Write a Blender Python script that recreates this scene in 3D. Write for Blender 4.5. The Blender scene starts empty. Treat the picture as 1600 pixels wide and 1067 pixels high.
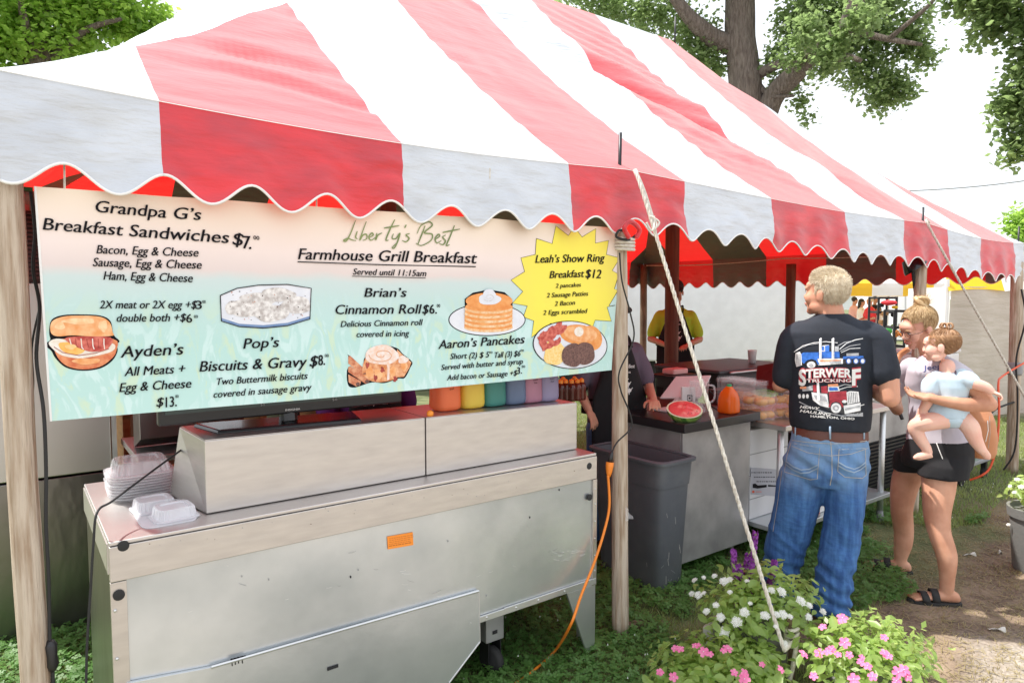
import bpy, bmesh, math, random
import numpy as np
from mathutils import Vector, Matrix, noise
from mathutils.bvhtree import BVHTree
from mathutils.geometry import tessellate_polygon
random.seed(7); rng = np.random.default_rng(7)
SC = bpy.context.scene; COL = SC.collection
PI = math.pi
# ---------------------------------------------------------------- camera
CAMH = 1.65; YAW = math.radians(53.5); PITCH = math.radians(3.65)
cam = bpy.data.objects.new('camera', bpy.data.cameras.new('camera')); COL.objects.link(cam)
cam.location = (0, 0, CAMH); cam.rotation_euler = (PI/2-PITCH, 0, YAW-PI/2)
cam.data.sensor_width = 36; cam.data.lens = 24.0075; cam.data.clip_end = 2000; cam.data.clip_start = .05
SC.camera = cam
# ---------------------------------------------------------------- sky, sun, exposure
SUN = Vector((-.30, .37, .90)).normalized()
w = bpy.data.worlds.new('World'); SC.world = w; w.use_nodes = True
nt = w.node_tree; bg = nt.nodes['Background']
sky = nt.nodes.new('ShaderNodeTexSky'); sky.sky_type = 'NISHITA'; sky.sun_disc = False
sky.sun_elevation = math.asin(SUN.z); sky.sun_rotation = math.atan2(SUN.x, SUN.y)
sky.dust_density = 3; sky.air_density = 1
veil = nt.nodes.new('ShaderNodeMixRGB'); veil.inputs[0].default_value = .78
veil.inputs[2].default_value = (8.8, 9.0, 9.5, 1)      # thin bright overcast over the blue
tcw = nt.nodes.new('ShaderNodeTexCoord'); nzw = nt.nodes.new('ShaderNodeTexNoise'); nzw.inputs['Scale'].default_value = 2.2; nzw.inputs['Detail'].default_value = 5
mr = nt.nodes.new('ShaderNodeMapRange'); mr.inputs[1].default_value = .3; mr.inputs[2].default_value = .7; mr.inputs[3].default_value = .74; mr.inputs[4].default_value = .98
nt.links.new(tcw.outputs['Generated'], nzw.inputs['Vector']); nt.links.new(nzw.outputs['Fac'], mr.inputs[0]); nt.links.new(mr.outputs[0], veil.inputs[0])
nt.links.new(sky.outputs[0], veil.inputs[1]); nt.links.new(veil.outputs[0], bg.inputs[0])
bg.inputs[1].default_value = .122
sl = bpy.data.lights.new('sun', 'SUN'); sl.energy = 4.9; sl.angle = math.radians(.7); sl.color = (1, .96, .9)
so = bpy.data.objects.new('sun', sl); COL.objects.link(so); so.rotation_euler = SUN.to_track_quat('Z', 'Y').to_euler(); so.location = (0, 8, 30)
vs = SC.view_settings; vs.view_transform = 'Standard'; vs.look = 'None'; vs.gamma = 1; vs.exposure = 0.5; vs.use_curve_mapping = False
SC.cycles.max_bounces = 10; SC.cycles.transparent_max_bounces = 24; SC.cycles.use_denoising = True

# ---------------------------------------------------------------- pixel of the photograph -> point on a real plane
RT = np.array([math.sin(YAW), -math.cos(YAW), 0]); FW = np.array([math.cos(YAW)*math.cos(PITCH), math.sin(YAW)*math.cos(PITCH), -math.sin(PITCH)])
UP = np.cross(RT, FW); EYE = np.array([0, 0, CAMH])
def ray(px, py): return RT*(px-800)/1067 - UP*(py-533.5)/1067 + FW
def gp(px, py, x=None, y=None, z=None):
    d = ray(px, py)
    t = (x/d[0]) if x is not None else (y/d[1]) if y is not None else ((z-CAMH)/d[2])
    return Vector(EYE+d*t)
def rp(px, py, D):                    # point at horizontal distance D
    d = ray(px, py); return Vector(EYE+d*(D/math.hypot(d[0], d[1])))

# ---------------------------------------------------------------- materials
MATS = {}
def mat(name, col, rough=.6, metal=0, col2=None, vs=6., vr=(.35, .65), st=(1, 1, 1), bump=0, bs=60., bst=None, spec=.5, trans=0, tcol=None, alpha=1, back=None, sss=0, glass=0, coat=0, detail=4, emit=0, sheen=0, rr=0, bd=.01):
    m = bpy.data.materials.new(name); m.use_nodes = True; n = m.node_tree; L = n.links.new
    b = n.nodes['Principled BSDF']; b.inputs['Roughness'].default_value = rough; b.inputs['Metallic'].default_value = metal
    b.inputs['Specular IOR Level'].default_value = spec; b.inputs['Coat Weight'].default_value = coat; b.inputs['Coat Roughness'].default_value = .5 if 'vinyl' in name else .05
    b.inputs['Sheen Weight'].default_value = sheen; b.inputs['Sheen Roughness'].default_value = .45
    c = (*col, 1); tc = n.nodes.new('ShaderNodeTexCoord')
    if col2 is None: col2 = tuple(v*.93 for v in col)
    mp = n.nodes.new('ShaderNodeMapping'); mp.inputs['Scale'].default_value = st; L(tc.outputs['Object'], mp.inputs[0])
    nz = n.nodes.new('ShaderNodeTexNoise'); nz.inputs['Scale'].default_value = vs; nz.inputs['Detail'].default_value = detail; L(mp.outputs[0], nz.inputs['Vector'])
    r = n.nodes.new('ShaderNodeMapRange'); r.inputs[1].default_value = vr[0]; r.inputs[2].default_value = vr[1]; L(nz.outputs['Fac'], r.inputs[0])
    mx = n.nodes.new('ShaderNodeMixRGB'); mx.inputs[1].default_value = c; mx.inputs[2].default_value = (*col2, 1); L(r.outputs[0], mx.inputs[0])
    out = mx.outputs[0]
    if rr:
        r2 = n.nodes.new('ShaderNodeMapRange'); r2.inputs[3].default_value = rough-rr; r2.inputs[4].default_value = rough+rr; L(nz.outputs['Fac'], r2.inputs[0]); L(r2.outputs[0], b.inputs['Roughness'])
    if back is not None:
        g = n.nodes.new('ShaderNodeNewGeometry'); m2 = n.nodes.new('ShaderNodeMixRGB'); L(g.outputs['Backfacing'], m2.inputs[0]); L(out, m2.inputs[1]); m2.inputs[2].default_value = (*back, 1); out = m2.outputs[0]
    L(out, b.inputs['Base Color'])
    if bump:
        mq = n.nodes.new('ShaderNodeMapping'); mq.inputs['Scale'].default_value = bst or st; L(tc.outputs['Object'], mq.inputs[0])
        nb = n.nodes.new('ShaderNodeTexNoise'); nb.inputs['Scale'].default_value = bs; nb.inputs['Detail'].default_value = 5; L(mq.outputs[0], nb.inputs['Vector'])
        bp = n.nodes.new('ShaderNodeBump'); bp.inputs['Strength'].default_value = bump; bp.inputs['Distance'].default_value = bd; L(nb.outputs['Fac'], bp.inputs['Height']); L(bp.outputs[0], b.inputs['Normal'])
    if trans:
        t = n.nodes.new('ShaderNodeBsdfTranslucent'); t.inputs[0].default_value = (*(tcol or col), 1)
        ms = n.nodes.new('ShaderNodeMixShader'); ms.inputs[0].default_value = trans; o = n.nodes['Material Output']
        L(b.outputs[0], ms.inputs[1]); L(t.outputs[0], ms.inputs[2]); L(ms.outputs[0], o.inputs[0])
    if sss: b.inputs['Subsurface Weight'].default_value = sss; b.inputs['Subsurface Radius'].default_value = (.03, .012, .006); b.inputs['Subsurface Scale'].default_value = .3
    if glass: b.inputs['Transmission Weight'].default_value = glass; b.inputs['IOR'].default_value = 1.4
    if alpha < 1: b.inputs['Alpha'].default_value = alpha
    if emit: b.inputs['Emission Color'].default_value = c; b.inputs['Emission Strength'].default_value = emit
    MATS[name] = m; return m
M = MATS
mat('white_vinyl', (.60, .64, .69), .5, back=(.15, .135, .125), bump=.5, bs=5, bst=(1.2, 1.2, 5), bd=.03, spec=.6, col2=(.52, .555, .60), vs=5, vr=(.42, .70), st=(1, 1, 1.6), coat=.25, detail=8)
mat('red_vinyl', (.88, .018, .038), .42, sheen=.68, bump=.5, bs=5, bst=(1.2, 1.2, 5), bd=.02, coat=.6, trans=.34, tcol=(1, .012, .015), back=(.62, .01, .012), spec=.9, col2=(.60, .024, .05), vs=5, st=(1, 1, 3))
mat('trim', (.86, .86, .84), .6)
mat('steel', (.66, .64, .63), .42, 1, col2=(.60, .57, .545), vs=2.2, vr=(.3, .7), bump=.08, bs=5, rr=.1, detail=7)
mat('steel_warm', (.60, .57, .54), .42, .88, col2=(.52, .485, .455), vs=9, st=(1, 1, 5), vr=(.35, .85), bump=.06, bs=8, detail=7, rr=.1)  # beige tint and stretched streaks paint a reflection into the steel colour
mat('galvanized', (.66, .69, .71), .34, .75, col2=(.43, .465, .48), vs=1.7, vr=(.40, .66), bump=.16, bs=2.6, bd=.035, detail=8, rr=.12)  # cloudy mottling; its darker tones also stand in for blurred reflections
mat('steel_dark', (.30, .29, .28), .3, 1, col2=(.18, .17, .165), vs=2, st=(1, 1, .5), bump=.35, bs=1.6, bd=.06, rr=.08)
mat('alu', (.72, .73, .73), .45, .9, bump=.05, bs=30)
mat('wood_pole', (.34, .24, .16), .85, col2=(.56, .47, .37), vs=9, st=(6, 6, .5), bump=.9, bs=22, bst=(5, 5, .35), vr=(.35, .6), detail=8)
mat('wood_red', (.11, .040, .022), .7, col2=(.17, .07, .035), vs=8, st=(5, 5, .5), bump=.5, bs=20, bst=(5, 5, .4))
mat('wood_crate', (.42, .22, .08), .7, col2=(.30, .14, .05), vs=8, st=(1, 1, 6))
mat('wood_brown', (.20, .14, .09), .85, col2=(.12, .08, .05), bump=.5)
mat('black_plastic', (.018, .018, .02), .35)
mat('black_gloss', (.012, .012, .014), .22, coat=.1)
mat('black_rubber', (.022, .022, .022), .75)
mat('black_matte', (.02, .02, .022), .8, bump=.2, bs=80)
mat('black_metal', (.035, .035, .038), .4, .6)
mat('grey_bin', (.105, .115, .13), .55, col2=(.15, .16, .17), vs=4, vr=(.45, .75), bump=.15, bs=40, detail=8)
mat('grey_panel', (.46, .46, .46), .42, .45, col2=(.30, .30, .305), vs=5, bump=.05, detail=8)
mat('white_plastic', (.78, .78, .77), .4)
mat('white_card', (.72, .73, .74), .7, col2=(.66, .67, .69), vs=2)
mat('grey_plastic', (.3, .31, .32), .5)
mat('orange_cord', (.85, .24, .02), .5)
mat('red_cord', (.75, .10, .03), .5)
mat('rope', (.72, .69, .62), .85, col2=(.55, .50, .42), vs=60, bump=.6, bs=300, bd=.003)
mat('rope_fleck', (.35, .16, .10), .85)
mat('print_black', (.009, .008, .011), .7, spec=.15); mat('sticker_ink', (.55, .16, .02), .6); mat('shell_white', (.86, .86, .90), .25, alpha=.62, spec=.8); mat('griddle_black', (.075, .08, .085), .42, .3, bump=.1, bs=12)
mat('print_white', (.80, .80, .78), .6)
mat('sticker', (.95, .30, .03), .5)
mat('clear_plastic', (.95, .95, .97), .06, alpha=.14, spec=.9, col2=(.9, .9, .92))
mat('clear_lid', (.92, .92, .95), .10, alpha=.30, spec=1, bump=.3, bs=60)
mat('donut', (.78, .38, .09), .6, col2=(.75, .45, .16), vs=20, bump=.4, bs=50)
for nm, c in dict(jug_orange=(.95, .20, .07), jug_yellow=(.90, .66, .09), jug_teal=(.06, .27, .23), jug_blue=(.14, .20, .32), jug_pink=(.42, .20, .28), jug_violet=(.30, .27, .42)).items():
    mat(nm, c, .42, col2=tuple(min(1, v*1.35+.01) for v in c), vs=4, vr=(.35, .75), trans=.25, sss=0)
mat('juice', (.92, .17, .015), .2, trans=.25, tcol=(1, .25, .02)); mat('green_cap', (.04, .42, .16), .4); mat('orange_cap', (.9, .3, .03), .4)
mat('syrup', (.07, .012, .006), .12, col2=(.16, .035, .02)); 
mat('melon_rind', (.06, .17, .03), .3, col2=(.27, .42, .10), vs=9, st=(1, 6, 1), vr=(.4, .55)); mat('melon_flesh', (.82, .10, .10), .3, col2=(.90, .34, .27), vs=22, vr=(.5, .7), bump=.3); mat('melon_white', (.75, .82, .58), .4)
mat('skin', (.62, .33, .22), .58, spec=.3, bump=.25, bs=160, bd=.0015, sss=.15, col2=(.56, .27, .18), vs=9, vr=(.3, .7)); mat('skin_fair', (.72, .42, .31), .58, spec=.3, bump=.2, bs=160, bd=.0015, sss=.15, col2=(.66, .34, .25), vs=8, vr=(.3, .7)); mat('skin_baby', (.80, .52, .41), .58, spec=.3, sss=.15, col2=(.78, .44, .35), vs=12); mat('skin_leg', (.66, .36, .24), .55, spec=.35, bump=.2, bs=120, bd=.0015, sss=.1, col2=(.48, .23, .14), vs=7)
mat('lips', (.55, .18, .15), .4); mat('eye', (.75, .74, .72), .2); mat('iris', (.05, .06, .08), .1); mat('brow', (.16, .09, .05), .8)
mat('hair_blond', (.80, .72, .57), .6, col2=(.56, .46, .32), vs=50, vr=(.3, .7)); mat('hair_gold', (.66, .49, .27), .5, col2=(.42, .27, .13), vs=55, vr=(.3, .7)); mat('hair_brown', (.46, .27, .14), .5, col2=(.30, .15, .07), vs=55, vr=(.3, .7)); mat('hair_dark', (.025, .018, .014), .5)
mat('shirt_navy', (.010, .013, .021), .85, bump=.25, bs=250, col2=(.017, .023, .036), bd=.002); mat('shirt_grey', (.52, .49, .54), .9, bump=.25, bs=250, bd=.002, col2=(.47, .44, .50)); mat('shirt_slate', (.13, .10, .14), .9, bump=.2, bs=200, bd=.002)
mat('baby_blue', (.52, .66, .74), .9, bump=.25, bs=200, bd=.002, col2=(.47, .60, .70)); mat('lime', (.50, .82, .05), .8); mat('purple', (.12, .02, .18), .8); mat('black_cloth', (.010, .010, .012), .9, bump=.2, bs=200, bd=.002)
mat('leather', (.12, .04, .025), .5, bump=.2); mat('tan_leather', (.52, .22, .10), .5, bump=.2, bs=90, bd=.003); mat('stitch', (.42, .40, .36), .8); mat('denim_light', (.30, .40, .52), .9)
mat('yellow_vinyl', (.90, .62, .02), .5, back=(.8, .5, .02), trans=.3, tcol=(.95, .6, .02)); mat('white_canvas', (.82, .82, .82), .6, trans=.2, tcol=(.9, .9, .9))
mat('beige_canvas', (.58, .52, .45), .8, col2=(.50, .44, .375), vs=2, bump=.5, bs=3, bst=(1, 1, 4), bd=.05, detail=6)
mat('trailer_white', (.83, .85, .88), .4); mat('red_shirt', (.7, .03, .04), .8); mat('green_plastic', (.08, .55, .10), .5); mat('orange_plastic', (.9, .3, .05), .5); mat('asphalt', (.33, .31, .29), .9)
mat('terracotta', (.20, .20, .19), .7, bump=.2); mat('bark', (.20, .165, .14), .95, col2=(.11, .085, .07), vs=7, st=(3, 3, .6), bump=1, bs=12, bst=(3, 3, .5), bd=.08, detail=10); mat('wire', (.30, .32, .34), .5)
mat('styrofoam_pink', (.80, .45, .42), .7); mat('maroon_metal', (.09, .035, .035), .4, .5); mat('litter', (.6, .58, .53), .8)
def leafmat(n, c, c2, tr=.35, rough=.5):
    mat(n, c, rough, col2=c2, vs=1.3, vr=(.35, .65), trans=tr, tcol=tuple(min(1, v*2.2) for v in c2), detail=8)
leafmat('leaf_oak', (.085, .135, .05), (.17, .235, .09), .5); leafmat('leaf_maple', (.11, .21, .035), (.25, .37, .07), .5); leafmat('leaf_bed', (.14, .26, .045), (.36, .44, .15), .4, .38)
leafmat('clover', (.075, .17, .04), (.14, .27, .07), .35); leafmat('grass', (.12, .20, .05), (.27, .32, .11), .3); leafmat('dry_grass', (.33, .27, .12), (.24, .20, .10), .2)
mat('petal_white', (.85, .86, .82), .7, trans=.2, tcol=(.8, .8, .75)); mat('petal_pink', (.80, .14, .36), .6, trans=.25, tcol=(.9, .2, .45), col2=(.85, .28, .48)); mat('petal_purple', (.27, .05, .33), .6, trans=.2, tcol=(.5, .1, .6))
# denim: blue weave fading to pale on seat and thighs (wear keyed to the height on the garment)
def denim():
    m = mat('denim', (.026, .085, .25), .9, col2=(.06, .17, .40), vs=40, st=(1, 1, .12), bump=.5, bs=22, bst=(1, 1, 2.0), bd=.012)
    n = m.node_tree; L = n.links.new; b = n.nodes['Principled BSDF']
    src = b.inputs['Base Color'].links[0].from_socket
    tc = n.nodes.new('ShaderNodeTexCoord'); sp = n.nodes.new('ShaderNodeSeparateXYZ'); L(tc.outputs['Object'], sp.inputs[0])
    nz = n.nodes.new('ShaderNodeTexNoise'); nz.inputs['Scale'].default_value = 6; nz.inputs['Detail'].default_value = 6; L(tc.outputs['Object'], nz.inputs['Vector'])
    ad = n.nodes.new('ShaderNodeMath'); ad.operation = 'MULTIPLY_ADD'; ad.inputs[1].default_value = .45; L(nz.outputs['Fac'], ad.inputs[0]); L(sp.outputs['Z'], ad.inputs[2])
    rr = n.nodes.new('ShaderNodeMapRange'); rr.inputs[1].default_value = .86; rr.inputs[2].default_value = 1.14; rr.inputs[3].default_value = 0; rr.inputs[4].default_value = .55; L(ad.outputs[0], rr.inputs[0])
    mx = n.nodes.new('ShaderNodeMixRGB'); mx.inputs[2].default_value = (.27, .42, .58, 1); L(rr.outputs[0], mx.inputs[0]); L(src, mx.inputs[1]); L(mx.outputs[0], b.inputs['Base Color'])
denim()

# ---------------------------------------------------------------- objects
def link(o): COL.objects.link(o); return o
def tag(o, label=None, cat=None, group=None, kind=None):
    for k, v in (('label', label), ('category', cat), ('group', group), ('kind', kind)):
        if v: o[k] = v
    return o
def thing(name, label, cat, loc=(0, 0, 0), group=None):
    o = bpy.data.objects.new(name, None); o.empty_display_size = .1; o.location = loc; link(o); return tag(o, label, cat, group)
class MB:
    def __init__(s): s.v = []; s.f = []; s.m = []; s.mi = 0
    def add(s, V, F, mi=None):
        k = len(s.v); s.v += [tuple(p) for p in V]; s.f += [tuple(i+k for i in f) for f in F]; s.m += [s.mi if mi is None else mi]*len(F); return s
    def box(s, x0, x1, y0, y1, z0, z1, R=None, o=(0, 0, 0)):
        V = [(x, y, z) for z in (z0, z1) for y in (y0, y1) for x in (x0, x1)]
        if R is not None: V = [R @ Vector(p)+Vector(o) for p in V]
        return s.add(V, [(0, 2, 3, 1), (4, 5, 7, 6), (0, 1, 5, 4), (2, 6, 7, 3), (0, 4, 6, 2), (1, 3, 7, 5)])
    def hexa(s, V): return s.add(V, [(0, 2, 3, 1), (4, 5, 7, 6), (0, 1, 5, 4), (2, 6, 7, 3), (0, 4, 6, 2), (1, 3, 7, 5)])
    def tube(s, P, r, n=8, cap=True):
        P = [Vector(p) for p in P]; m = len(P); rs = r if hasattr(r, '__len__') else [r]*m; V = []; F = []
        T = [(P[min(i+1, m-1)]-P[max(i-1, 0)]).normalized() for i in range(m)]
        a = T[0].orthogonal().normalized()
        for i in range(m):
            a = (a-T[i]*a.dot(T[i])); a = a.normalized() if a.length > 1e-6 else T[i].orthogonal().normalized(); b = T[i].cross(a)
            V += [P[i]+(a*math.cos(2*PI*k/n)+b*math.sin(2*PI*k/n))*rs[i] for k in range(n)]
        for i in range(m-1):
            for k in range(n): F.append((i*n+k, i*n+(k+1) % n, (i+1)*n+(k+1) % n, (i+1)*n+k))
        if cap: F += [tuple(range(n))[::-1], tuple((m-1)*n+k for k in range(n))]
        return s.add(V, F)
    def loft(s, rings, cap=True):
        n = len(rings[0]); V = [p for r in rings for p in r]; F = []
        for i in range(len(rings)-1):
            for k in range(n): F.append((i*n+k, i*n+(k+1) % n, (i+1)*n+(k+1) % n, (i+1)*n+k))
        if cap: F += [tuple(range(n))[::-1], tuple((len(rings)-1)*n+k for k in range(n))]
        return s.add(V, F)
    def lathe(s, prof, c=(0, 0, 0), n=20, ax=None):
        R = Matrix.Identity(3) if ax is None else Vector(ax).to_track_quat('Z', 'Y').to_matrix()
        rings = [[R @ Vector((r*math.cos(2*PI*k/n), r*math.sin(2*PI*k/n), z))+Vector(c) for k in range(n)] for r, z in prof]
        return s.loft(rings)
    def ell(s, c, r, R=None, n=16, m=10):
        R = R or Matrix.Identity(3); V = []; F = []
        for j in range(1, m):
            t = PI*j/m
            V += [R @ Vector((r[0]*math.sin(t)*math.cos(2*PI*k/n), r[1]*math.sin(t)*math.sin(2*PI*k/n), -r[2]*math.cos(t)))+Vector(c) for k in range(n)]
        b = len(V); V += [R @ Vector((0, 0, -r[2]))+Vector(c), R @ Vector((0, 0, r[2]))+Vector(c)]
        for j in range(m-2):
            for k in range(n): F.append((j*n+k, j*n+(k+1) % n, (j+1)*n+(k+1) % n, (j+1)*n+k))
        for k in range(n): F.append((b, (k+1) % n, k)); F.append((b+1, (m-2)*n+k, (m-2)*n+(k+1) % n))
        return s.add(V, F)
    def grid(s, fn, nu, nv):
        V = [fn(i/nu, j/nv) for j in range(nv+1) for i in range(nu+1)]
        return s.add(V, [(j*(nu+1)+i, j*(nu+1)+i+1, (j+1)*(nu+1)+i+1, (j+1)*(nu+1)+i) for j in range(nv) for i in range(nu)])
    def poly(s, P, d=None):               # flat polygon; with d extruded by vector d
        P = [Vector(p) for p in P]; n = len(P)
        if d is None: return s.add(P, [tuple(range(n))])
        d = Vector(d); return s.add(P+[p+d for p in P], [tuple(range(n))[::-1], tuple(range(n, 2*n))]+[(k, (k+1) % n, (k+1) % n+n, k+n) for k in range(n)])
    def xf(s, Mx): s.v = [tuple(Mx @ Vector(p)) for p in s.v]; return s
    def mesh(s, name, mt, smooth=False):
        me = bpy.data.meshes.new(name); me.from_pydata(s.v, [], s.f)
        for q in (mt if isinstance(mt, (list, tuple)) else [mt]): me.materials.append(M[q])
        if isinstance(mt, (list, tuple)): me.polygons.foreach_set('material_index', s.m)
        if smooth: me.polygons.foreach_set('use_smooth', [True]*len(me.polygons))
        me.update(); return me
    def obj(s, name, mt, par=None, smooth=False, bev=0, auto=0):
        o = put(name, s.mesh(name, mt, smooth), par)
        if bev: b = o.modifiers.new('b', 'BEVEL'); b.width = bev; b.segments = 2; b.limit_method = 'ANGLE'; b.angle_limit = .7
        if auto: sharp(o.data, auto)
        return o
def sharp(me, deg=35):
    bm = bmesh.new(); bm.from_mesh(me)
    for e in bm.edges: e.smooth = not (len(e.link_faces) == 2 and e.calc_face_angle(0) > math.radians(deg))
    for f in bm.faces: f.smooth = True
    bm.to_mesh(me); bm.free()
def put(name, me, par=None):
    o = link(bpy.data.objects.new(name, me))
    if par is not None:
        o.parent = par
        if par.type == 'EMPTY': o.matrix_parent_inverse = Matrix.Translation(-par.location)
    return o
def dup(o, par=None, off=None, rz=0, label=None):
    c = o.copy(); link(c)
    if par is not None: c.parent = par
    for ch in list(o.children): dup(ch, c)
    if off is not None: c.location = o.location+Vector(off); c.rotation_euler.z += rz
    if label: c['label'] = label
    return c
def struct(o): o['kind'] = 'structure'; return o
def fix_normals(me):
    bm = bmesh.new(); bm.from_mesh(me); bmesh.ops.recalc_face_normals(bm, faces=bm.faces); bm.to_mesh(me); bm.free()
def remesh(mb, vox=.006, it=4, disp=None, dec=0):     # union of closed shapes -> one continuous smooth mesh
    me = bpy.data.meshes.new('t'); me.from_pydata(mb.v, [], mb.f); fix_normals(me); o = bpy.data.objects.new('t', me); link(o)
    r = o.modifiers.new('r', 'REMESH'); r.mode = 'VOXEL'; r.voxel_size = vox
    sm = o.modifiers.new('s', 'SMOOTH'); sm.iterations = it; sm.factor = .5
    dg = bpy.context.evaluated_depsgraph_get(); m2 = bpy.data.meshes.new_from_object(o.evaluated_get(dg)); bpy.data.objects.remove(o); bpy.data.meshes.remove(me)
    if disp:
        n = len(m2.vertices); co = np.empty(n*3); no = np.empty(n*3); m2.vertices.foreach_get('co', co); m2.vertices.foreach_get('normal', no)
        co = co.reshape(-1, 3); no = no.reshape(-1, 3); d = np.array([disp(Vector(c), Vector(k)) for c, k in zip(co, no)]); co += no*d[:, None]; m2.vertices.foreach_set('co', co.ravel())
    m2.polygons.foreach_set('use_smooth', [True]*len(m2.polygons)); m2.materials.clear(); m2.update(); return m2
def body(name, mb, mt, par, vox=.006, it=4, disp=None):
    me = remesh(mb, vox, it, disp); me.name = name; me.materials.append(M[mt]); return put(name, me, par)
def bvh(o): 
    me = o.data; return BVHTree.FromPolygons([v.co[:] for v in me.vertices], [p.vertices[:] for p in me.polygons])
# ---------------------------------------------------------------- flat drawings given in photo pixels, laid on a real surface
TXT = {}
def text2d(body_, shear=.0, bold=.0, sp=1.0):
    k = (body_, shear, bold, sp)
    if k in TXT: return TXT[k]
    cu = bpy.data.curves.new('t', 'FONT'); cu.body = body_; cu.size = 1; cu.shear = shear; cu.offset = bold; cu.space_character = sp; cu.resolution_u = 3
    o = bpy.data.objects.new('t', cu); link(o); dg = bpy.context.evaluated_depsgraph_get(); me = bpy.data.meshes.new_from_object(o.evaluated_get(dg))
    V = np.array([v.co[:2] for v in me.vertices]); F = [tuple(p.vertices) for p in me.polygons]; bpy.data.objects.remove(o); bpy.data.curves.remove(cu); bpy.data.meshes.remove(me)
    TXT[k] = (V, F); return V, F
def sub(V, F, mx):                       # triangulate + split long edges (for wrapping on curved cloth)
    bm = bmesh.new(); vv = [bm.verts.new((p[0], p[1], 0)) for p in V]
    for f in F:
        try: bm.faces.new([vv[i] for i in f])
        except ValueError: pass
    bmesh.ops.triangulate(bm, faces=bm.faces)
    for _ in range(4):
        E = [e for e in bm.edges if e.calc_length() > mx]
        if not E: break
        bmesh.ops.subdivide_edges(bm, edges=E, cuts=1); bmesh.ops.triangulate(bm, faces=[f for f in bm.faces if len(f.verts) > 3])
    bm.verts.index_update(); V = [v.co[:2] for v in bm.verts]; F = [tuple(v.index for v in f.verts) for f in bm.faces]; bm.free(); return V, F
class Decal:                             # collects px-space shapes; surf(px,py,h) -> world point raised by h
    def __init__(s, surf, mx=0, lift=.0006): s.surf = surf; s.mx = mx; s.lift = lift; s.V = []; s.F = []; s.m = []; s.mats = []; s.lay = 1
    def mi(s, m):
        if m not in s.mats: s.mats.append(m)
        return s.mats.index(m)
    def raw(s, V, F, m, lay=None):
        if s.mx: V, F = sub(V, F, s.mx)
        lay = s.lay if lay is None else lay; k = len(s.V); P = [s.surf(p[0], p[1], s.lift*lay) for p in V]; s.V += P
        for f in F:
            if all(P[i] is not None for i in f): s.F.append(tuple(i+k for i in f)); s.m.append(s.mi(m))
    def poly(s, P, m, lay=None): s.raw(P, [tuple(range(len(P)))] if len(P) < 5 else [tuple(t) for t in tessellate_polygon([[Vector((p[0], p[1], 0)) for p in P]])], m, lay)
    def ell(s, cx, cy, rx, ry, m, rot=0, lay=None, n=24, wob=0):
        c, q = math.cos(rot), math.sin(rot); P = []
        for k in range(n):
            a = 2*PI*k/n; r = 1+wob*math.sin(a*3+cx)+wob*.7*math.sin(a*5+cy); x, y = rx*r*math.cos(a), ry*r*math.sin(a); P.append((cx+x*c-y*q, cy+x*q+y*c))
        s.poly(P, m, lay)
    def line(s, P, wd, m, lay=None):
        P = [np.array(p, float) for p in P]; L_, R_ = [], []
        for i, p in enumerate(P):
            t = P[min(i+1, len(P)-1)]-P[max(i-1, 0)]; t = t/(np.hypot(*t)+1e-9); n_ = np.array([-t[1], t[0]]); ww = wd[i] if hasattr(wd, '__len__') else wd
            L_.append(p+n_*ww/2); R_.append(p-n_*ww/2)
        n = len(P); s.raw(L_+R_, [(i, i+1, n+i+1, n+i) for i in range(n-1)], m, lay)
    def text(s, t, x0, y0, x1, y1, h, m='print_black', shear=.22, bold=.012, lay=None, arch=0):    # baseline from (x0,y0) to (x1,y1), cap height h px
        if .005 < bold < .03:          # a heavier stroke: the same letters struck three times, a hair apart
            for i, o in enumerate((-1, 1, 0)): s.text(t, x0+o*h*.024, y0, x1+o*h*.024, y1, h, m, shear, 0, (lay or s.lay)+i*.12, arch)
            return
        V, F = text2d(t, 0, bold); V = V.copy(); a, b = V[:, 0].min(), V[:, 0].max(); u = (V[:, 0]-a)/(b-a); q = V[:, 1]/.73
        X = x0+(x1-x0)*u+shear*q*h; Y = y0+(y1-y0)*u-q*h-arch*4*u*(1-u); s.raw(np.stack([X, Y], 1), F, m, lay)
    def obj(s, name, par, thick=0):
        V = [p if p is not None else (0, 0, 0) for p in s.V]; me = bpy.data.meshes.new(name); me.from_pydata([tuple(p) for p in V], [], s.F)
        for q in s.mats: me.materials.append(M[q])
        me.polygons.foreach_set('material_index', s.m); me.update()
        bm = bmesh.new(); bm.from_mesh(me); bmesh.ops.delete(bm, geom=[v for v in bm.verts if not v.link_faces], context='VERTS'); bm.to_mesh(me); bm.free()
        return put(name, me, par)
def on_bvh(tree, far=0):
    def f(px, py, h):
        d = Vector(ray(px, py)).normalized(); hit = tree.ray_cast(Vector(EYE), d)
        if hit[0] is None: return None
        n = hit[1]; n = -n if n.dot(d) > 0 else n; return hit[0]+n*h-d*h
    return f
def smooth_path(P, n=8):                 # Catmull-Rom
    P = [Vector(p) for p in P]; Q = [P[0]]+P+[P[-1]]; out = []
    for i in range(1, len(Q)-2):
        for k in range(n):
            t = k/n; a, b, c, d = Q[i-1], Q[i], Q[i+1], Q[i+2]
            out.append(.5*((2*b)+(c-a)*t+(2*a-5*b+4*c-d)*t*t+(3*b-a-3*c+d)*t**3))
    return out+[P[-1]]
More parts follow.
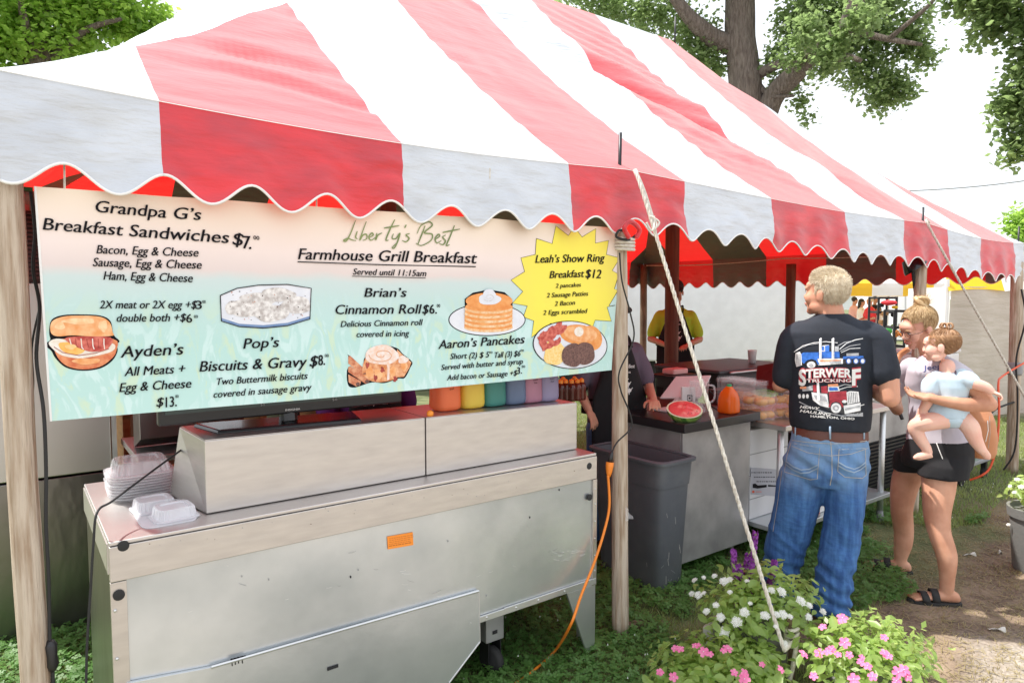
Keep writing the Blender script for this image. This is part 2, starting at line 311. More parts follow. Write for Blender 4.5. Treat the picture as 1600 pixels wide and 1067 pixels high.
# ================================================================ GROUND
def ground_mat():
    m = bpy.data.materials.new('ground'); m.use_nodes = True; n = m.node_tree; L = n.links.new; b = n.nodes['Principled BSDF']; b.inputs['Roughness'].default_value = .95
    tc = n.nodes.new('ShaderNodeTexCoord'); sp = n.nodes.new('ShaderNodeSeparateXYZ'); L(tc.outputs['Object'], sp.inputs[0])
    def noise_(sc, det=6, dist=0):
        q = n.nodes.new('ShaderNodeTexNoise'); q.inputs['Scale'].default_value = sc; q.inputs['Detail'].default_value = det; q.inputs['Distortion'].default_value = dist; L(tc.outputs['Object'], q.inputs['Vector']); return q.outputs['Fac']
    def mathn(op, a, b_=None, c=None):
        q = n.nodes.new('ShaderNodeMath'); q.operation = op
        for i, v in enumerate((a, b_, c)):
            if v is None: continue
            if isinstance(v, (int, float)): q.inputs[i].default_value = v
            else: L(v, q.inputs[i])
        return q.outputs[0]
    def rng_(v, a, b_, c=0, d=1):
        q = n.nodes.new('ShaderNodeMapRange'); q.inputs[1].default_value = a; q.inputs[2].default_value = b_; q.inputs[3].default_value = c; q.inputs[4].default_value = d; L(v, q.inputs[0]); return q.outputs[0]
    def mix(f, a, b_):
        q = n.nodes.new('ShaderNodeMixRGB'); L(f, q.inputs[0])
        for i, v in ((1, a), (2, b_)):
            if isinstance(v, tuple): q.inputs[i].default_value = (*v, 1)
            else: L(v, q.inputs[i])
        return q.outputs[0]
    fine = noise_(60, 8); mid = noise_(5, 8); big = noise_(1.3, 4)
    grass = mix(rng_(mid, .35, .65), (.085, .11, .04), (.17, .18, .08))
    soil = mix(rng_(fine, .3, .7), (.085, .055, .038), (.21, .15, .105)); soil = mix(rng_(mid, .40, .70), soil, (.30, .225, .155))
    grav = mix(rng_(fine, .35, .65), (.25, .22, .18), (.42, .375, .315))
    wob = mathn('MULTIPLY', mathn('SUBTRACT', big, .5), 1.6); wob2 = mathn('MULTIPLY', mathn('SUBTRACT', mid, .5), .7)
    yy = mathn('ADD', mathn('ADD', sp.outputs['Y'], wob), wob2)
    edge = mathn('MULTIPLY_ADD', sp.outputs['X'], .02, 1.78)
    dirt = mathn('MULTIPLY', rng_(mathn('SUBTRACT', edge, yy), -.15, .25), rng_(mathn('ADD', sp.outputs['X'], wob2), 2.6, 3.0))
    far = rng_(mathn('ADD', sp.outputs['X'], wob), 11.2, 12.2)            # fairground lane behind
    far = mathn('MULTIPLY', far, rng_(sp.outputs['X'], 26, 25))
    patch = mathn('MULTIPLY', rng_(mathn('SUBTRACT', 1.28, yy), 0, .5), rng_(sp.outputs['X'], 2.6, 3.3))
    out = mix(dirt, grass, soil); out = mix(patch, out, grav); out = mix(far, out, (.36, .33, .28)); 
    near = rng_(mathn('SUBTRACT', mathn('ADD', mathn('MULTIPLY', rng_(sp.outputs['X'], 2.0, 2.6), -1.05), 1.65), mathn('ADD', sp.outputs['Y'], mathn('MULTIPLY', wob2, .3))), 0, .25); out = mix(near, out, grav)
    L(out, b.inputs['Base Color'])
    bp = n.nodes.new('ShaderNodeBump'); bp.inputs['Strength'].default_value = .8; bp.inputs['Distance'].default_value = .02; L(mathn('MULTIPLY_ADD', fine, .5, mid), bp.inputs['Height']); L(bp.outputs[0], b.inputs['Normal'])
    MATS['ground'] = m
ground_mat()
def gz(x, y): return .02*noise.noise(Vector((x*.6, y*.6, 0)))+.008*noise.noise(Vector((x*4, y*4, 3)))
g = MB(); xs = list(np.linspace(-4, 14, 181)); ys = list(np.linspace(-3, 10, 131))
xs = [-700, -200, -60, -20, -8]+xs+[20, 40, 100, 300, 700]; ys = [-700, -200, -60, -20, -8]+ys+[14, 25, 60, 200, 700]
V = [(x, y, gz(x, y) if (-4 < x < 14 and -3 < y < 10) else 0) for y in ys for x in xs]; nx = len(xs)
g.add(V, [(j*nx+i, j*nx+i+1, (j+1)*nx+i+1, (j+1)*nx+i) for j in range(len(ys)-1) for i in range(nx-1)])
struct(g.obj('ground', 'ground', smooth=True))
# dirt field used for scattering (same idea as the material mask)
def bare(x, y):
    n_ = 1.0*noise.noise(Vector((x*.9, y*.9, 5)))+.4*noise.noise(Vector((x*4, y*4, 2)))
    if x > 11: return True
    return x > 2.75+.3*n_ and y < 1.78+.02*x+.35*n_+.5*(abs(x-4)<1.3)*max(0, n_)
def scatter_mesh(name, n, box, fn, mt, par=None):
    V = []; F = []; c = 0
    while c < n:
        x = random.uniform(box[0], box[1]); y = random.uniform(box[2], box[3]); c += 1
        fn(x, y, V, F)
    me = bpy.data.meshes.new(name); me.from_pydata(V, [], F); me.materials.append(M[mt]); me.update(); return put(name, me, par)
def vis(x, y, m=60):
    v = np.array((x, y, 0))-EYE; z = v@FW
    if z < .3: return False
    px = 800+1067*(v@RT)/z; py = 533.5-1067*(v@UP)/z; return -m < px < 1600+m and py < 1067+m
def f_blade(lo, hi, wd, keep):
    def f(x, y, V, F):
        if not vis(x, y) or not keep(x, y): return
        z = gz(x, y)-.003; h = random.uniform(lo, hi); a = random.uniform(0, 2*PI); w_ = random.uniform(.6, 1.2)*wd; lx, ly = random.gauss(0, .45)*h, random.gauss(0, .45)*h
        k = len(V); c, s_ = math.cos(a)*w_, math.sin(a)*w_
        V += [(x-c, y-s_, z), (x+c, y+s_, z), (x+c*.6+lx*.4, y+s_*.6+ly*.4, z+h*.6), (x-c*.6+lx*.4, y-s_*.6+ly*.4, z+h*.6), (x+lx, y+ly, z+h)]; F += [(k, k+1, k+2, k+3), (k+3, k+2, k+4)]
    return f
def f_clover(keep):
    def f(x, y, V, F):
        if not vis(x, y) or not keep(x, y): return
        z = gz(x, y)+random.uniform(.02, .06); r = random.uniform(.008, .015); a0 = random.uniform(0, 6.3); tx, ty = random.gauss(0, .3), random.gauss(0, .3)
        for q in range(3):
            a = a0+q*2.09; k = len(V); c, s_ = math.cos(a), math.sin(a)
            P = [(0, 0), (.7*r*c-.6*r*s_, .7*r*s_+.6*r*c), (1.5*r*c, 1.5*r*s_), (.7*r*c+.6*r*s_, .7*r*s_-.6*r*c)]
            V += [(x+p[0], y+p[1], z+p[0]*tx+p[1]*ty) for p in P]; F.append((k, k+1, k+2, k+3))
    return f
def nz2(x, y, s, o=0): return noise.noise(Vector((x*s, y*s, o)))
kg = lambda x, y: not bare(x, y) and y > .9
tag(scatter_mesh('grass', 120000, (-1.2, 6, 1.2, 6), f_blade(.015, .05, .0028, kg), 'grass'), 'short green grass growing on the ground under and around the tent', 'grass', kind='stuff')
tag(scatter_mesh('grass', 70000, (5, 12, .8, 8), f_blade(.02, .06, .005, kg), 'grass'), 'short green grass growing beyond the right end of the tent', 'grass', kind='stuff')
tag(scatter_mesh('clover', 95000, (-.8, 6.5, 1.5, 5), f_clover(lambda x, y: kg(x, y) and (nz2(x, y, 1.1, 8)+.25*nz2(x, y, 5) > -.2 or y > 2.75 or (1.3 < x < 2.6 and y > 1.95)) and not (2.55 < x < 3.05 and y < 2.2)), 'clover'), 'low clover leaves spreading through the grass around the counters', 'clover', kind='stuff')
def near_dirt(x, y): return bare(x, y) and random.random() < .25+.75*(nz2(x, y, 2.5, 4) > .12) and y > 1.0
tag(scatter_mesh('dry_grass', 26000, (2.6, 7, .9, 2.4), f_blade(.008, .022, .0022, near_dirt), 'dry_grass'), 'sparse dry grass and straw lying on the bare soil', 'dry grass', kind='stuff')
def f_straw(x, y, V, F):
    if not vis(x, y): return
    if not bare(x, y) and not (x < .5): return
    z = gz(x, y)+.006; a = random.uniform(0, 6.3); l = random.uniform(.01, .035); w_ = .0015; k = len(V); c, s_ = math.cos(a), math.sin(a)
    V += [(x-c*l+s_*w_, y-s_*l-c*w_, z), (x-c*l-s_*w_, y-s_*l+c*w_, z), (x+c*l-s_*w_, y+s_*l+c*w_, z+.004), (x+c*l+s_*w_, y+s_*l-c*w_, z+.004)]; F.append((k, k+1, k+2, k+3))
tag(scatter_mesh('wood_chips', 14000, (-.6, 6, .8, 3), f_straw, 'dry_grass'), 'pale straw and wood chips strewn over the dirt', 'straw', kind='stuff')
def f_flower(x, y, V, F):
    if not vis(x, y) or not kg(x, y) or nz2(x, y, 1.3, 9) < .05: return
    z = gz(x, y)+.05; k = len(V); r = .004
    V += [(x-r, y, z), (x, y-r, z), (x+r, y, z), (x, y+r, z), (x, y, z+.009)]; F += [(k, k+1, k+4), (k+1, k+2, k+4), (k+2, k+3, k+4), (k+3, k, k+4)]
tag(scatter_mesh('clover_flowers', 420, (1.2, 7, 1.5, 4), f_flower, 'petal_white'), 'tiny white clover blossoms dotted over the lawn', 'clover flowers', kind='stuff')
for i, (px, py, l, a) in enumerate([(1385, 977, .07, .3), (1558, 985, .08, -.2), (1515, 866, .09, .1), (1562, 861, .05, .5)]):
    p = gp(px, py, z=.01); mb = MB(); mb.grid(lambda u, v: (p.x+math.cos(a-.6)*l*(u-.5)-math.sin(a-.6)*.022*(v-.5), p.y+math.sin(a-.6)*l*(u-.5)+math.cos(a-.6)*.022*(v-.5), gz(p.x, p.y)+.008+.012*math.sin(u*5)*math.sin(v*4+1)), 6, 3)
    tag(mb.obj('litter_scrap', 'petal_white' if i == 2 else 'litter'), ['pale scrap of paper on the dirt beside the flower bed', 'flattened pale scrap on the dirt at the right, nearest the gravel', 'white plastic scrap on the dirt right of the sandals', 'small pale scrap at the grass edge near the right planter'][i], 'litter')
p = gp(1083, 1000, z=.02); mb = MB(); mb.ell(p, (.035, .022, .018)); tag(mb.obj('pine_cone', 'wood_brown', smooth=True), 'brown clod lying on the soil left of the white flowers', 'clod')
p = gp(110, 1022, z=.03); mb = MB(); mb.ell(p, (.013, .012, .012)); tag(mb.obj('walnut', 'leaf_maple', smooth=True), 'small round green walnut in the grass beside the left pole', 'nut')
p = gp(995, 988, z=.0); mb = MB(); mb.tube([p+Vector((-.09, .02, .0)), p+Vector((-.02, .03, .022)), p+Vector((.06, .03, .018)), p+Vector((.13, .05, 0))], [.02, .028, .024, .012]); tag(mb.obj('tree_root', 'wood_brown', smooth=True), 'weathered root lying at the foot of the middle pole', 'root')

# ================================================================ TENT
def eave(x): return 2.256-.10*max(0, (x-3.2)/4.4)**1.3
POLX = [0, 2.37, 5.56, 7.6]
def sagx(x):
    for a, b in zip(POLX, POLX[1:]):
        if a <= x <= b: return math.sin(PI*(x-a)/(b-a))
    return 0
def tent_z(x, y):
    t = max(0, min(1, x/2.3, (7.6-x)/2.2, (y-2.3)/2.35, (7-y)/2.35)); e = eave(x); z = e+(4.2-e)*(t-.25*t*(1-t))
    f = min(1, t*5)*min(1, (1.02-t)*6)
    # tension folds running from the left peak down to the third pole, plus a weaker twin
    for (ax, ay, bx, by, am, wd) in ((2.3, 4.65, 5.48, 2.3, -.085, .085), (2.45, 4.65, 6.2, 2.3, .05, .11), (5.4, 4.65, 7.6, 2.3, -.03, .08), (2.3, 4.65, 4.6, 2.3, .03, .10)):
        dx, dy = bx-ax, by-ay; L_ = math.hypot(dx, dy); s_ = ((x-ax)*dx+(y-ay)*dy)/L_/L_; d = ((x-ax)*dy-(y-ay)*dx)/L_
        if -.05 < s_ < 1.05: z += am*math.exp(-(d/wd/(.35+s_))**2)*f*math.sin(PI*max(0, min(1, s_)))**.6
    if y < 4.65:   # crumpled bands parallel to the eave near the left corner
        wv = max(0, 1-x/2.6)*f*max(0, min(1, (x/2.3-(y-2.3)/2.35)/.12)); ph = (y+.10*x+.12*noise.noise(Vector((x*1.5, y*2, 0))))*25
        z += .030*wv*(math.sin(ph)+.5*math.sin(ph*1.9+x*2))*(.6+noise.noise(Vector((x*2.5, y*3, 4))))
        wv2 = math.exp(-((x-4.1)/.9)**2)*f; z += .012*wv2*math.sin((y+.35*x)*42+2*noise.noise(Vector((x*2, y*2, 1))))
    z += f*.016*noise.noise(Vector((x*2.2, y*3.2, 7)))+f*.006*noise.noise(Vector((x*9, y*12, 2)))
    dl = (y-2.3)/2.35-x/2.3; dr_ = (7-y)/2.35-x/2.3
    if dl > 0 and dr_ > 0: z += .24*math.sin(PI*t)**.8*min(1, dl/.22, dr_/.22)**1.3
    z -= .035*sagx(x)*max(0, 1-(y-2.3)/.8)*(y < 3.1)
    return z
tent = thing('striped_tent', 'red and white striped canvas food tent with scalloped edge over the kitchen', 'tent', (3.8, 4.65, 0))
BX = [0, .39, 1.195, 2.01, 2.79, 3.55, 4.37, 5.2, 5.93, 6.6, 7.33, 7.6]; BY = [2.3, 2.6, 3.43, 4.2, 4.97, 5.77, 6.4, 7.0]
def panel(kind, a, b, red):
    mb = MB(); br = [a]+[q for q in ((2.3, 5.4) if kind in 'fb' else (4.65,)) if a < q < b]+[b]
    S = []
    for u, v in zip(br, br[1:]):
        k = max(2, int((v-u)/.035)); S += [u+(v-u)*i/k for i in range(k)]
    S.append(b); n = 78
    for s_ in S:
        for j in range(n+1):
            v = j/n
            if kind in 'fb':
                tm = min(1, s_/2.3, (7.6-s_)/2.2); y = 2.3+2.35*tm*v if kind == 'f' else 7-2.35*tm*v; x = s_
            else:
                tm = min(1, (s_-2.3)/2.35, (7-s_)/2.35); y = s_; x = 2.3*tm*v if kind == 'l' else 7.6-2.2*tm*v
            mb.v.append((x, y, tent_z(x, y)))
    flip = kind in 'bl'
    for i in range(len(S)-1):
        for j in range(n):
            q = (i*(n+1)+j, (i+1)*(n+1)+j, (i+1)*(n+1)+j+1, i*(n+1)+j+1); mb.f.append(q[::-1] if kind in 'br' and kind == 'b' else q); mb.m.append(0)
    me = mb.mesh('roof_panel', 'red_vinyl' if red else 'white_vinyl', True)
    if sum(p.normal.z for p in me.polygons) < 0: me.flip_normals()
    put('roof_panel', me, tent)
for i in range(len(BX)-1):
    for k in 'fb': panel(k, BX[i], BX[i+1], i % 2 == 1)
for i in range(len(BY)-1): panel('r', BY[i], BY[i+1], i % 2 == 1)
for a, b, r in ((2.3, 3.95, 0), (3.95, 4.75, 1), (4.75, 5.55, 0), (5.55, 6.35, 1), (6.35, 7, 0)): panel('l', a, b, r)
def drop(s_): return .30+.07*max(0, (s_-2.5)/5)
def valance(kind, a, b, red):
    mb = MB(); n = max(3, int((b-a)/.012)); m = 14
    def P(s_, v):
        pt_ = .249 if s_ < 2.016 else .268; sc = .072*(.5-.5*math.cos(2*PI*(s_-2.016)/pt_)); x = s_ if kind in 'fb' else (7.6 if kind == 'r' else 0); top = tent_z(s_, 2.3) if kind == 'f' else eave(x if kind != 'b' else s_)
        d = drop(x)-sc+(.05*noise.noise(Vector((s_*1.2, 3, 1))) if kind == 'f' else 0)*.3
        if kind == 'f': d *= 1 - .03*sagx(s_)
        cr_ = s_*3.1-v*1.5; wv = -.004*v+(.013*noise.noise(Vector((s_*2.2, v*1.2, 0)))+.010*(abs(noise.noise(Vector((cr_*1.3, v*.9, 6))))-.2)+.005*noise.noise(Vector((s_*3, v*9+s_*2, 8)))+.006*noise.noise(Vector((s_*5+v*4, v*7, 5)))+.02*math.sin((s_+.35*v)*5)*v*.5)*min(1, v*2.5); ou = wv-.02*v+.01*v*math.sin(2*PI*(s_-2.016)/.268)
        if kind == 'f': return Vector((s_, 2.3+ou, top-d*v))
        if kind == 'b': return Vector((s_, 7-ou, top-d*v))
        if kind == 'r': return Vector((7.6-ou, s_, top-d*v))
        return Vector((0+ou, s_, top-d*v))
    mb.grid(lambda u, v: P(a+(b-a)*u, v), n, m)
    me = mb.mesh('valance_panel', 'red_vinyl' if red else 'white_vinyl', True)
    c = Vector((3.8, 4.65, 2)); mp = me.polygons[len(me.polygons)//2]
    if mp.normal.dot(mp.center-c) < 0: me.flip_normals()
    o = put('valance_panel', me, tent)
    t = MB(); t.tube([P(a+(b-a)*i/n, 1.0) for i in range(n+1)], .0044, 6); t.obj('scallop_binding', 'trim', o, True)
for i in range(len(BX)-1):
    valance('f', BX[i], BX[i+1], i % 2 == 1); valance('b', BX[i], BX[i+1], i % 2 == 1)
for i in range(len(BY)-1): valance('r', BY[i], BY[i+1], i % 2 == 1); valance('l', BY[i], BY[i+1], i % 2 == 1)
# eave rope line inside the tent
mb = MB(); mb.tube([Vector((7.5, 2.4+4.5*i/40, 2.12-.03*math.sin(PI*((i/40*2) % 1)))) for i in range(41)], .006, 5); mb.obj('eave_rope', 'rope', tent, True)
def pole(base, top, r, label, mt='wood_pole', r2=None, spike=0, name='tent_pole', wob=.006, group=None):
    base = Vector(base); top = Vector(top); n = 26; t = thing(name, label, 'pole', base, group); mb = MB(); rings = []
    for i in range(n+1):
        u = i/n; c = base.lerp(top, u)+Vector((noise.noise(Vector((u*2.5, base.x, 0)))*wob, noise.noise(Vector((u*2.5, base.x, 9)))*wob, 0)); rr = r+((r2 or r)-r)*u
        rings.append([c+Vector((math.cos(a), math.sin(a), 0))*rr*(1+.05*noise.noise(Vector((math.cos(a)*1.5, math.sin(a)*1.5, u*6+base.x)))) for a in [2*PI*k/18 for k in range(18)]])
    mb.loft(rings); mb.obj('pole_shaft', mt, t, True)
    if spike:
        s = MB(); s.tube([top, top+Vector((.005, 0, spike))], .0085, 8); s.obj('steel_pin', 'black_metal', t, True)
    return t
ez = lambda x: eave(x)-.03
pl = pole((.030, 2.345, 0), (.014, 2.37, 2.15), .037, 'pale weathered wooden tent pole nearest the camera, left of the menu banner')
pm = pole((2.363, 2.30, 0), (2.365, 2.34, 2.10), .041, 'weathered wooden tent pole between the menu banner and the grey bin', spike=.33, r2=.036)
p3 = pole((5.55, 2.32, 0), (5.565, 2.33, 2.0), .042, 'knotty wooden tent pole rising behind the woman', spike=.33)
p4 = pole((7.60, 2.31, 0), (7.55, 2.33, 1.98), .05, 'wooden tent pole at the right front corner of the tent', spike=.33)
pole((7.5, 6.9, 0), (7.5, 6.9, 2.13), .05, 'wooden corner pole far back behind the lime shirted worker', 'wood_brown')
pole((7.5, 4.57, 0), (7.5, 4.57, 2.05), .055, 'dark wooden pole against the white trailer, left of the blond man', 'wood_red')
pole((.08, 4.65, 0), (.08, 4.65, 2.16), .045, 'wooden side pole at the left end of the tent')
pole((.1, 6.9, 0), (.1, 6.9, 2.16), .045, 'wooden pole at the back left corner of the tent')
pole((2.37, 6.9, 0), (2.37, 6.9, 2.16), .045, 'wooden back pole behind the banner, left one'); pole((5.45, 6.9, 0), (5.45, 6.9, 2.16), .045, 'wooden back pole behind the cook')
pole((2.3, 4.65, 0), (2.3, 4.65, 4.15), .06, 'dark red wooden centre pole rising behind the menu banner', 'wood_red', spike=.3)
pole((5.42, 4.60, 0), (5.46, 4.65, 4.12), .07, 'dark red wooden centre pole in front of the lime shirted worker', 'wood_red', spike=.32)
# stitched eave seam
mb = MB(); mb.tube([Vector((s_, 2.296, tent_z(s_, 2.3)-.004)) for s_ in np.linspace(0, 7.6, 300)], .0016, 5); mb.obj('eave_seam', 'trim', tent, True)
# webbing knot on the middle pole
t = MB()
for k in range(4): t.tube([Vector((2.363+.045*math.cos(a), 2.30+.045*math.sin(a), 1.88+k*.016+.004*math.sin(a))) for a in np.linspace(0, 2*PI, 17)], .008, 6)
t.obj('rope_wrap', 'rope', pm, True)
t = MB(); t.tube(smooth_path([(2.34, 2.25, 1.93), (2.30, 2.24, 1.97), (2.33, 2.23, 2.0), (2.40, 2.24, 1.97), (2.39, 2.25, 1.93)]), .012, 6); t.obj('red_strap', 'red_vinyl', pm, True)
t = MB(); t.tube(smooth_path([(2.34, 2.26, 1.95), (2.28, 2.25, 1.96), (2.27, 2.26, 1.93), (2.34, 2.255, 1.92), (2.41, 2.26, 1.95)]), .006, 6); t.obj('wire_loop', 'black_rubber', pm, True)
t = MB(); t.grid(lambda u, v: (2.345+.05*u, 2.255-.01*math.sin(u*9), .62+.07*(v-.5)*(1-u)-.03*u), 6, 4); t.obj('tape_scrap', 'clear_lid', pm)
# guy ropes
def guy(P, r, name, label, twist=True):
    P = smooth_path(P, 10) if len(P) > 2 else [Vector(P[0]).lerp(Vector(P[1]), i/60) for i in range(61)]
    L_ = sum((a-b).length for a, b in zip(P, P[1:])); n = int(L_/.012); Q = []; t = thing(name, label, 'rope', P[-1])
    acc = [0]
    for a, b in zip(P, P[1:]): acc.append(acc[-1]+(b-a).length)
    for i in range(n+1):
        d = L_*i/n; j = max(k for k in range(len(acc)) if acc[k] <= d+1e-9); j = min(j, len(P)-2); Q.append(P[j].lerp(P[j+1], (d-acc[j])/max(1e-6, acc[j+1]-acc[j])))
    for s_ in range(3 if twist else 1):
        mb = MB(); R = []
        for i, q in enumerate(Q):
            T = (Q[min(i+1, n)]-Q[max(i-1, 0)]).normalized(); a = T.orthogonal().normalized(); b = T.cross(a); ph = i*.75+s_*2.094
            R.append(q+(a*math.cos(ph)+b*math.sin(ph))*r*.55 if twist else q)
        mb.tube(R, r*.62 if twist else r, 6); mb.obj('rope_strand', 'rope', t, True)
    return t
rt = gp(992, 266, y=2.25); rb = gp(1225, 1015, z=.20)
g1 = guy([rt, gp(1018, 345, y=2.12), rb], .0080, 'guy_rope', 'thick white braided guy rope from the middle pole down into the flowers')
mb = MB(); mb.tube(smooth_path([rt, gp(1006, 300, y=2.19), gp(1020, 345, y=2.12)]), .0105, 8)
for k in range(3): mb.tube(smooth_path([gp(1016+k*3, 338, y=2.12), gp(1030-k*4, 348+k*3, y=2.10), gp(1018, 360, y=2.1), gp(1010, 348, y=2.11)]), .005, 6)
mb.obj('rope_splice', 'rope', g1, True)
g2 = guy([gp(1452, 348, y=2.29), gp(1461, 372, y=2.24), gp(1600, 618, y=1.88), gp(1600, 618, y=1.88)+(gp(1600, 618, y=1.88)-gp(1458, 362, y=2.22)).normalized()*1.05], .0085, 'guy_rope', 'thin white guy rope slanting down past the right corner pole')
mb = MB(); st = gp(1237, 1062, z=0); st.z = 0; mb.tube([st, st+Vector((-.01, 0, .28))], .015, 12); mb.lathe([(.015, 0), (.022, .004), (.023, .018), (.019, .028), (0, .03)], st+Vector((-.01, 0, .25))); tk = tag(mb.obj('wooden_stake', 'wood_brown', None, True), 'brown wooden stake among the flowers holding the thick guy rope', 'stake')
mb = MB()
for k in range(4): mb.tube([st+Vector((-.01+.024*math.cos(a), .024*math.sin(a), .17+k*.02+.008*math.sin(a+k))) for a in np.linspace(0, 2*PI, 21)], .009, 6)
mb.tube(smooth_path([rb, st+Vector((-.03, -.03, .19)), st+Vector((-.045, -.035, .12)), st+Vector((-.05, -.02, .03))]), .010, 8)
mb.obj('rope_turns', 'rope', tk, True)
# ================================================================ TREES
def leaf_cloud(V, F, c, r, n, ls, up=.25, rs=random):
    # leaf sprays on a lumpy shell: dense outside, gaps between lumps
    for _ in range(n):
        while True:
            d = Vector((rs.gauss(0, 1), rs.gauss(0, 1), rs.gauss(0, 1)))
            if d.length > .01: break
        d.normalize(); lump = noise.noise(d*2.1+Vector(c)*.7)
        if lump < -.10+rs.random()*.28: continue
        q = (rs.random()**.5)*(.92+.45*lump)
        p = Vector(c)+Vector((d.x*r[0], d.y*r[1], d.z*r[2]))*q
        for _k in range(3):
            pp = p+Vector((rs.gauss(0, 1), rs.gauss(0, 1), rs.gauss(0, 1)))*ls*.8
            a = Vector((rs.gauss(0, 1), rs.gauss(0, 1), rs.gauss(0, .5)-.35)).normalized(); b = a.cross(Vector((rs.gauss(0, .6), rs.gauss(0, .6), 1))).normalized(); l = ls*rs.uniform(.6, 1.2); w_ = l*.42
            k = len(V); nrm = a.cross(b)
            V += [pp, pp+a*l*.45+b*w_+nrm*l*.08, pp+a*l, pp+a*l*.45-b*w_+nrm*l*.08]; F.append((k, k+1, k+2, k+3))
def tree(name, label, base, trunk, limbs, blobs, leafm, ls, group=None):
    t = thing(name, label, 'tree', base, group); mb = MB(); mb.tube(smooth_path([p for p, r in trunk], 6), list(np.interp(np.linspace(0, len(trunk)-1, (len(trunk)-1)*6+1), range(len(trunk)), [r for p, r in trunk])), 18)
    for v in range(len(mb.v)):
        p = Vector(mb.v[v]); q = .06*noise.noise(p*1.7); mb.v[v] = (p.x+q, p.y+q, p.z)
    mb.obj('trunk', 'bark', t, True)
    for lb in limbs:
        m2 = MB(); P = [p for p, r in lb]; m2.tube(smooth_path(P, 6), list(np.interp(np.linspace(0, len(lb)-1, (len(lb)-1)*6+1), range(len(lb)), [r for p, r in lb])), 10); m2.obj('limb', 'bark', t, True)
    V, F = [], []
    for c, r, n in blobs: leaf_cloud(V, F, c, r, n, ls)
    me = bpy.data.meshes.new('crown'); me.from_pydata([tuple(p) for p in V], [], F); me.materials.append(M[leafm]); me.update(); o = put('crown', me, t); o['kind'] = 'stuff'
    return t
D = 17.0
def q(px, py, d=D): return rp(px, py, d)
def qr(px, d=D): return px/1067*d*.93
# big oak behind the right half of the tent
b0 = q(1165, 560); b0.z = 0
trunk = [(b0, .55), (q(1172, 260), .42), (q(1166, 150), .37), (q(1157, 60), .335), (q(1156, -20), .33), (q(1150, -140), .36), (q(1165, -330), .22)]
limbs = [[(q(1140, 70), .24), (q(1118, 62, 16.8), .22), (q(1092, 42, 16.5), .19), (q(1068, 16, 16.3), .15), (q(1030, -40, 16), .1)],
         [(q(1180, 240), .30), (q(1205, 158, 16.8), .24), (q(1240, 118, 16.4), .215), (q(1278, 78, 16), .19), (q(1318, 44, 15.7), .15), (q(1345, -10, 15.5), .14), (q(1400, -80, 15), .1)],
         [(q(1278, 85, 16), .10), (q(1300, 98, 15.9), .085), (q(1318, 88, 15.8), .07), (q(1345, 95, 15.5), .04)],
         [(q(1182, 118), .13), (q(1215, 102, 16.6), .10), (q(1250, 98, 16.4), .07)],
         [(q(1185, 132), .07), (q(1205, 150, 16.6), .05), (q(1240, 150, 16.4), .03)],
         [(q(1318, 44, 15.7), .09), (q(1380, 60, 15.4), .06), (q(1440, 70, 15), .03)],
         [(q(1390, 60, 15.3), .05), (q(1450, 10, 15), .035), (q(1480, -30, 14.8), .03)],
         [(q(1160, -60), .22), (q(1080, -140), .16), (q(960, -220, 16), .1)], [(q(1160, -100), .22), (q(1260, -200), .15), (q(1400, -260, 16), .1)]]
B = []
def bl(px, py, rx, ry, n, d=D, dz=None): B.append((q(px, py, d), (qr(rx, d), qr(rx, d)*.8, qr(ry, d)), n))
for a in [(900, -22, 55, 26, 700), (965, 8, 75, 28, 1300), (1035, 20, 62, 38, 1300), (1085, 58, 42, 36, 700), (1105, 90, 32, 22, 350), (1120, 108, 18, 14, 130), (1060, -50, 90, 50, 1200),
          (1235, 32, 34, 34, 600), (1212, 82, 24, 14, 160), (1268, 26, 52, 42, 1200), (1320, 40, 50, 46, 1200), (1300, 85, 34, 24, 400), (1240, 112, 34, 24, 300), (1220, 128, 30, 16, 170), (1252, 160, 18, 22, 170), (1262, 186, 12, 10, 60),
          (1360, 20, 55, 40, 1100), (1375, 68, 44, 34, 900), (1345, 118, 38, 24, 500), (1385, 135, 44, 26, 650), (1375, 160, 26, 14, 220), (1410, 142, 24, 16, 220), (1415, 60, 34, 28, 460), (1432, 70, 30, 18, 300), (1440, 30, 26, 20, 200), (1448, 90, 20, 12, 150),
          (1400, -5, 40, 22, 350), (1150, -70, 90, 60, 900), (1280, -80, 120, 70, 1800), (1420, -90, 110, 60, 1200), (1000, -160, 160, 90, 1200), (1250, -240, 220, 110, 1500), (1262, 45, 34, 26, 420, 15.2), (1300, 75, 34, 26, 420, 15), (1235, 88, 26, 14, 160, 15.8), (1350, 25, 40, 24, 420, 14.8), (1290, 105, 26, 14, 180, 15.3), (1115, 35, 14, 14, 60), (1190, 105, 20, 18, 100)]: bl(*a)
tree('oak_tree', 'large oak with a thick trunk behind the striped tent roof', b0, trunk, limbs, [(c, r, int(n*.95)) for c, r, n in B], 'leaf_oak', .12)
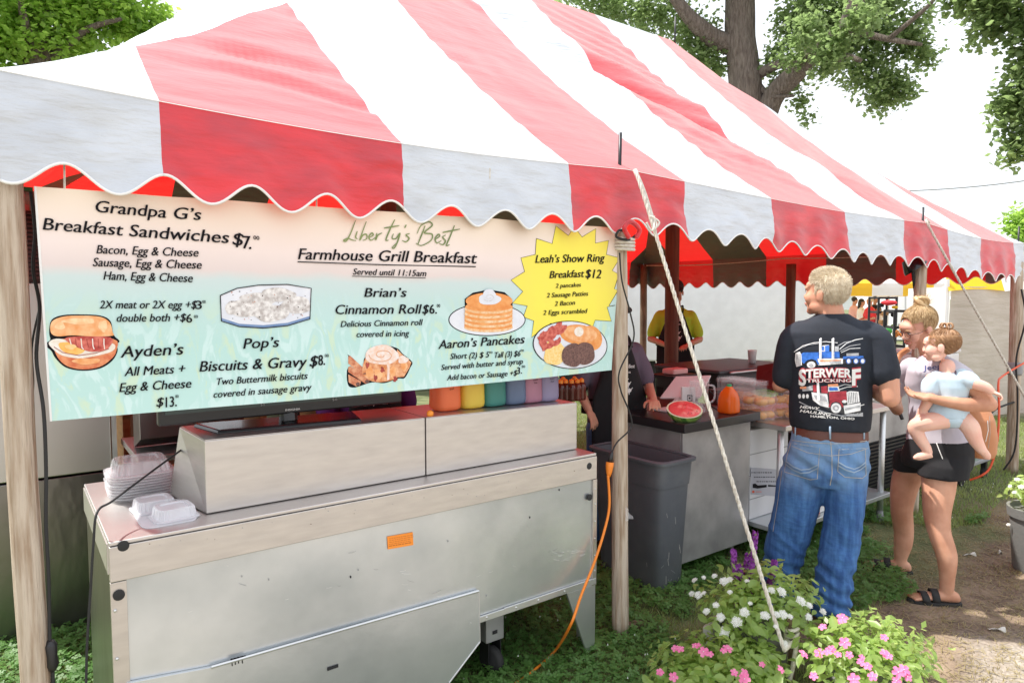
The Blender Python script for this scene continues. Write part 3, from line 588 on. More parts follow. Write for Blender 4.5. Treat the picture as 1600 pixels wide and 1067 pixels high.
# overhanging oak at the right edge
B = []
for a in [(1530, -8, 50, 24, 650, 13), (1500, -4, 30, 12, 200, 13), (1570, 14, 44, 30, 620, 13), (1545, 42, 32, 22, 330, 13), (1606, 60, 22, 34, 320, 13), (1598, 110, 18, 30, 220, 13), (1578, 158, 22, 28, 330, 13), (1590, 200, 20, 12, 110, 13), (1604, 150, 18, 30, 200, 13), (1582, 235, 16, 12, 100, 13), (1608, 225, 22, 22, 160, 13), (1690, 30, 50, 60, 700, 13), (1720, -110, 150, 80, 1500, 13), (1460, -30, 30, 12, 100, 13)]: bl(*a)
b1 = rp(1830, 560, 13.5); b1.z = 0
tree('oak_tree', 'oak at the right edge of the view with drooping dark green branches', b1, [(b1, .45), (rp(1825, 200, 13.5), .36), (rp(1810, -60, 13.5), .28), (rp(1790, -260, 13.5), .15)],
     [[(rp(1815, 60, 13.5), .16), (rp(1700, 20, 13.3), .1), (rp(1600, -4, 13), .05), (rp(1480, -14, 13), .025)], [(rp(1700, 20, 13.3), .07), (rp(1620, 80, 13.1), .05), (rp(1590, 180, 13), .025)]], [(c, r, int(n*1.2)) for c, r, n in B], 'leaf_oak', .115)
# bright maple at the left
B = []
for a in [(20, 25, 60, 40, 1500, 15), (90, 30, 60, 36, 1500, 15), (160, 20, 52, 34, 1200, 15), (205, 35, 40, 26, 700, 15), (248, 30, 18, 24, 250, 15), (235, 55, 24, 14, 200, 15), (60, 75, 70, 22, 900, 15), (130, 68, 50, 18, 500, 15), (0, 80, 60, 30, 600, 15), (60, -60, 130, 60, 2200, 15), (180, -40, 70, 36, 700, 15), (-80, 20, 80, 90, 1200, 15), (60, -170, 130, 90, 1500, 15), (170, -8, 40, 20, 300, 15)]: bl(*a)
b2 = rp(60, 560, 15); b2.z = 0
tree('maple_tree', 'sunlit bright green maple beyond the left end of the tent', b2, [(b2, .4), (rp(70, 300, 15), .3), (rp(62, 80, 15), .22), (rp(50, -60, 15), .14), (rp(50, -200, 15), .06)],
     [[(rp(66, 120, 15), .12), (rp(40, 40, 14.6), .07), (rp(32, 0, 14.4), .04)], [(rp(66, 110, 15), .1), (rp(130, 50, 14.6), .06), (rp(190, 30, 14.4), .03)], [(rp(66, 140, 15), .1), (rp(0, 60, 15.2), .06), (rp(-80, 20, 15.2), .03)]], [(c, r, int(n*.8)) for c, r, n in B], 'leaf_maple', .13)
# small tree far right beyond the tent corner
b3 = rp(1640, 480, 60); b3.z = 0; V_ = [(rp(1615, 372, 60), (2.2, 2, 1.9), 900), (rp(1640, 360, 60), (3, 2.5, 3), 900), (rp(1600, 352, 60), (.9, .8, .8), 200)]
tree('far_tree', 'small hazy tree far behind the right corner pole', b3, [(b3, .3), (rp(1640, 400, 60), .2), (rp(1638, 360, 60), .1)], [], V_, 'leaf_maple', .45)
# power line
mb = MB(); A_, B_ = rp(1300, 300, 40), rp(1900, 225, 40); mb.tube([A_.lerp(B_, i/20)-Vector((0, 0, .6*math.sin(PI*i/20))) for i in range(21)], .035, 5); tag(mb.obj('power_line', 'wire', None, True), 'thin power line crossing the pale sky at the right', 'wire')
# ================================================================ MENU BANNER
def banner_mat():
    m = bpy.data.materials.new('banner_print'); m.use_nodes = True; n = m.node_tree; L = n.links.new; b = n.nodes['Principled BSDF']; b.inputs['Roughness'].default_value = .5
    tc = n.nodes.new('ShaderNodeTexCoord'); sp = n.nodes.new('ShaderNodeSeparateXYZ'); L(tc.outputs['Object'], sp.inputs[0])
    nz = n.nodes.new('ShaderNodeTexNoise'); nz.inputs['Scale'].default_value = 4; nz.inputs['Detail'].default_value = 6; L(tc.outputs['Object'], nz.inputs['Vector'])
    ma = n.nodes.new('ShaderNodeMath'); ma.operation = 'MULTIPLY_ADD'; ma.inputs[1].default_value = .05; L(nz.outputs['Fac'], ma.inputs[0]); L(sp.outputs['Z'], ma.inputs[2])
    mr_ = n.nodes.new('ShaderNodeMapRange'); mr_.inputs[1].default_value = 1.31; mr_.inputs[2].default_value = 2.03; L(ma.outputs[0], mr_.inputs[0])
    cr = n.nodes.new('ShaderNodeValToRGB'); L(mr_.outputs[0], cr.inputs[0]); e = cr.color_ramp.elements
    e[0].position = 0; e[0].color = (.50, .74, .70, 1); e[1].position = 1; e[1].color = (.86, .71, .53, 1)
    for p_, c_ in ((.3, (.47, .71, .67)), (.5, (.52, .70, .68)), (.585, (.58, .69, .68)), (.63, (.74, .64, .61)), (.72, (.84, .72, .67)), (.86, (.86, .73, .61))):
        q_ = e.new(p_); q_.color = (*c_, 1)
    # corn leaves in the lower half: stretched swirls of pale green and yellow
    mp = n.nodes.new('ShaderNodeMapping'); mp.inputs['Scale'].default_value = (16, 1, 6); L(tc.outputs['Object'], mp.inputs[0])
    nl = n.nodes.new('ShaderNodeTexNoise'); nl.inputs['Scale'].default_value = 1; nl.inputs['Detail'].default_value = 4; nl.inputs['Distortion'].default_value = 1.6; L(mp.outputs[0], nl.inputs['Vector'])
    r1 = n.nodes.new('ShaderNodeMapRange'); r1.inputs[1].default_value = .54; r1.inputs[2].default_value = .62; L(nl.outputs['Fac'], r1.inputs[0])
    r2 = n.nodes.new('ShaderNodeMapRange'); r2.inputs[1].default_value = 1.68; r2.inputs[2].default_value = 1.5; r2.inputs[4].default_value = .6; L(sp.outputs['Z'], r2.inputs[0])
    mu = n.nodes.new('ShaderNodeMath'); mu.operation = 'MULTIPLY'; L(r1.outputs[0], mu.inputs[0]); L(r2.outputs[0], mu.inputs[1])
    m1 = n.nodes.new('ShaderNodeMixRGB'); m1.inputs[2].default_value = (.64, .76, .50, 1); L(mu.outputs[0], m1.inputs[0]); L(cr.outputs[0], m1.inputs[1])
    r3 = n.nodes.new('ShaderNodeMapRange'); r3.inputs[1].default_value = .46; r3.inputs[2].default_value = .40; L(nl.outputs['Fac'], r3.inputs[0])
    mu2 = n.nodes.new('ShaderNodeMath'); mu2.operation = 'MULTIPLY'; L(r3.outputs[0], mu2.inputs[0]); L(r2.outputs[0], mu2.inputs[1])
    m2 = n.nodes.new('ShaderNodeMixRGB'); m2.inputs[2].default_value = (.66, .84, .83, 1); L(mu2.outputs[0], m2.inputs[0]); L(m1.outputs[0], m2.inputs[1]); L(m2.outputs[0], b.inputs['Base Color'])
    MATS['banner_print'] = m
banner_mat()
def bw(x, z): 
    e = max(0, (z-1.75)/.22)
    return .010*noise.noise(Vector((x*2.2, z*2.5, 0)))+e*(.010*noise.noise(Vector((x*9, z*6, 2)))+.006*math.sin(x*19))+.012*math.sin(x*2.6)
BYP = 2.318
bt = thing('menu_banner', 'large printed breakfast menu banner hanging between the two front poles', 'banner', (1.2, BYP, 1.3))
C4 = [gp(80, 658, y=BYP), gp(955, 578, y=BYP), gp(55, 291, y=BYP), gp(971, 357, y=BYP)]
def bsurf(px, py, h):
    p = gp(px, py, y=BYP); return Vector((p.x, BYP+bw(p.x, p.z)-h, p.z))
mb = MB()
def bg_(u, v):
    p = (C4[0].lerp(C4[1], u)).lerp(C4[2].lerp(C4[3], u), v); return (p.x, BYP+bw(p.x, p.z), p.z-.008*math.sin(u*PI)*(1-v)+.0*v)
mb.grid(bg_, 150, 50); mb.obj('banner_sheet', 'banner_print', bt, True)
mb = MB(); mb.tube([Vector(bg_(0, i/20)) for i in range(21)], .003, 5); mb.obj('hem', 'trim', bt)
mb = MB()
for u in (.03, .35, .66, .97):
    p = Vector(bg_(u, 1)); mb.tube([p, p+Vector((.005, 0, .20))], .003, 5)
mb.obj('hanging_cord', 'rope', bt)
for n_, c_, c2_, s_ in (('p_bun', (.80, .32, .10), (.90, .52, .26), 40), ('p_bunlow', (.62, .14, .05), (.80, .32, .14), 50), ('p_bacon', (.42, .04, .03), (.70, .18, .13), 60), ('p_egg', (.88, .84, .78), (.80, .70, .58), 60), ('p_yolk', (.92, .42, .08), (.9, .55, .15), 50), ('p_cheese', (.95, .55, .2), (.95, .7, .4), 50),
                       ('p_plate', (.78, .80, .85), (.70, .73, .80), 20), ('p_blue', (.12, .22, .42), (.2, .3, .5), 20), ('p_gravy', (.84, .82, .80), (.46, .42, .40), 70), ('p_bunhi', (.95, .68, .40), (.88, .50, .24), 60), ('p_bacondk', (.26, .03, .02), (.45, .07, .05), 60), ('p_roll', (.62, .20, .06), (.85, .48, .26), 60), ('p_icing', (.85, .78, .74), (.85, .58, .44), 60), ('p_stick', (.50, .14, .06), (.74, .36, .20), 70),
                       ('p_cake', (.78, .27, .06), (.85, .38, .12), 40), ('p_cakeside', (.88, .66, .42), (.80, .42, .16), 60), ('p_yellow', (.91, .80, .085), (.88, .74, .10), 4), ('p_scramble', (.88, .56, .14), (.92, .72, .34), 90), ('p_patty', (.085, .040, .035), (.22, .11, .09), 130), ('p_olive', (.14, .20, .06), (.22, .28, .09), 14)):
    mat(n_, c_, .55, col2=c2_, vs=s_)
TX = [("Grandpa G\u2019s", 148, 331, 313, 344, 19), ("Breakfast Sandwiches", 67, 359, 357, 380, 19.5), ("$", 364, 382, 379, 384, 20), ("7", 380, 388, 392, 388.5, 21), ("00", 397, 374, 406, 375, 6.5), (".", 390, 389, 393, 389, 21),
      ("Bacon, Egg & Cheese", 151, 396, 310, 401, 14), ("Sausage, Egg & Cheese", 145, 416, 315, 420, 14), ("Ham, Egg & Cheese", 162, 437, 301, 441, 14), ("2X meat or 2X egg +$", 156, 482, 307, 482, 13), ("3", 307, 483, 316, 483, 14), ("00", 317, 474, 322, 474, 5),
      ("double both +$", 182, 503, 290, 502, 13), ("6", 292, 504, 301, 504, 14), ("00", 304, 497, 310, 497, 5), ("Ayden\u2019s", 189, 559, 286, 554, 19), ("All Meats +", 195, 588, 289, 583, 15), ("Egg & Cheese", 187, 613, 299, 606, 15), ("$", 245, 636, 255, 635, 15), ("13.", 260, 637, 277, 635, 17), ("00", 275, 622, 280, 622, 5),
      ("Pop\u2019s", 381, 545, 435, 542, 17), ("Biscuits & Gravy", 313, 581, 478, 573, 17.5), ("$", 484, 573, 495, 572, 18), ("8.", 498, 571, 508, 570, 17), ("00", 508, 558, 514, 558, 5), ("Two Buttermilk biscuits", 338, 602, 480, 592, 11.5), ("covered in sausage gravy", 334, 622, 486, 610, 11.5),
      ("Farmhouse Grill Breakfast", 467, 405, 740, 412, 18), ("Served until 11:15am", 552, 429, 663, 432, 10), ("Brian\u2019s", 570, 464, 633, 464, 15), ("Cinnamon Roll", 524, 491, 655, 490, 15.5), ("$", 659, 490, 667, 490, 15), ("6.", 670, 490, 681, 490, 15), ("00", 681, 480, 686, 480, 5),
      ("Delicious Cinnamon roll", 533, 511, 658, 508, 10), ("covered in icing", 557, 527, 638, 525, 10), ("Aaron\u2019s Pancakes", 684, 545, 815, 536, 14.5), ("Short (2) $ 5", 702, 561, 761, 558, 9.5), ("00", 762, 552, 767, 552, 3.6), ("Tall (3) $6", 769, 559, 809, 556, 9.5), ("00", 810, 549, 815, 549, 3.6), ("Served with butter and syrup", 688, 578, 813, 568, 9), ("Add bacon or Sausage +$", 697, 594, 804, 586, 9), ("3.", 805, 584, 812, 583, 11), ("00", 812, 574, 817, 574, 4),
      ("Leah\u2019s Show Ring", 834, 411, 941, 409, 13), ("Breakfast", 856, 435, 909, 433, 12), ("$12", 912, 434, 936, 435, 14), ("2 pancakes", 865, 450, 904, 448, 7), ("2 Sausage Patties", 851, 465, 915, 462, 7.5), ("2 Bacon", 863, 478, 894, 476, 7.5), ("2 Eggs scrambled", 845, 492, 913, 489, 7.5)]
def c2(x, y): return (x/2.667, 260+y/2.667)
def c3(x, y): return (480+x/2.808, 300+y/2.808)
d = Decal(bsurf, 12); S = [(1000, 205), (1068, 228), (1083, 150), (1145, 192), (1172, 152), (1207, 198), (1262, 162), (1262, 225), (1320, 213), (1308, 275), (1372, 290), (1335, 345), (1366, 362), (1345, 425), (1362, 432), (1320, 500), (1350, 497), (1312, 505), (1333, 567), (1258, 562), (1240, 610), (1190, 585), (1100, 600), (1060, 575), (975, 637), (985, 565), (940, 548), (958, 500), (893, 488), (940, 437), (888, 387), (948, 350), (932, 290), (995, 275)]
P = [c3(*p) for p in S]; d.poly(P, 'p_yellow', 1); d.line(P+[P[0]], .8, 'print_black', 2); d.obj('starburst', bt)
for i, (t_, x0, y0, x1, y1, h) in enumerate(TX):
    d = Decal(bsurf, 0, .0011); big = h > 15; d.text(t_, x0, y0, x1, y1, h, bold=.018 if h > 7 else .01, shear=0 if t_ in ('7', '00', '8.', '13.', '6', '3', '6.', '3.') else .2, lay=3)
    if t_.startswith('Farmhouse'): d.line([(466, 409), (600, 414), (740, 417)], 1.6, 'print_black', 3)
    if t_.startswith('Served until'): d.line([(551, 431.5), (663, 434.5)], 1.0, 'print_black', 3)
    d.obj('lettering', bt)
d = Decal(bsurf, 0, .0011)
for s_ in ([(215, 125), (205, 150), (190, 185), (172, 215), (160, 213), (178, 204), (200, 211), (216, 214)], [(222, 172), (214, 198), (222, 206)], [(262, 130), (245, 175), (232, 212), (246, 190), (262, 186), (262, 205), (245, 213)], [(270, 201), (290, 190), (285, 180), (272, 196), (280, 212), (302, 198)], [(306, 180), (300, 211), (310, 190), (328, 180)],
           [(380, 122), (360, 165), (343, 210), (354, 212)], [(336, 159), (398, 149)], [(374, 184), (368, 204), (384, 205), (400, 182), (392, 215), (378, 246), (369, 244), (388, 224)], [(426, 146), (420, 160)], [(442, 184), (426, 190), (440, 205), (426, 220), (410, 214)],
           [(508, 150), (490, 200), (478, 232)], [(474, 184), (490, 150), (525, 133), (541, 148), (505, 180), (540, 187), (535, 214), (495, 236), (470, 226)], [(552, 211), (575, 195), (568, 187), (554, 206), (562, 225), (582, 214)], [(602, 190), (588, 200), (600, 215), (590, 232), (573, 227)], [(642, 148), (622, 195), (604, 235), (618, 232)], [(588, 179), (664, 164)]):
    P = smooth_path([Vector((*c3(*p), 0)) for p in s_], 6); n = len(P); d.line([(p.x, p.y) for p in P], [1.0+1.1*math.sin(PI*min(1, (i+1)/n)) for i in range(n)], 'p_olive', 3)
d.obj('script_lettering', bt)
def rnd(P, n=4):
    P = [Vector((*p, 0)) for p in P]; N = len(P); out = []
    for i in range(N):
        a, b, c, e = P[i-1], P[i], P[(i+1) % N], P[(i+2) % N]
        for k in range(n): t = k/n; out.append(tuple((.5*((2*b)+(c-a)*t+(2*a-5*b+4*c-e)*t*t+(3*b-a-3*c+e)*t**3))[:2]))
    return out
def pic(name, fn, sc, sx):
    d = Decal(bsurf, 10, .0007); fn(d, sc, sx); d.obj(name, bt)
def f_sand(d, c, k):
    O = [(215, 640), (262, 620), (340, 617), (420, 622), (462, 645), (474, 700), (500, 728), (488, 742), (492, 770), (470, 810), (420, 842), (345, 852), (275, 838), (232, 800), (215, 770), (196, 752), (196, 735), (210, 722), (205, 690)]
    d.poly(rnd([c(*p) for p in O]), 'print_black', 1); q_ = lambda P, m, l: d.poly(rnd([c(*p) for p in P]), m, l)
    q_([(222, 742), (240, 720), (470, 718), (486, 770), (462, 806), (415, 836), (345, 846), (280, 832), (240, 795)], 'p_bunlow', 2)
    q_([(203, 735), (235, 718), (300, 725), (420, 730), (478, 742), (470, 770), (400, 790), (330, 800), (260, 788), (222, 762)], 'p_egg', 3)
    q_([(248, 735), (330, 738), (355, 765), (320, 785), (262, 770)], 'p_yolk', 4); q_([(280, 712), (460, 712), (450, 760), (400, 772), (360, 768), (300, 742)], 'p_bacon', 5)
    q_([(215, 648), (262, 626), (340, 622), (418, 627), (458, 650), (470, 690), (468, 706), (380, 708), (300, 704), (240, 708), (212, 692)], 'p_bun', 6); d.ell(*c(330, 645), 26, 5, 'p_bunhi', lay=7, wob=.08); d.ell(*c(430, 665), 7, 9, 'p_bunhi', lay=7, wob=.1); d.ell(*c(250, 665), 8, 6, 'p_bunhi', lay=7, wob=.1)
    for k in range(7): d.line([c(290+k*24, 718), c(296+k*23, 740+k % 3*8), c(305+k*22, 762-(k % 2)*8)], 1.6, 'p_bacondk' if k % 2 else 'p_egg', 5.5)
    d.ell(*c(295, 752), 9, 4, 'p_cheese', lay=5.6, wob=.1); d.ell(*c(360, 812), 22, 5, 'p_bun', lay=4.2, wob=.1); d.line([c(225, 752), c(260, 775), c(330, 788), c(400, 778), c(455, 760)], 1.0, 'p_bacondk', 5.4)
pic('sandwich_picture', f_sand, c2, 1)
def f_bis(d, c, k):
    P = [c(*p) for p in [(920, 538), (990, 508), (1080, 495), (1200, 492), (1300, 508), (1294, 636), (1200, 664), (1100, 674), (1000, 668), (925, 645)]]; d.poly(P, 'p_plate', 1); d.poly([c(*p) for p in [(925, 632), (1000, 656), (1100, 662), (1200, 652), (1294, 624), (1294, 634), (1200, 662), (1100, 672), (1000, 666), (925, 643)]], 'p_blue', 2); d.line(P+[P[0]], 1.5, 'print_black', 4)
    for x, y, a, b_ in ((1030, 590, 34, 22), (1130, 610, 33, 22), (1160, 535, 30, 18), (1238, 578, 26, 22), (1080, 555, 33, 18), (975, 590, 15, 17)): d.ell(*c(x, y), a*.9, b_*.62, 'p_gravy', lay=2+.4*((x*7) % 3), wob=.06)
    rs = random.Random(4)
    for _ in range(46): x, y = rs.uniform(955, 1275), rs.uniform(515, 640); d.ell(*c(x, y), rs.uniform(.5, 1.3), rs.uniform(.4, 1), rs.choice(['p_patty', 'p_stick', 'print_black']), lay=4, n=6)
pic('biscuits_picture', f_bis, c2, 1)
def f_roll(d, c, k):
    d.poly(rnd([c(*p) for p in [(178, 712), (250, 772), (250, 735), (285, 690), (335, 672), (395, 685), (420, 710), (460, 745), (452, 770), (428, 815), (398, 818), (340, 838), (285, 835), (210, 858), (180, 842), (182, 770), (240, 800)]]), 'print_black', 1)
    for P in ([(182, 722), (190, 718), (262, 785), (262, 800), (245, 806), (182, 752)], [(182, 768), (192, 764), (275, 822), (272, 838), (258, 842), (182, 790)], [(182, 800), (238, 830), (232, 850), (215, 852), (184, 835)]): d.poly([c(*p) for p in P], 'p_stick', 2)
    for x, y in ((253, 793), (264, 832), (224, 843)): d.ell(*c(x, y), 3.2, 3, 'p_patty', lay=3, n=10)
    d.poly([c(*p) for p in [(395, 690), (420, 715), (456, 747), (448, 770), (424, 810), (398, 812), (390, 760)]], 'p_roll', 2); d.poly(rnd([c(*p) for p in [(250, 745), (270, 715), (330, 735), (398, 720), (402, 770), (396, 812), (340, 832), (285, 830), (245, 800), (244, 770)]]), 'p_roll', 3)
    for x, y, a_, b_ in ((275, 790, 6, 9), (315, 800, 8, 8), (375, 790, 5, 10), (425, 765, 5, 7)): d.ell(*c(x, y), a_, b_, 'p_bun', lay=3.4, wob=.15)
    for x, y in ((265, 760), (300, 815), (385, 820), (330, 780)): d.ell(*c(x, y), 3, 4.5, 'p_bacondk', lay=3.6, wob=.2)
    d.ell(*c(420, 735), 8, 6, 'p_icing', lay=3.8, wob=.1)
    d.ell(*c(328, 715), 26, 15.5, 'p_icing', lay=4, wob=.04); d.poly([c(*p) for p in [(345, 735), (362, 735), (360, 822), (350, 826), (352, 770)]], 'p_icing', 4)
    P = [c(328+math.cos(a)*(8+a*5.2), 715+math.sin(a)*(5+a*3)) for a in np.linspace(0, 9.5, 40)]; d.line(P, 1.0, 'p_roll', 5)
pic('cinnamon_roll_picture', f_roll, c3, 1)
def f_pan(d, c, k):
    d.ell(*c(783, 560), 59.5, 25.5, 'print_black', lay=1, n=40); d.poly([c(*p) for p in [(685, 470), (720, 442), (790, 428), (860, 440), (893, 470), (900, 590), (690, 590)]], 'print_black', 1); d.ell(*c(783, 560), 58, 24, 'p_plate', lay=2, n=40)
    for i in range(5): y = 592-i*20; d.ell(*c(788, y), 37.5, 8.2, 'p_cakeside', lay=3+i, wob=.01, n=30); d.ell(*c(788, y-9), 37, 7.5, 'p_cake', lay=3.5+i, wob=.01, n=30)
    d.ell(*c(789, 478), 36.5, 13, 'p_cake', lay=9, n=32); d.ell(*c(790, 470), 17.5, 9, 'p_plate', lay=10, wob=.05); d.ell(*c(788, 448), 10, 7.5, 'p_plate', lay=11, wob=.04)
    P = [c(788+math.cos(a)*(4+a*2.4), 462+math.sin(a)*(3+a*1.7)) for a in np.linspace(0, 9, 30)]; d.line(P, .7, 'p_gravy', 12)
pic('pancakes_picture', f_pan, c3, 1)
def f_plate(d, c, k):
    d.ell(*c(1147, 670), 59.8, 37.5, 'print_black', lay=3, rot=.06, n=44); d.ell(*c(1147, 670), 58.3, 36.2, 'p_plate', lay=4, rot=.06, n=44)
    d.ell(*c(1240, 640), 17, 20, 'p_cake', lay=5, rot=-.5); d.ell(*c(1182, 625), 30, 15.5, 'p_cake', lay=6, rot=.1); d.ell(*c(1190, 622), 27, 12.5, 'p_bun', lay=7, rot=.1); d.ell(*c(1181, 612), 7.5, 7.5, 'p_egg', lay=8)
    d.ell(*c(1078, 705), 20, 18.5, 'p_scramble', lay=6, rot=.6, wob=.1, n=30)
    for a, b_ in (((1002, 640), (1095, 578)), ((1008, 662), (1118, 590)), ((1018, 680), (1090, 650))):
        P = [(a[0]+(b_[0]-a[0])*t+7*math.sin(t*16), a[1]+(b_[1]-a[1])*t+7*math.cos(t*16)) for t in np.linspace(0, 1, 26)]; d.line([c(*p) for p in P], 8.5, 'p_bacon', 7)
    d.ell(*c(1155, 715), 17.5, 18.5, 'p_patty', lay=8, wob=.03, n=30); d.ell(*c(1207, 708), 17.5, 17.5, 'p_patty', lay=9, wob=.03, n=30)
pic('breakfast_plate_picture', f_plate, c3, 1)

# ================================================================ STEEL COUNTER CART
ZT = .945; YF = 2.244; X0, X1 = .212, 2.140
ct = thing('steel_counter', 'long stainless steel concession counter in front of the kitchen, under the menu banner', 'counter', (1.2, 2.6, 0))
mb = MB(); mb.box(X0, X1, YF, 3.02, ZT-.012, ZT); mb.obj('counter_top', 'steel', ct, bev=.003)
mb = MB(); mb.box(X0, X1, YF-.004, YF+.02, ZT-.118, ZT-.014); mb.obj('front_band', 'steel_warm', ct, bev=.002)
mb = MB(); mb.box(X0-.003, X0+.01, YF+.021, 3.02, ZT-.10, ZT-.013); mb.obj('side_band', 'steel', ct)
mb = MB(); mb.box(X0+.005, X1-.02, YF+.008, YF+.02, .33, ZT-.12); mb.obj('front_panel', 'galvanized', ct)
mb = MB(); mb.box(X0+.002, X0+.012, YF+.02, 2.98, .05, ZT-.104); mb.obj('side_panel', 'steel_dark', ct)
mb = MB(); mb.box(X0+.06, X1-.06, 2.96, 2.98, .1, ZT-.02); mb.obj('back_panel', 'steel_dark', ct)
mb = MB(); mb.box(X1-.03, X1-.018, YF+.04, 2.98, .28, ZT-.02); mb.obj('side_panel', 'steel', ct)
mb = MB(); mb.box(X0, X0+.042, YF+.001, YF+.014, .04, ZT-.121); mb.obj('corner_strip', 'steel_warm', ct, bev=.001)
mb = MB(); mb.box(X1-.020, X1+.004, YF-.002, YF+.03, .33, ZT-.121); mb.obj('corner_strip', 'steel_warm', ct, bev=.001)
lo = [gp(430, 1067-12, y=YF), gp(748, 922, y=YF)]
mb = MB(); 
def PP(px, py, y=YF-.006): return gp(px, py, y=y)
Pl = [PP(205, 1108), PP(560, 1098), PP(700, 1067), PP(750, 1000), PP(748, 922), PP(330, 1040)]
Pl[0].z = .14; Pl[1].z = .13
mb.poly([PP(198, 1067)]+[PP(205, 1130)]+[PP(560, 1120), PP(702, 1066), PP(750, 1002), PP(748, 922), PP(330, 1042)], (0, .012, 0)); fixo = mb.obj('lower_panel', 'galvanized', ct, bev=.001)
mb = MB(); mb.tube([PP(330, 1042), PP(540, 982), PP(748, 923)], .005, 6); mb.tube([PP(748, 923), PP(750, 1002), PP(702, 1066)], .003, 6); mb.obj('panel_edge', 'alu', fixo)
mb = MB(); mb.box(1.62, X1, YF-.003, YF+.004, .335, .362); mb.obj('lower_flange', 'alu', ct, bev=.001)
mb = MB(); a, b_ = gp(750, 925, y=YF), gp(860, 1000, y=YF); mb.box(1.40, 1.62, YF-.003, YF+.004, .335, .36); mb.obj('lower_flange', 'alu', ct, bev=.001)
mb = MB(); mb.box(X0+.1, X1-.06, YF+.1, 2.95, .30, .34); mb.obj('under_frame', 'black_metal', ct)
# triangular wing leg at the right end
mb = MB(); A = [Vector((X1-.17, YF+.004, .33)), Vector((X1+.003, YF+.004, .33)), Vector((X1+.003, YF+.004, .015)), Vector((X1-.045, YF+.004, .015))]; mb.poly(A, (0, .012, 0)); mb.box(X1-.008, X1+.003, YF+.017, YF+.12, .015, .33); mb.obj('wing_leg', 'alu', ct, bev=.001)
# caster
for cx, cy in ((1.66, 2.40), (1.72, 2.88), (.42, 2.88)):
    mb = MB(); mb.box(cx-.045, cx+.05, cy-.03, cy+.04, .155, .34); c = mb.obj('caster', 'grey_panel', ct, bev=.004)
    mb = MB(); mb.box(cx-.012, cx+.012, cy-.034, cy-.031, .19, .205); mb.obj('slot', 'black_matte', c)
    for fx in (-.035, .028): mb = MB(); mb.box(cx+fx, cx+fx+.007, cy-.03, cy+.035, .06, .155); mb.obj('fork', 'black_metal', c)
    mb = MB(); mb.lathe([(.0, -.02), (.05, -.02), (.062, -.012), (.062, .012), (.05, .02), (0, .02)], (cx, cy-.005, .063), 24, (1, .25, 0)); mb.obj('wheel', 'black_rubber', c, True)
mb = MB(); mb.box(1.84, 1.92, 2.5, 2.56, .28, .34); mb.tube([(1.88, 2.53, .29), (1.9, 2.7, .12), (2.05, 2.9, .05)], .03, 8); mb.obj('tow_bar', 'grey_panel', ct)
# rivets and plugs
mb = MB(); k = 0
for px, py in ((178, 880), (180, 954), (183, 1029)): mb.ell(gp(px, py, y=YF-.001), (.005, .003, .005), None, 8, 6)
for z in (.40, .47, .55, .63, .71, .78): mb.ell((X1-.008, YF-.003, z), (.0035, .003, .0035), None, 8, 6)
for x in (1.45, 1.53, 1.68, 1.80, 1.95, 2.08): mb.ell((x, YF-.004, .349), (.0045, .003, .0045), None, 8, 6)
mb.obj('rivets', 'alu', ct, True)
for px, py, r in ((193, 853, .0155), (186, 930, .0155), (921, 728, .0155), (922, 777, .0145)):
    p = gp(px, py, y=YF-.005); mb = MB(); mb.lathe([(0, -.006), (r*1.0, -.006), (r*1.0, -.0008), (r*.8, .0002), (0, .0004)], p, 24, (0, -1, 0)); mb.obj('rubber_plug', 'black_rubber', ct, auto=30)
mb = MB()
for px, py in ((548, 901), (874, 765), (828, 808)): p = gp(px, py, y=YF+.006); mb.ell(p, (.003, .001, .005), None, 8, 5)
p = gp(520, 1042, y=YF-.008); mb.box(p.x-.02, p.x+.02, p.y-.001, p.y, p.z-.006, p.z+.006); mb.obj('dents', 'black_matte', ct)
ys = lambda px, py, h: gp(px, py, y=YF+.0055-h)
d = Decal(ys, 0, .0008); d.poly([(605, 838), (645, 831), (646, 851), (606, 858)], 'sticker', 1)
rs = random.Random(4)
for k in range(5):
    x = 608
    while x < 642: l = rs.uniform(2, 5); y = 841.5+k*2.9-(x-607)*.165; d.line([(x, y), (x+l, y-l*.165)], .7 if k < 4 else 1.4, 'sticker_ink', 2); x += l+1
d.obj('orange_sticker', ct)
d = Decal(lambda px, py, h: gp(px, py, y=YF-.0065-h), 0, .0008)
for x in (362, 367, 372, 378): d.line([(x, 1028-(x-362)*.25), (x+1, 1036+(x % 3)*2)], 1.6, 'print_black', 1)
d.line([(360, 1030), (384, 1024)], 2.2, 'print_black', 1); d.obj('paint_marks', ct)
d = Decal(lambda px, py, h: gp(px, py, y=YF+.0058-h), 0, .0005); rs = random.Random(21)
for _ in range(60):
    x, y = rs.choice([(rs.uniform(850, 915), rs.uniform(858, 900)), (rs.uniform(220, 900), rs.uniform(860, 960))]); 
    if y > 1040-(x-330)*.28-8: continue
    a = rs.uniform(-.5, .5); l = rs.uniform(3, 14); d.line([(x, y), (x+l*.5, y+a*l*.4+.6), (x+l, y+a*l)], rs.uniform(.25, .6), rs.choice(['print_white', 'grey_plastic', 'print_white']), 1)
for x, y in ((378, 900), (420, 905), (236, 890), (700, 845), (760, 930), (560, 890)): d.ell(x, y, 1.0, 1.6, 'grey_plastic', n=8)
o_ = d.obj('scratches', ct); o_['kind'] = 'stuff'
d = Decal(lambda px, py, h: gp(px, py, y=YF-.0044-h), 0, .0005)
for _ in range(26): x = rs.uniform(210, 900); y = 850-(x-200)*.163+rs.uniform(-6, 16); d.ell(x, y, rs.uniform(.4, 1.4), rs.uniform(.3, .7), rs.choice(['grey_plastic', 'wood_brown']), n=7)
o_ = d.obj('smudges', ct); o_['kind'] = 'stuff'
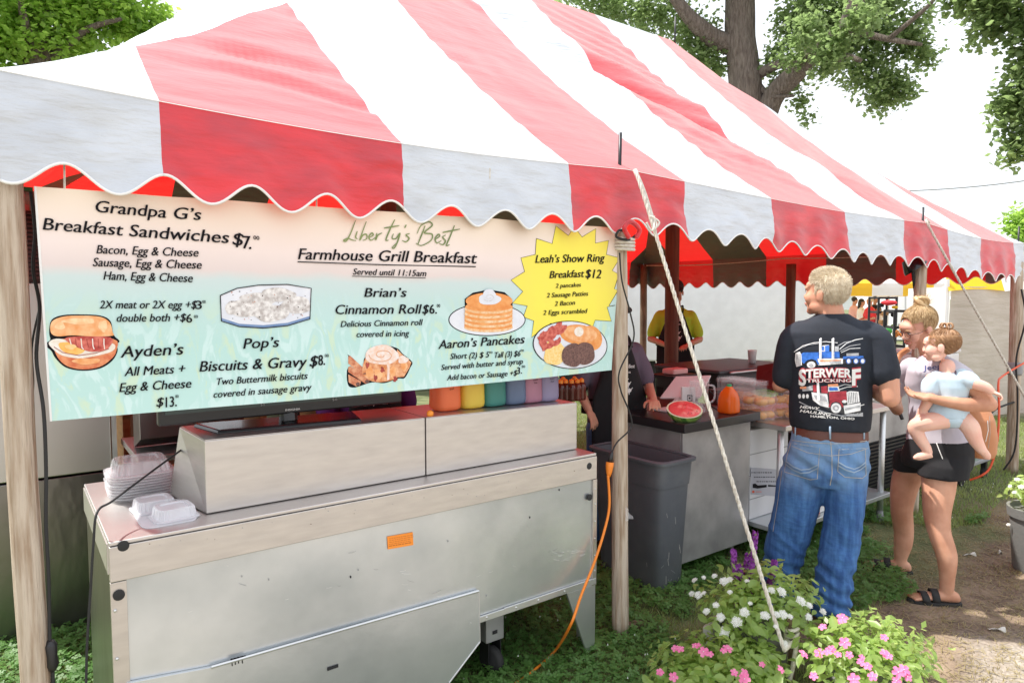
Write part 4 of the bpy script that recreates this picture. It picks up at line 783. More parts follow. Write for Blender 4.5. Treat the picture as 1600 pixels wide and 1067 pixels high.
# upper shelves
YB = 2.35; Z1 = 1.187
def shelf_box(xa, xb, za_, zb_, slope=0):
    mb = MB(); y1 = 2.66
    mb.hexa([(xa, YB, ZT+.003), (xb, YB, ZT+.003), (xa-slope*.35, y1, ZT+.003), (xb, y1, ZT+.003), (xa, YB, za_), (xb, YB, zb_), (xa-slope*.1, y1, za_), (xb, y1, zb_)])
    return mb
s1 = shelf_box(.500, 1.312, 1.188, 1.176, .16).obj('shelf_box', 'steel_warm', ct, bev=.003)
s2 = shelf_box(1.317, 2.115, 1.176, 1.163).obj('shelf_box', 'steel_warm', ct, bev=.003)
mb = MB(); mb.box(.50, 2.115, YB+.004, 2.655, 1.178, 1.182); 
for s_, (xa, xb, za_, zb_) in ((s1, (.502, 1.311, 1.188, 1.176)), (s2, (1.318, 2.113, 1.176, 1.163))):
    mb = MB(); mb.hexa([(xa, YB+.002, za_+.0005), (xb, YB+.002, zb_+.0005), (xa-.012*(xa < 1), 2.658, za_+.0005), (xb, 2.658, zb_+.0005), (xa, YB+.002, za_+.0025), (xb, YB+.002, zb_+.0025), (xa-.012*(xa < 1), 2.658, za_+.0025), (xb, 2.658, zb_+.0025)]); mb.obj('shelf_top', 'steel', s_)
# ---- television lying behind the banner
tv = thing('television', 'flat black television on a glossy stand, mostly hidden behind the banner', 'television', (.82, 2.52, 1.19))
Rt = Matrix.Rotation(math.radians(0), 3, 'Z')
mb = MB(); mb.box(.39, 1.285, 2.49, 2.53, 1.225, 1.74); mb.obj('screen_case', 'black_plastic', tv, bev=.006)
mb = MB(); mb.box(.41, 1.265, 2.487, 2.489, 1.262, 1.72); scn = mb.obj('screen_panel', 'screen', tv) if 'screen' in MATS else None
if scn is None:
    mat('screen', (.03, .05, .065), .18, col2=(.05, .09, .07), vs=5); mb.obj('screen_panel', 'screen', tv)
tvs = lambda px, py, h: gp(px, py, y=2.486-h)
d = Decal(tvs, 0, .0008); d.text("INSIGNIA", 446, 642, 469, 640, 3.2, 'alu', shear=0, bold=0, lay=1); 
d.text("$8", 407, 634, 414, 633.5, 4, 'grey_plastic', 0, 0, 2); d.text("$6", 519, 626, 527, 625, 4, 'grey_plastic', 0, 0, 2); d.text("Breakfast Sandwich", 490, 616, 554, 610, 4, 'grey_plastic', 0, 0, 2)
d.obj('tv_lettering', tv)
mb = MB(); mb.tube([(.83, 2.52, 1.195), (.83, 2.525, 1.23)], .034, 16); mb.obj('stand_neck', 'black_gloss', tv)
mb = MB(); mb.hexa([(.56, 2.43, 1.191), (1.07, 2.40, 1.181), (.52, 2.62, 1.191), (1.12, 2.60, 1.181), (.565, 2.437, 1.203), (1.065, 2.407, 1.193), (.53, 2.615, 1.203), (1.11, 2.595, 1.193)]); mb.obj('stand_base', 'black_gloss', tv, bev=.003)
# ---- six coloured jugs
def sq_ring(c, a, b_, z, n=28, e=3.2):
    R = []
    for k in range(n):
        t = 2*PI*k/n; x, y = math.cos(t), math.sin(t); R.append((c[0]+a*math.copysign(abs(x)**(2/e), x), c[1]+b_*math.copysign(abs(y)**(2/e), y), z))
    return R
def jug(x, y, z, s, m, label, word, cap='white_plastic', group='coloured drink jugs', name='drink_jug', wk=1):
    t = thing(name, label, 'jug', (x, y, z), group); mb = MB(); W = .060*s*wk
    prof = [(.0, .80), (.006, .95), (.02, 1), (.10, .96), (.14, .90), (.175, .76), (.205, .50), (.222, .34), (.23, .32)]
    mb.loft([sq_ring((x, y), W*k, W*1.0*k, z+h*s) for h, k in prof]); mb.obj('jug_body', m, t, True)
    c = MB(); c.lathe([(0, .228*s), (.021*s, .228*s), (.021*s, .25*s), (0, .25*s)], (x, y, z), 16); c.obj('cap', cap, t, auto=30)
    h_ = MB(); h_.tube(smooth_path([(x+.05*s, y+.02*s, z+.13*s), (x+.055*s, y+.02*s, z+.17*s), (x+.042*s, y+.015*s, z+.205*s), (x+.018*s, y+.005*s, z+.215*s)]), .008*s, 8); h_.obj('jug_handle', m, t, True)
    if word:
        d = Decal(lambda px, py, h: Vector((x+(px-50)*.001, y-W*.985-h-.0006, z+.10*s-(py-50)*.001)), 0, .0006)
        d.text(word[0], 34, 48, 62, 46, 8, shear=.1, bold=-.0, lay=1); d.text(word[1], 38, 62, 58, 59, 8, shear=.1, bold=0, lay=1); d.obj('jug_lettering', t)
    return t
zj = lambda x: 1.1825-(x-1.317)*.0163
J = [(704, 644, 'jug_orange', 'translucent orange drink jug at the left end of the jug row', ('Orange', 'Drink')), (742, 641, 'jug_yellow', 'translucent yellow drink jug beside the orange one', None), (776, 638, 'jug_teal', 'dark teal drink jug between the yellow and the slate blue jug', None), (808, 634, 'jug_blue', 'slate blue drink jug in the row on the steel shelf', None), (834, 630, 'jug_pink', 'dusky pink drink jug second from the right of the row', ('Unsweet', 'Tea')), (860, 627, 'jug_violet', 'pale violet drink jug at the right end of the jug row', ('Sweet', 'Tea'))]
for i, (px, py, m, lb, wd) in enumerate(J):
    p = gp(px, py+1, z=1.178); yj = 2.475
    x = gp(px, py, y=2.43).x; jug(x, yj, zj(x), 1.0, m, lb, wd)
# ---- clamshell containers
def clam(t, cx, cy, z, w_, l_, h_, rz, m='clear_lid'):
    R = Matrix.Rotation(rz, 3, 'Z')
    def ring(k, zz, e=5): return [R @ (Vector(p)-Vector((cx, cy, 0)))+Vector((cx, cy, 0)) for p in sq_ring((cx, cy), w_/2*k, l_/2*k, zz, 72, e)]
    def rib(k, zz, am):
        out = []
        for i, p in enumerate(ring(k, zz)): c = Vector((cx, cy, zz)); out.append(c+(p-c)*(1+am*((i//2) % 2)))
        return out
    mb = MB(); mb.loft([ring(1.08, z), ring(1.08, z+.003), ring(1.0, z+.004), rib(.95, z+h_*.15, -.05), rib(.88, z+h_*.88, -.06), ring(.82, z+h_), ring(.62, z+h_), ring(.59, z+h_*.88), ring(.3, z+h_*.88)]); mb.obj('lid', m, t, False)
cs = thing('clamshell_stack', 'stack of clear plastic clamshell boxes at the back corner of the steel counter', 'plastic boxes', (.33, 2.72, ZT))
for k in range(9):
    mb = MB(); z = ZT+.001+k*.0095; dx = random.uniform(-.004, .004)
    mb.loft([sq_ring((.365+dx, 2.74), .10*q_, .10*q_, z+zz, 40, 4) for q_, zz in ((.86, 0), (1.0, .012), (1.08, .0125), (1.08, .0145), (.98, .015), (.85, .004))]); mb.obj('tray', 'clear_lid', cs)
clam(cs, .365, 2.74, ZT+.088, .19, .19, .045, 0)
cb = thing('clamshell_box', 'pair of ribbed clear plastic clamshell halves near the front edge of the counter', 'plastic box', (.40, 2.45, ZT))
clam(cb, .410, 2.385, ZT+.004, .125, .115, .036, .10, 'shell_white'); clam(cb, .372, 2.515, ZT+.004, .125, .115, .036, .10, 'shell_white')
mb = MB(); mb.loft([sq_ring((.390, 2.45), .082, .145, ZT+z_, 40, 6) for z_ in (.0005, .0035)]); mb.obj('flange', 'shell_white', cb)
# ---- black cables at the left
def cable(name, label, pts, r=.0045, m='black_rubber', n=10, cat='cable'):
    mb = MB(); mb.tube(smooth_path(pts, n), r, 7); return tag(mb.obj(name, m, None, True), label, cat)
cable('power_cable', 'thin black cable running across the counter top and down its left front corner', [gp(300, 692, y=2.68), gp(283, 703, y=2.62), gp(250, 727, y=2.52), gp(215, 753, y=2.42), gp(175, 783, y=2.33), gp(152, 800, y=2.235), gp(146, 850, y=2.22), gp(141, 930, y=2.22), gp(136, 1010, y=2.22), gp(134, 1100, y=2.22)], .0035)
lc = thing('power_cable', 'black cable with a plug joint hanging beside the left tent pole', 'cable', (.1, 2.33, 0))
mb = MB(); mb.tube(smooth_path([gp(48, 300, y=2.40), gp(55, 360, y=2.40), gp(52, 420, y=2.40), gp(62, 480, y=2.40), gp(57, 560, y=2.36), gp(68, 640, y=2.33), gp(72, 730, y=2.33), gp(72, 820, y=2.33), gp(76, 900, y=2.33), gp(78, 1000, y=2.33), gp(82, 1040, y=2.33), gp(84, 1100, y=2.33)], 8), .005, 7); mb.obj('cord', 'black_rubber', lc, True)
a, b_ = gp(79, 1000, y=2.33), gp(83, 1048, y=2.33); mb = MB(); mb.tube([a, a.lerp(b_, .15), a.lerp(b_, .5), a.lerp(b_, .8), b_], [.009, .016, .014, .016, .007], 10); mb.obj('plug', 'black_plastic', lc, True)
cable('power_cable', 'thinner black cable twisting behind the left tent pole', [gp(62, 480, y=2.44), gp(50, 540, y=2.44), gp(52, 600, y=2.46), gp(47, 640, y=2.5)], .003)
# cable behind & orange extension cord on the middle pole
ec = thing('extension_cord', 'orange extension cord hanging by the middle pole and running into the grass', 'cord', (2.2, 2.25, 0))
mb = MB(); mb.tube(smooth_path([gp(950, 742, y=2.24), gp(952, 790, y=2.23), gp(944, 830, y=2.22), gp(928, 880, y=2.20), gp(908, 930, y=2.17), gp(892, 975, y=2.13), gp(868, 1015, z=.03), gp(835, 1046, z=.015), gp(795, 1075, z=.01)], 10), .0062, 8); mb.obj('cord', 'orange_cord', ec, True)
a, b_ = gp(951, 745, y=2.24), gp(953, 722, y=2.245); mb = MB(); mb.tube([a, a.lerp(b_, .3), a.lerp(b_, .7), b_], [.008, .014, .019, .019], 10); mb.obj('socket_end', 'orange_cord', ec, True)
pc = thing('power_cable', 'black cable winding down the middle pole to the orange socket', 'cable', (2.36, 2.26, .9))
mb = MB(); mb.tube(smooth_path([gp(968, 395, y=2.25), gp(972, 440, y=2.25), gp(985, 490, y=2.25), gp(990, 530, y=2.25), gp(968, 580, y=2.25), gp(970, 610, y=2.25), gp(984, 645, y=2.25), gp(986, 668, y=2.25), gp(965, 690, y=2.25), gp(957, 705, y=2.245), gp(954, 718, y=2.245)], 8), .0038, 7); mb.obj('cord', 'black_rubber', pc, True)
mb = MB(); a = gp(953, 722, y=2.245); b_ = gp(956, 706, y=2.245); mb.tube([a, b_], [.013, .008], 10); mb.obj('plug', 'black_plastic', pc, True)
# ================================================================ GREY BIN
mat('bin_inside', (.05, .055, .065), .6)
bn = thing('trash_bin', 'tall dark grey rectangular waste bin between the middle pole and the grey register counter', 'trash bin', (2.97, 2.73, 0))
cx, cy = 2.965, 2.735
def brick(w0, l0, z, e=7, n=36): return sq_ring((cx, cy), w0, l0, z, n, e)
mb = MB(); mb.loft([brick(.105, .235, .0), brick(.110, .24, .012), brick(.135, .27, .60), brick(.140, .275, .602), brick(.147, .283, .70), brick(.150, .286, .745), brick(.140, .276, .745), brick(.128, .262, .70), brick(.10, .23, .03)], True); o = mb.obj('bin_body', 'grey_bin', bn, auto=40)
mb = MB(); R_ = [brick(.150, .286, .735), brick(.168, .302, .737), brick(.170, .304, .752), brick(.150, .286, .758), brick(.140, .276, .75)]; mb.loft(R_, False); mb.obj('rim', 'grey_bin', bn, auto=40)
# scratches worn into the front
dd = Decal(on_bvh(bvh(o)), 0, .0006); rs = random.Random(3)
for _ in range(9): x, y = rs.uniform(1040, 1062), rs.uniform(800, 915); dd.line([(x, y), (x+rs.uniform(-2, 2), y+rs.uniform(4, 16))], rs.uniform(.3, .6), 'litter', 1)
for _ in range(10): x, y = rs.uniform(985, 1050), rs.uniform(850, 930); dd.line([(x, y), (x+rs.uniform(-6, 6), y+rs.uniform(2, 10))], .7, 'grey_plastic', 1)
o_ = dd.obj('scratches', bn); o_['kind'] = 'stuff'
mat('counter_black', (.02, .019, .022), .3, bump=.05, bs=20)
# ================================================================ REGISTER COUNTER
rc = thing('register_counter', 'grey laminate counter with black top holding the register and the watermelon', 'counter', (3.45, 2.9, 0))
mb = MB(); mb.box(3.115, 3.77, 2.55, 2.562, .095, .875); mb.obj('front_panel', 'grey_panel', rc, bev=.002)
mb = MB(); mb.box(3.115, 3.127, 2.565, 3.35, .095, .875); mb.obj('side_panel', 'grey_panel', rc, bev=.002)
mb = MB(); mb.box(3.757, 3.769, 2.565, 3.35, .095, .875); mb.obj('side_panel', 'grey_panel', rc)
mb = MB(); mb.box(3.13, 3.755, 2.57, 3.35, .1, .13); mb.obj('bottom_shelf', 'steel_dark', rc)
mb = MB(); mb.box(3.075, 3.81, 2.505, 3.38, .878, .932); mb.obj('worktop', 'counter_black', rc, bev=.005)
for x, y in ((3.105, 2.56), (3.66, 2.60), (3.12, 3.32), (3.74, 3.32)): mb = MB(); mb.box(x, x+.03, y, y+.03, 0, .2); mb.obj('leg', 'steel', rc)
ZC = .932
# register
ps = thing('tablet_register', 'white tablet register with a card reader stand on the black counter', 'register', (3.42, 2.85, ZC))
A = [gp(1030, 622, y=2.80), gp(1075, 622, y=2.80)]
def quadpx(P, x=None, D=None): return [rp(a, b, d) for a, b, d in P]
T = quadpx([(1031, 621, 4.52), (1094, 620, 4.50), (1056, 588, 4.72), (1111, 586, 4.70)])
n_ = (T[1]-T[0]).cross(T[2]-T[0]).normalized()
if n_.z < 0: n_ = -n_
mb = MB(); mb.hexa([T[0], T[1], T[2], T[3], T[0]-n_*.012, T[1]-n_*.012, T[2]-n_*.012, T[3]-n_*.012]); mb.obj('tablet', 'white_plastic', ps, bev=.003)
mb = MB(); mb.hexa([*[q_-n_*.0135 for q_ in (T[0].lerp(T[3], .05), T[1].lerp(T[2], .05), T[2].lerp(T[1], .05), T[3].lerp(T[0], .05))], *[q_-n_*.0145 for q_ in (T[0].lerp(T[3], .05), T[1].lerp(T[2], .05), T[2].lerp(T[1], .05), T[3].lerp(T[0], .05))]]); mb.obj('tablet_screen', 'black_gloss', ps)
a, b_ = rp(1077, 618, 4.50), rp(1077, 600, 4.55); ux = Vector(RT)
def slab(c0, c1, w_, th, mb): 
    fwd = Vector((FW[0], FW[1], 0)).normalized(); mb.hexa([c0-ux*w_, c0+ux*w_, c0-ux*w_+fwd*th, c0+ux*w_+fwd*th, c1-ux*w_, c1+ux*w_, c1-ux*w_+fwd*th, c1+ux*w_+fwd*th]); return mb
c0 = rp(1076, 634, 4.44); c1 = rp(1076, 604, 4.44); slab(c0, c1, .045, .03, MB()).obj('card_reader', 'white_plastic', ps, bev=.008)
d = Decal(lambda px, py, h: rp(px, py, 4.4385-h), 0, .0008)
d.poly([(1073, 617), (1082, 617), (1082, 627), (1073, 627)], 'print_black', 1); d.poly([(1074.6, 618.6), (1080.4, 618.6), (1080.4, 625.4), (1074.6, 625.4)], 'white_plastic', 2); d.poly([(1076, 620.4), (1079, 620.4), (1079, 623.6), (1076, 623.6)], 'print_black', 3); d.obj('reader_logo', ps)
p = rp(1060, 640, 4.46); mb = MB(); mb.box(3.30, 3.47, 2.80, 2.95, ZC+.001, ZC+.012); mb.obj('stand_base', 'white_plastic', ps, bev=.003)
mb = MB(); mb.tube([Vector((3.40, 2.88, ZC+.01)), T[0].lerp(T[3], .5)-n_*.012], .02, 12); mb.obj('stand_arm', 'white_plastic', ps, True)
cable('register_cable', 'black cable curling beside the register', [rp(1108, 610, 4.5), rp(1116, 620, 4.5), rp(1110, 632, 4.45), rp(1120, 640, 4.4)], .004)
# watermelon wedge: quarter of an ellipsoid, flesh up
wm = thing('watermelon_half', 'cut watermelon half with red flesh upward on the corner of the black counter', 'watermelon', (3.26, 2.62, ZC))
wc = Vector((3.175, 2.59, ZC+.066)); ax = Vector((RT[0], RT[1], 0)).normalized(); dn = (Vector((-.30, -.30, .78))).normalized(); ay = dn.cross(ax).normalized()
def wr(a, b_): # lower half dome
    return wc+ax*math.cos(a)*math.cos(b_)*.105+ay*math.sin(a)*math.cos(b_)*.085-dn*math.sin(b_)*.082
mb = MB(); mb.grid(lambda u, v: wr(2*PI*u, PI/2*v), 40, 12); mb.obj('rind', 'melon_rind', wm, True)
mb = MB(); mb.grid(lambda u, v: wc+dn*.001+(ax*math.cos(2*PI*u)*.105+ay*math.sin(2*PI*u)*.085)*(.90+.10*v), 40, 1); mb.obj('white_rim', 'melon_white', wm)
mb = MB(); mb.grid(lambda u, v: wc+dn*(.002+.022*(1-v)**.5*(1+.5*noise.noise(Vector((math.cos(2*PI*u)*3*v, math.sin(2*PI*u)*3*v, 0)))))+(ax*math.cos(2*PI*u)*.105+ay*math.sin(2*PI*u)*.085)*.90*v, 40, 14); mb.obj('flesh', 'melon_flesh', wm, True)
mb = MB()
for k in range(26): a, r = k*2.4, .3+.5*((k*.37) % 1); mb.ell(wc+dn*.012+(ax*math.cos(a)*.105+ay*math.sin(a)*.085)*r, (.003, .003, .002), None, 6, 4)
mb.obj('seeds', 'black_plastic', wm)
# juice jug, pitchers
jug(3.61, 2.60, ZC+.001, .72, 'juice', 'orange juice jug with a green cap on the black counter', None, 'green_cap', 'loose', 'juice_jug', 1.4)
if 'group' in bpy.data.objects['juice_jug']: del bpy.data.objects['juice_jug']['group']
d = Decal(on_bvh(bvh([c for c in bpy.data.objects['juice_jug'].children if c.name.startswith('jug_body')][0])), 0, .0008); d.text('Orange', 1164, 642, 1175, 639, 5, shear=.3, bold=0, lay=1); d.text('Juice', 1165, 632, 1175, 630, 5, shear=.3, bold=0, lay=1); d.obj('jug_lettering', bpy.data.objects['juice_jug'])
pt = thing('pitcher', 'clear plastic pitcher with measuring marks between the watermelon and the juice', 'pitcher', (3.46, 2.70, ZC))
mb = MB(); mb.lathe([(.048, .001), (.050, .006), (.062, .19), (.066, .2), (.060, .2), (.046, .01), (0, .008)], (3.47, 2.72, ZC), 24); mb.obj('pitcher_body', 'clear_plastic', pt, True)
mb = MB(); mb.tube(smooth_path([(3.525, 2.70, ZC+.17), (3.565, 2.68, ZC+.16), (3.57, 2.68, ZC+.08), (3.52, 2.705, ZC+.05)]), .007, 8); mb.obj('handle', 'clear_lid', pt, True)
mb = MB()
for k in range(5): mb.box(3.452, 3.468-.004*(k % 2), 2.6655-.002*k*.9+.002, 2.667-.002*k*.9+.002, ZC+.05+k*.028, ZC+.053+k*.028)
mb.obj('marks', 'print_black', pt)
mb = MB(); rs = random.Random(5)
for _ in range(16): p = Vector((3.47+rs.uniform(-.03, .03), 2.72+rs.uniform(-.03, .03), ZC+.02+rs.random()*.04)); mb.box(-.012, .012, -.012, .012, -.012, .012, Matrix.Rotation(rs.random()*3, 3, Vector((rs.random(), rs.random(), 1))), p)
mb.obj('ice', 'clear_plastic', pt)
for i, (x, y, w_) in enumerate(((rp(1150, 600, 4.85).x, rp(1150, 600, 4.85).y, .09), (rp(1172, 600, 4.75).x, rp(1172, 600, 4.75).y, .06))):
    b = thing('storage_box', ['tall clear plastic box behind the juice jug', 'clear plastic box beside the donut containers'][i], 'plastic box', (x, y, ZC))
    mb = MB(); mb.box(x-w_, x+w_, y-.09, y+.09, ZC+.001, ZC+.175); mb.obj('box_body', 'clear_plastic', b, bev=.008)
    for k in range(4): mb = MB(); mb.box(x-w_-.004, x+w_+.004, y-.094, y+.094, ZC+.15+k*.008, ZC+.154+k*.008); mb.obj('box_edge', 'clear_plastic', b)
# ================================================================ STEEL TABLE, cartons, donuts
st_ = thing('steel_table', 'long stainless work table with pipe legs and a lower shelf in front of the man', 'table', (4.5, 2.75, 0))
ZS = .862
mb = MB(); mb.box(3.83, 5.24, 2.34, 3.12, ZS-.035, ZS); mb.obj('tabletop', 'steel', st_, bev=.004)
mb = MB(); mb.box(3.80, 5.22, 2.33, 3.10, .185, .215); mb.obj('shelf', 'galvanized', st_, bev=.003)
for x, y in ((5.17, 2.385), (3.87, 2.40), (5.17, 3.06), (3.87, 3.06)):
    mb = MB(); mb.tube([(x, y, .05), (x, y, ZS-.03)], .021, 14); l = mb.obj('leg', 'alu', st_, True); mb = MB(); mb.lathe([(0, 0), (.035, 0), (.035, .02), (.024, .05), (.024, .07), (0, .07)], (x, y, .002), 14); mb.obj('foot', 'grey_plastic', l, auto=30)
mat('print_grey', (.46, .47, .52), .7)
def carton(x0, x1, y0, y1, z0, z1, label, m='white_card', dec=None):
    t = thing('carton', label, 'box', ((x0+x1)/2, (y0+y1)/2, z0)); mb = MB(); mb.box(x0, x1, y0, y1, z0, z1); mb.obj('box_body', m, t, bev=.004)
    mb = MB(); mb.box(x0, x1, y0-.001, y0-.0002, z0+(z1-z0)*.46, z0+(z1-z0)*.48); mb.obj('flap_seam', 'grey_plastic', t)
    if dec: d = Decal(lambda px, py, h: gp(px, py, y=y0-.0012-h), 0, .0008); dec(d); d.obj('box_print', t)
    return t
def dec1(d):
    d.poly([(1173, 730), (1226, 734), (1226, 776), (1173, 772)], 'print_grey', .4); rs_ = random.Random(8)
    for k in range(3):
        x = 1174+k*4
        while x < 1206+k*3: l = rs_.uniform(1.5, 4); d.line([(x, 738+k*7), (x+l, 738+k*7+l*.05)], 1.3, 'print_black', 1); x += l+1
    d.poly([(1176, 756), (1180, 755), (1184, 758), (1198, 757), (1198, 761), (1184, 763), (1176, 762)], 'print_black', 1); d.poly([(1200, 757), (1212, 758), (1212, 760), (1200, 760)], 'print_black', 1); d.ell(1177, 768, 2, 2, 'red_cord'); d.line([(1181, 768), (1190, 768)], .9, 'red_cord', 1)
carton(3.815, 4.28, 2.575, 3.0, .217, .50, 'white carton with small black print, lower of two under the steel table', 'white_card', dec1)
carton(3.815, 4.25, 2.58, 2.98, .502, .80, 'plain white carton on top of the printed carton under the table')
def dec2(d): d.poly([(1258, 797), (1281, 789), (1281, 799), (1258, 807)], 'print_black', 1); d.poly([(1258, 808), (1281, 800), (1281, 806), (1258, 814)], 'red_cord', 1); [d.line([(1265.5+k*2.2, 800-k*.7), (1267+k*2.2, 799.6-k*.7)], 3.4, 'print_white', 2) for k in range(5)]
carton(4.32, 4.72, 2.38, 2.9, .217, .46, 'white carton with a black and red stripe, between the man\u2019s legs', 'white_card', dec2)
bk = thing('bucket', 'white plastic bucket standing on the lower shelf beside the pipe leg', 'bucket', (4.95, 2.6, .217)); mb = MB(); mb.lathe([(0, 0), (.10, 0), (.12, .20), (.126, .21), (.126, .23), (0, .232)], (4.95, 2.60, .217), 28); mb.obj('bucket_body', 'white_plastic', bk, auto=40)
mb = MB(); mb.lathe([(0, 0), (.028, 0), (.028, .002), (0, .002)], (4.905, 2.487, .30), 16, (-.36, -.93, 0)); mb.obj('orange_label', 'orange_cap', bk)
bk2 = thing('bucket', 'shorter white tub behind the bucket under the steel table', 'tub', (4.85, 2.9, .217)); mb = MB(); mb.lathe([(0, 0), (.12, 0), (.14, .17), (0, .172)], (4.82, 2.88, .217), 24); mb.obj('bucket_body', 'white_plastic', bk2, auto=40)
k_ = 0
for sx, (x, y) in enumerate(((3.93, 2.60), (4.13, 2.50), (4.02, 2.80))):
    for lv in range(2):
        z = ZS+.002+lv*.088; t = thing('donut_box', [['clear clamshell of golden donuts at the bottom left of the stacks on the steel table', 'clear clamshell of golden donuts at the top of the left stack, next to the juice'], ['clear clamshell of donuts at the bottom of the stack nearest the man\u2019s elbow', 'clear clamshell of donuts on top, nearest the man\u2019s elbow'], ['clear clamshell of donuts at the bottom behind the other stacks', 'clear clamshell of donuts on top behind the other stacks']][sx][lv], 'donut box', (x, y, z), 'clamshells of donuts on the steel table')
        mb = MB(); mb.loft([sq_ring((x, y), .088, .088, z, 32, 5), sq_ring((x, y), .096, .096, z+.03, 32, 5), sq_ring((x, y), .10, .10, z+.032, 32, 5), sq_ring((x, y), .10, .10, z+.036, 32, 5), sq_ring((x, y), .093, .093, z+.05, 32, 5), sq_ring((x, y), .080, .080, z+.082, 32, 5), sq_ring((x, y), .05, .05, z+.084, 32, 5)]); mb.obj('clamshell', 'clear_plastic', t, auto=30)
        rs = random.Random(sx*9+lv)
        for qx in (-1, 1):
            for qy in (-1, 1):
                mb = MB(); c = Vector((x+qx*.042, y+qy*.042, z+.03)); R_ = [[c+Vector(((.024+.019*math.cos(b2))*math.cos(a2), (.024+.019*math.cos(b2))*math.sin(a2), .022*math.sin(b2)+.009*noise.noise(Vector((a2*2, b2*2, lv+sx)))))for b2 in np.linspace(0, 2*PI, 9)[:-1]] for a2 in np.linspace(0, 2*PI, 15)]; mb.loft(R_, False); mb.obj('donut', 'donut', t, True)
# griddle
G = [gp(1060, 561, z=1.06), gp(1105, 584, z=1.06), gp(1116, 555, z=1.06), gp(1190, 566, z=1.06)]
gr = thing('griddle', 'flat black gas griddle with a closed lid behind the register', 'griddle', (5.0, 3.9, 0))
gx0, gx1, gy0, gy1 = 4.62, 5.72, 3.42, 4.12
mb = MB(); mb.box(gx0, gx1, gy0, gy1, 1.03, 1.06); mb.obj('lid', 'griddle_black', gr, bev=.008)
mb = MB(); mb.box(gx0+.02, gx1-.02, gy0+.03, gy1-.02, .86, 1.027); mb.obj('firebox', 'black_metal', gr, bev=.005)
mb = MB(); mb.box(gx0+.05, gx1-.05, gy0+.02, gy0+.03, .87, 1.0); mb.obj('control_panel', 'black_plastic', gr)
for k in range(4): mb = MB(); mb.lathe([(0, 0), (.032, 0), (.028, .03), (0, .032)], (gx0+.2+k*.235, gy0+.019, .935), 16, (0, -1, 0)); mb.obj('knob', 'black_gloss', gr, auto=30)
mb = MB(); mb.tube([(gx0+.1, gy0-.03, 1.04), (gx1-.1, gy0-.03, 1.04)], .011, 8); mb.obj('lid_handle', 'steel', gr, True)
for x in (gx0+.08, gx1-.08):
    for y in (gy0+.08, gy1-.08): mb = MB(); mb.box(x-.02, x+.02, y-.02, y+.02, 0, .86); mb.obj('leg', 'black_metal', gr)
mb = MB(); mb.box(gx0+.06, gx1-.06, gy0+.06, gy1-.06, .2, .23); mb.obj('shelf', 'black_metal', gr)
t = thing('cup', 'white paper cup standing on the black griddle lid', 'cup', (5.5, 3.75, 1.061)); mb = MB(); mb.lathe([(0, 0), (.030, 0), (.040, .11), (.043, .114), (.040, .116), (.036, .11), (0, .01)], gp(1175, 567, z=1.061)+Vector((0, 0, .0)), 20); mb.obj('cup_body', 'white_plastic', t, True)
# brown carry box & foam tray between jug and man
p = rp(1203, 600, 5.05); p.z = 0
t = thing('paper_box', 'open dark brown cardboard box behind the donut containers', 'box', (p.x, p.y, .865)); a, b_, c_, d_ = rp(1180, 603, 5.0), rp(1213, 603, 4.9), rp(1183, 572, 5.2), rp(1214, 566, 5.1)
mb = MB(); mb.poly([a, b_, d_, c_], (.01, .006, 0)); mb.poly([a, b_, b_+Vector((-.1, -.2, 0)), a+Vector((-.12, -.2, .0))], (0, 0, .01)); mb.poly([b_, d_, b_+Vector((-.1, -.22, .02))], (.008, 0, 0)); mb.obj('box_flaps', 'maroon_metal', t)
mb = MB(); mb.box(4.05, 4.3, 2.9, 3.1, ZS+.001, ZS+.13); mb.obj('box_body', 'maroon_metal', t)
t = thing('foam_tray', 'pinkish foam food tray behind the tablet register', 'tray', rp(1053, 583, 5.3)); c = rp(1055, 578, 5.6); mb = MB(); mb.box(c.x-.09, c.x+.09, c.y-.06, c.y+.06, c.z-.03, c.z+.015); mb.obj('tray_body', 'styrofoam_pink', t, bev=.012)
t2 = thing('side_table', 'dark side table holding the foam tray behind the register', 'table', (c.x, c.y, 0)); mb = MB(); mb.box(c.x-.16, c.x+.16, c.y-.12, c.y+.12, c.z-.06, c.z-.032); mb.obj('tabletop', 'black_metal', t2)
for sx in (-.14, .14):
    for sy in (-.1, .1): mb = MB(); mb.tube([(c.x+sx, c.y+sy, 0), (c.x+sx, c.y+sy, c.z-.06)], .015, 8); mb.obj('leg', 'black_metal', t2)
# cabinet with louvers right of the table
cb_ = thing('cooling_cabinet', 'light grey cooling cabinet with black louvres, between the man and the woman', 'cabinet', (5.85, 2.9, 0))
mb = MB(); mb.box(5.34, 6.35, 2.62, 3.3, .50, .84); mb.obj('cabinet_body', 'grey_panel', cb_, bev=.005)
mb = MB(); mb.box(5.32, 6.37, 2.60, 3.32, .842, .865); mb.obj('lid', 'white_plastic', cb_, bev=.005)
mb = MB(); mb.box(5.36, 6.33, 2.66, 3.28, .06, .497); mb.obj('base', 'black_metal', cb_)
for k in range(13): mb = MB(); mb.box(5.37, 6.32, 2.635, 2.655, .10+k*.03, .112+k*.03); mb.obj('louvre', 'black_plastic', cb_)
for k in range(2): mb = MB(); mb.box(5.345, 5.358, 2.7, 3.25, .1+k*.03, .11+k*.03); mb.obj('louvre', 'black_plastic', cb_)
for x in (5.42, 6.27): 
    for y in (2.72, 3.22): mb = MB(); mb.lathe([(0, 0), (.03, 0), (.03, .06), (0, .06)], (x, y, 0), 10); mb.obj('foot', 'black_plastic', cb_)
cable('hose', 'black hose hanging in front of the grey cabinet', [rp(1384, 612, 5.6), rp(1398, 628, 5.55), rp(1410, 655, 5.5)], .012)
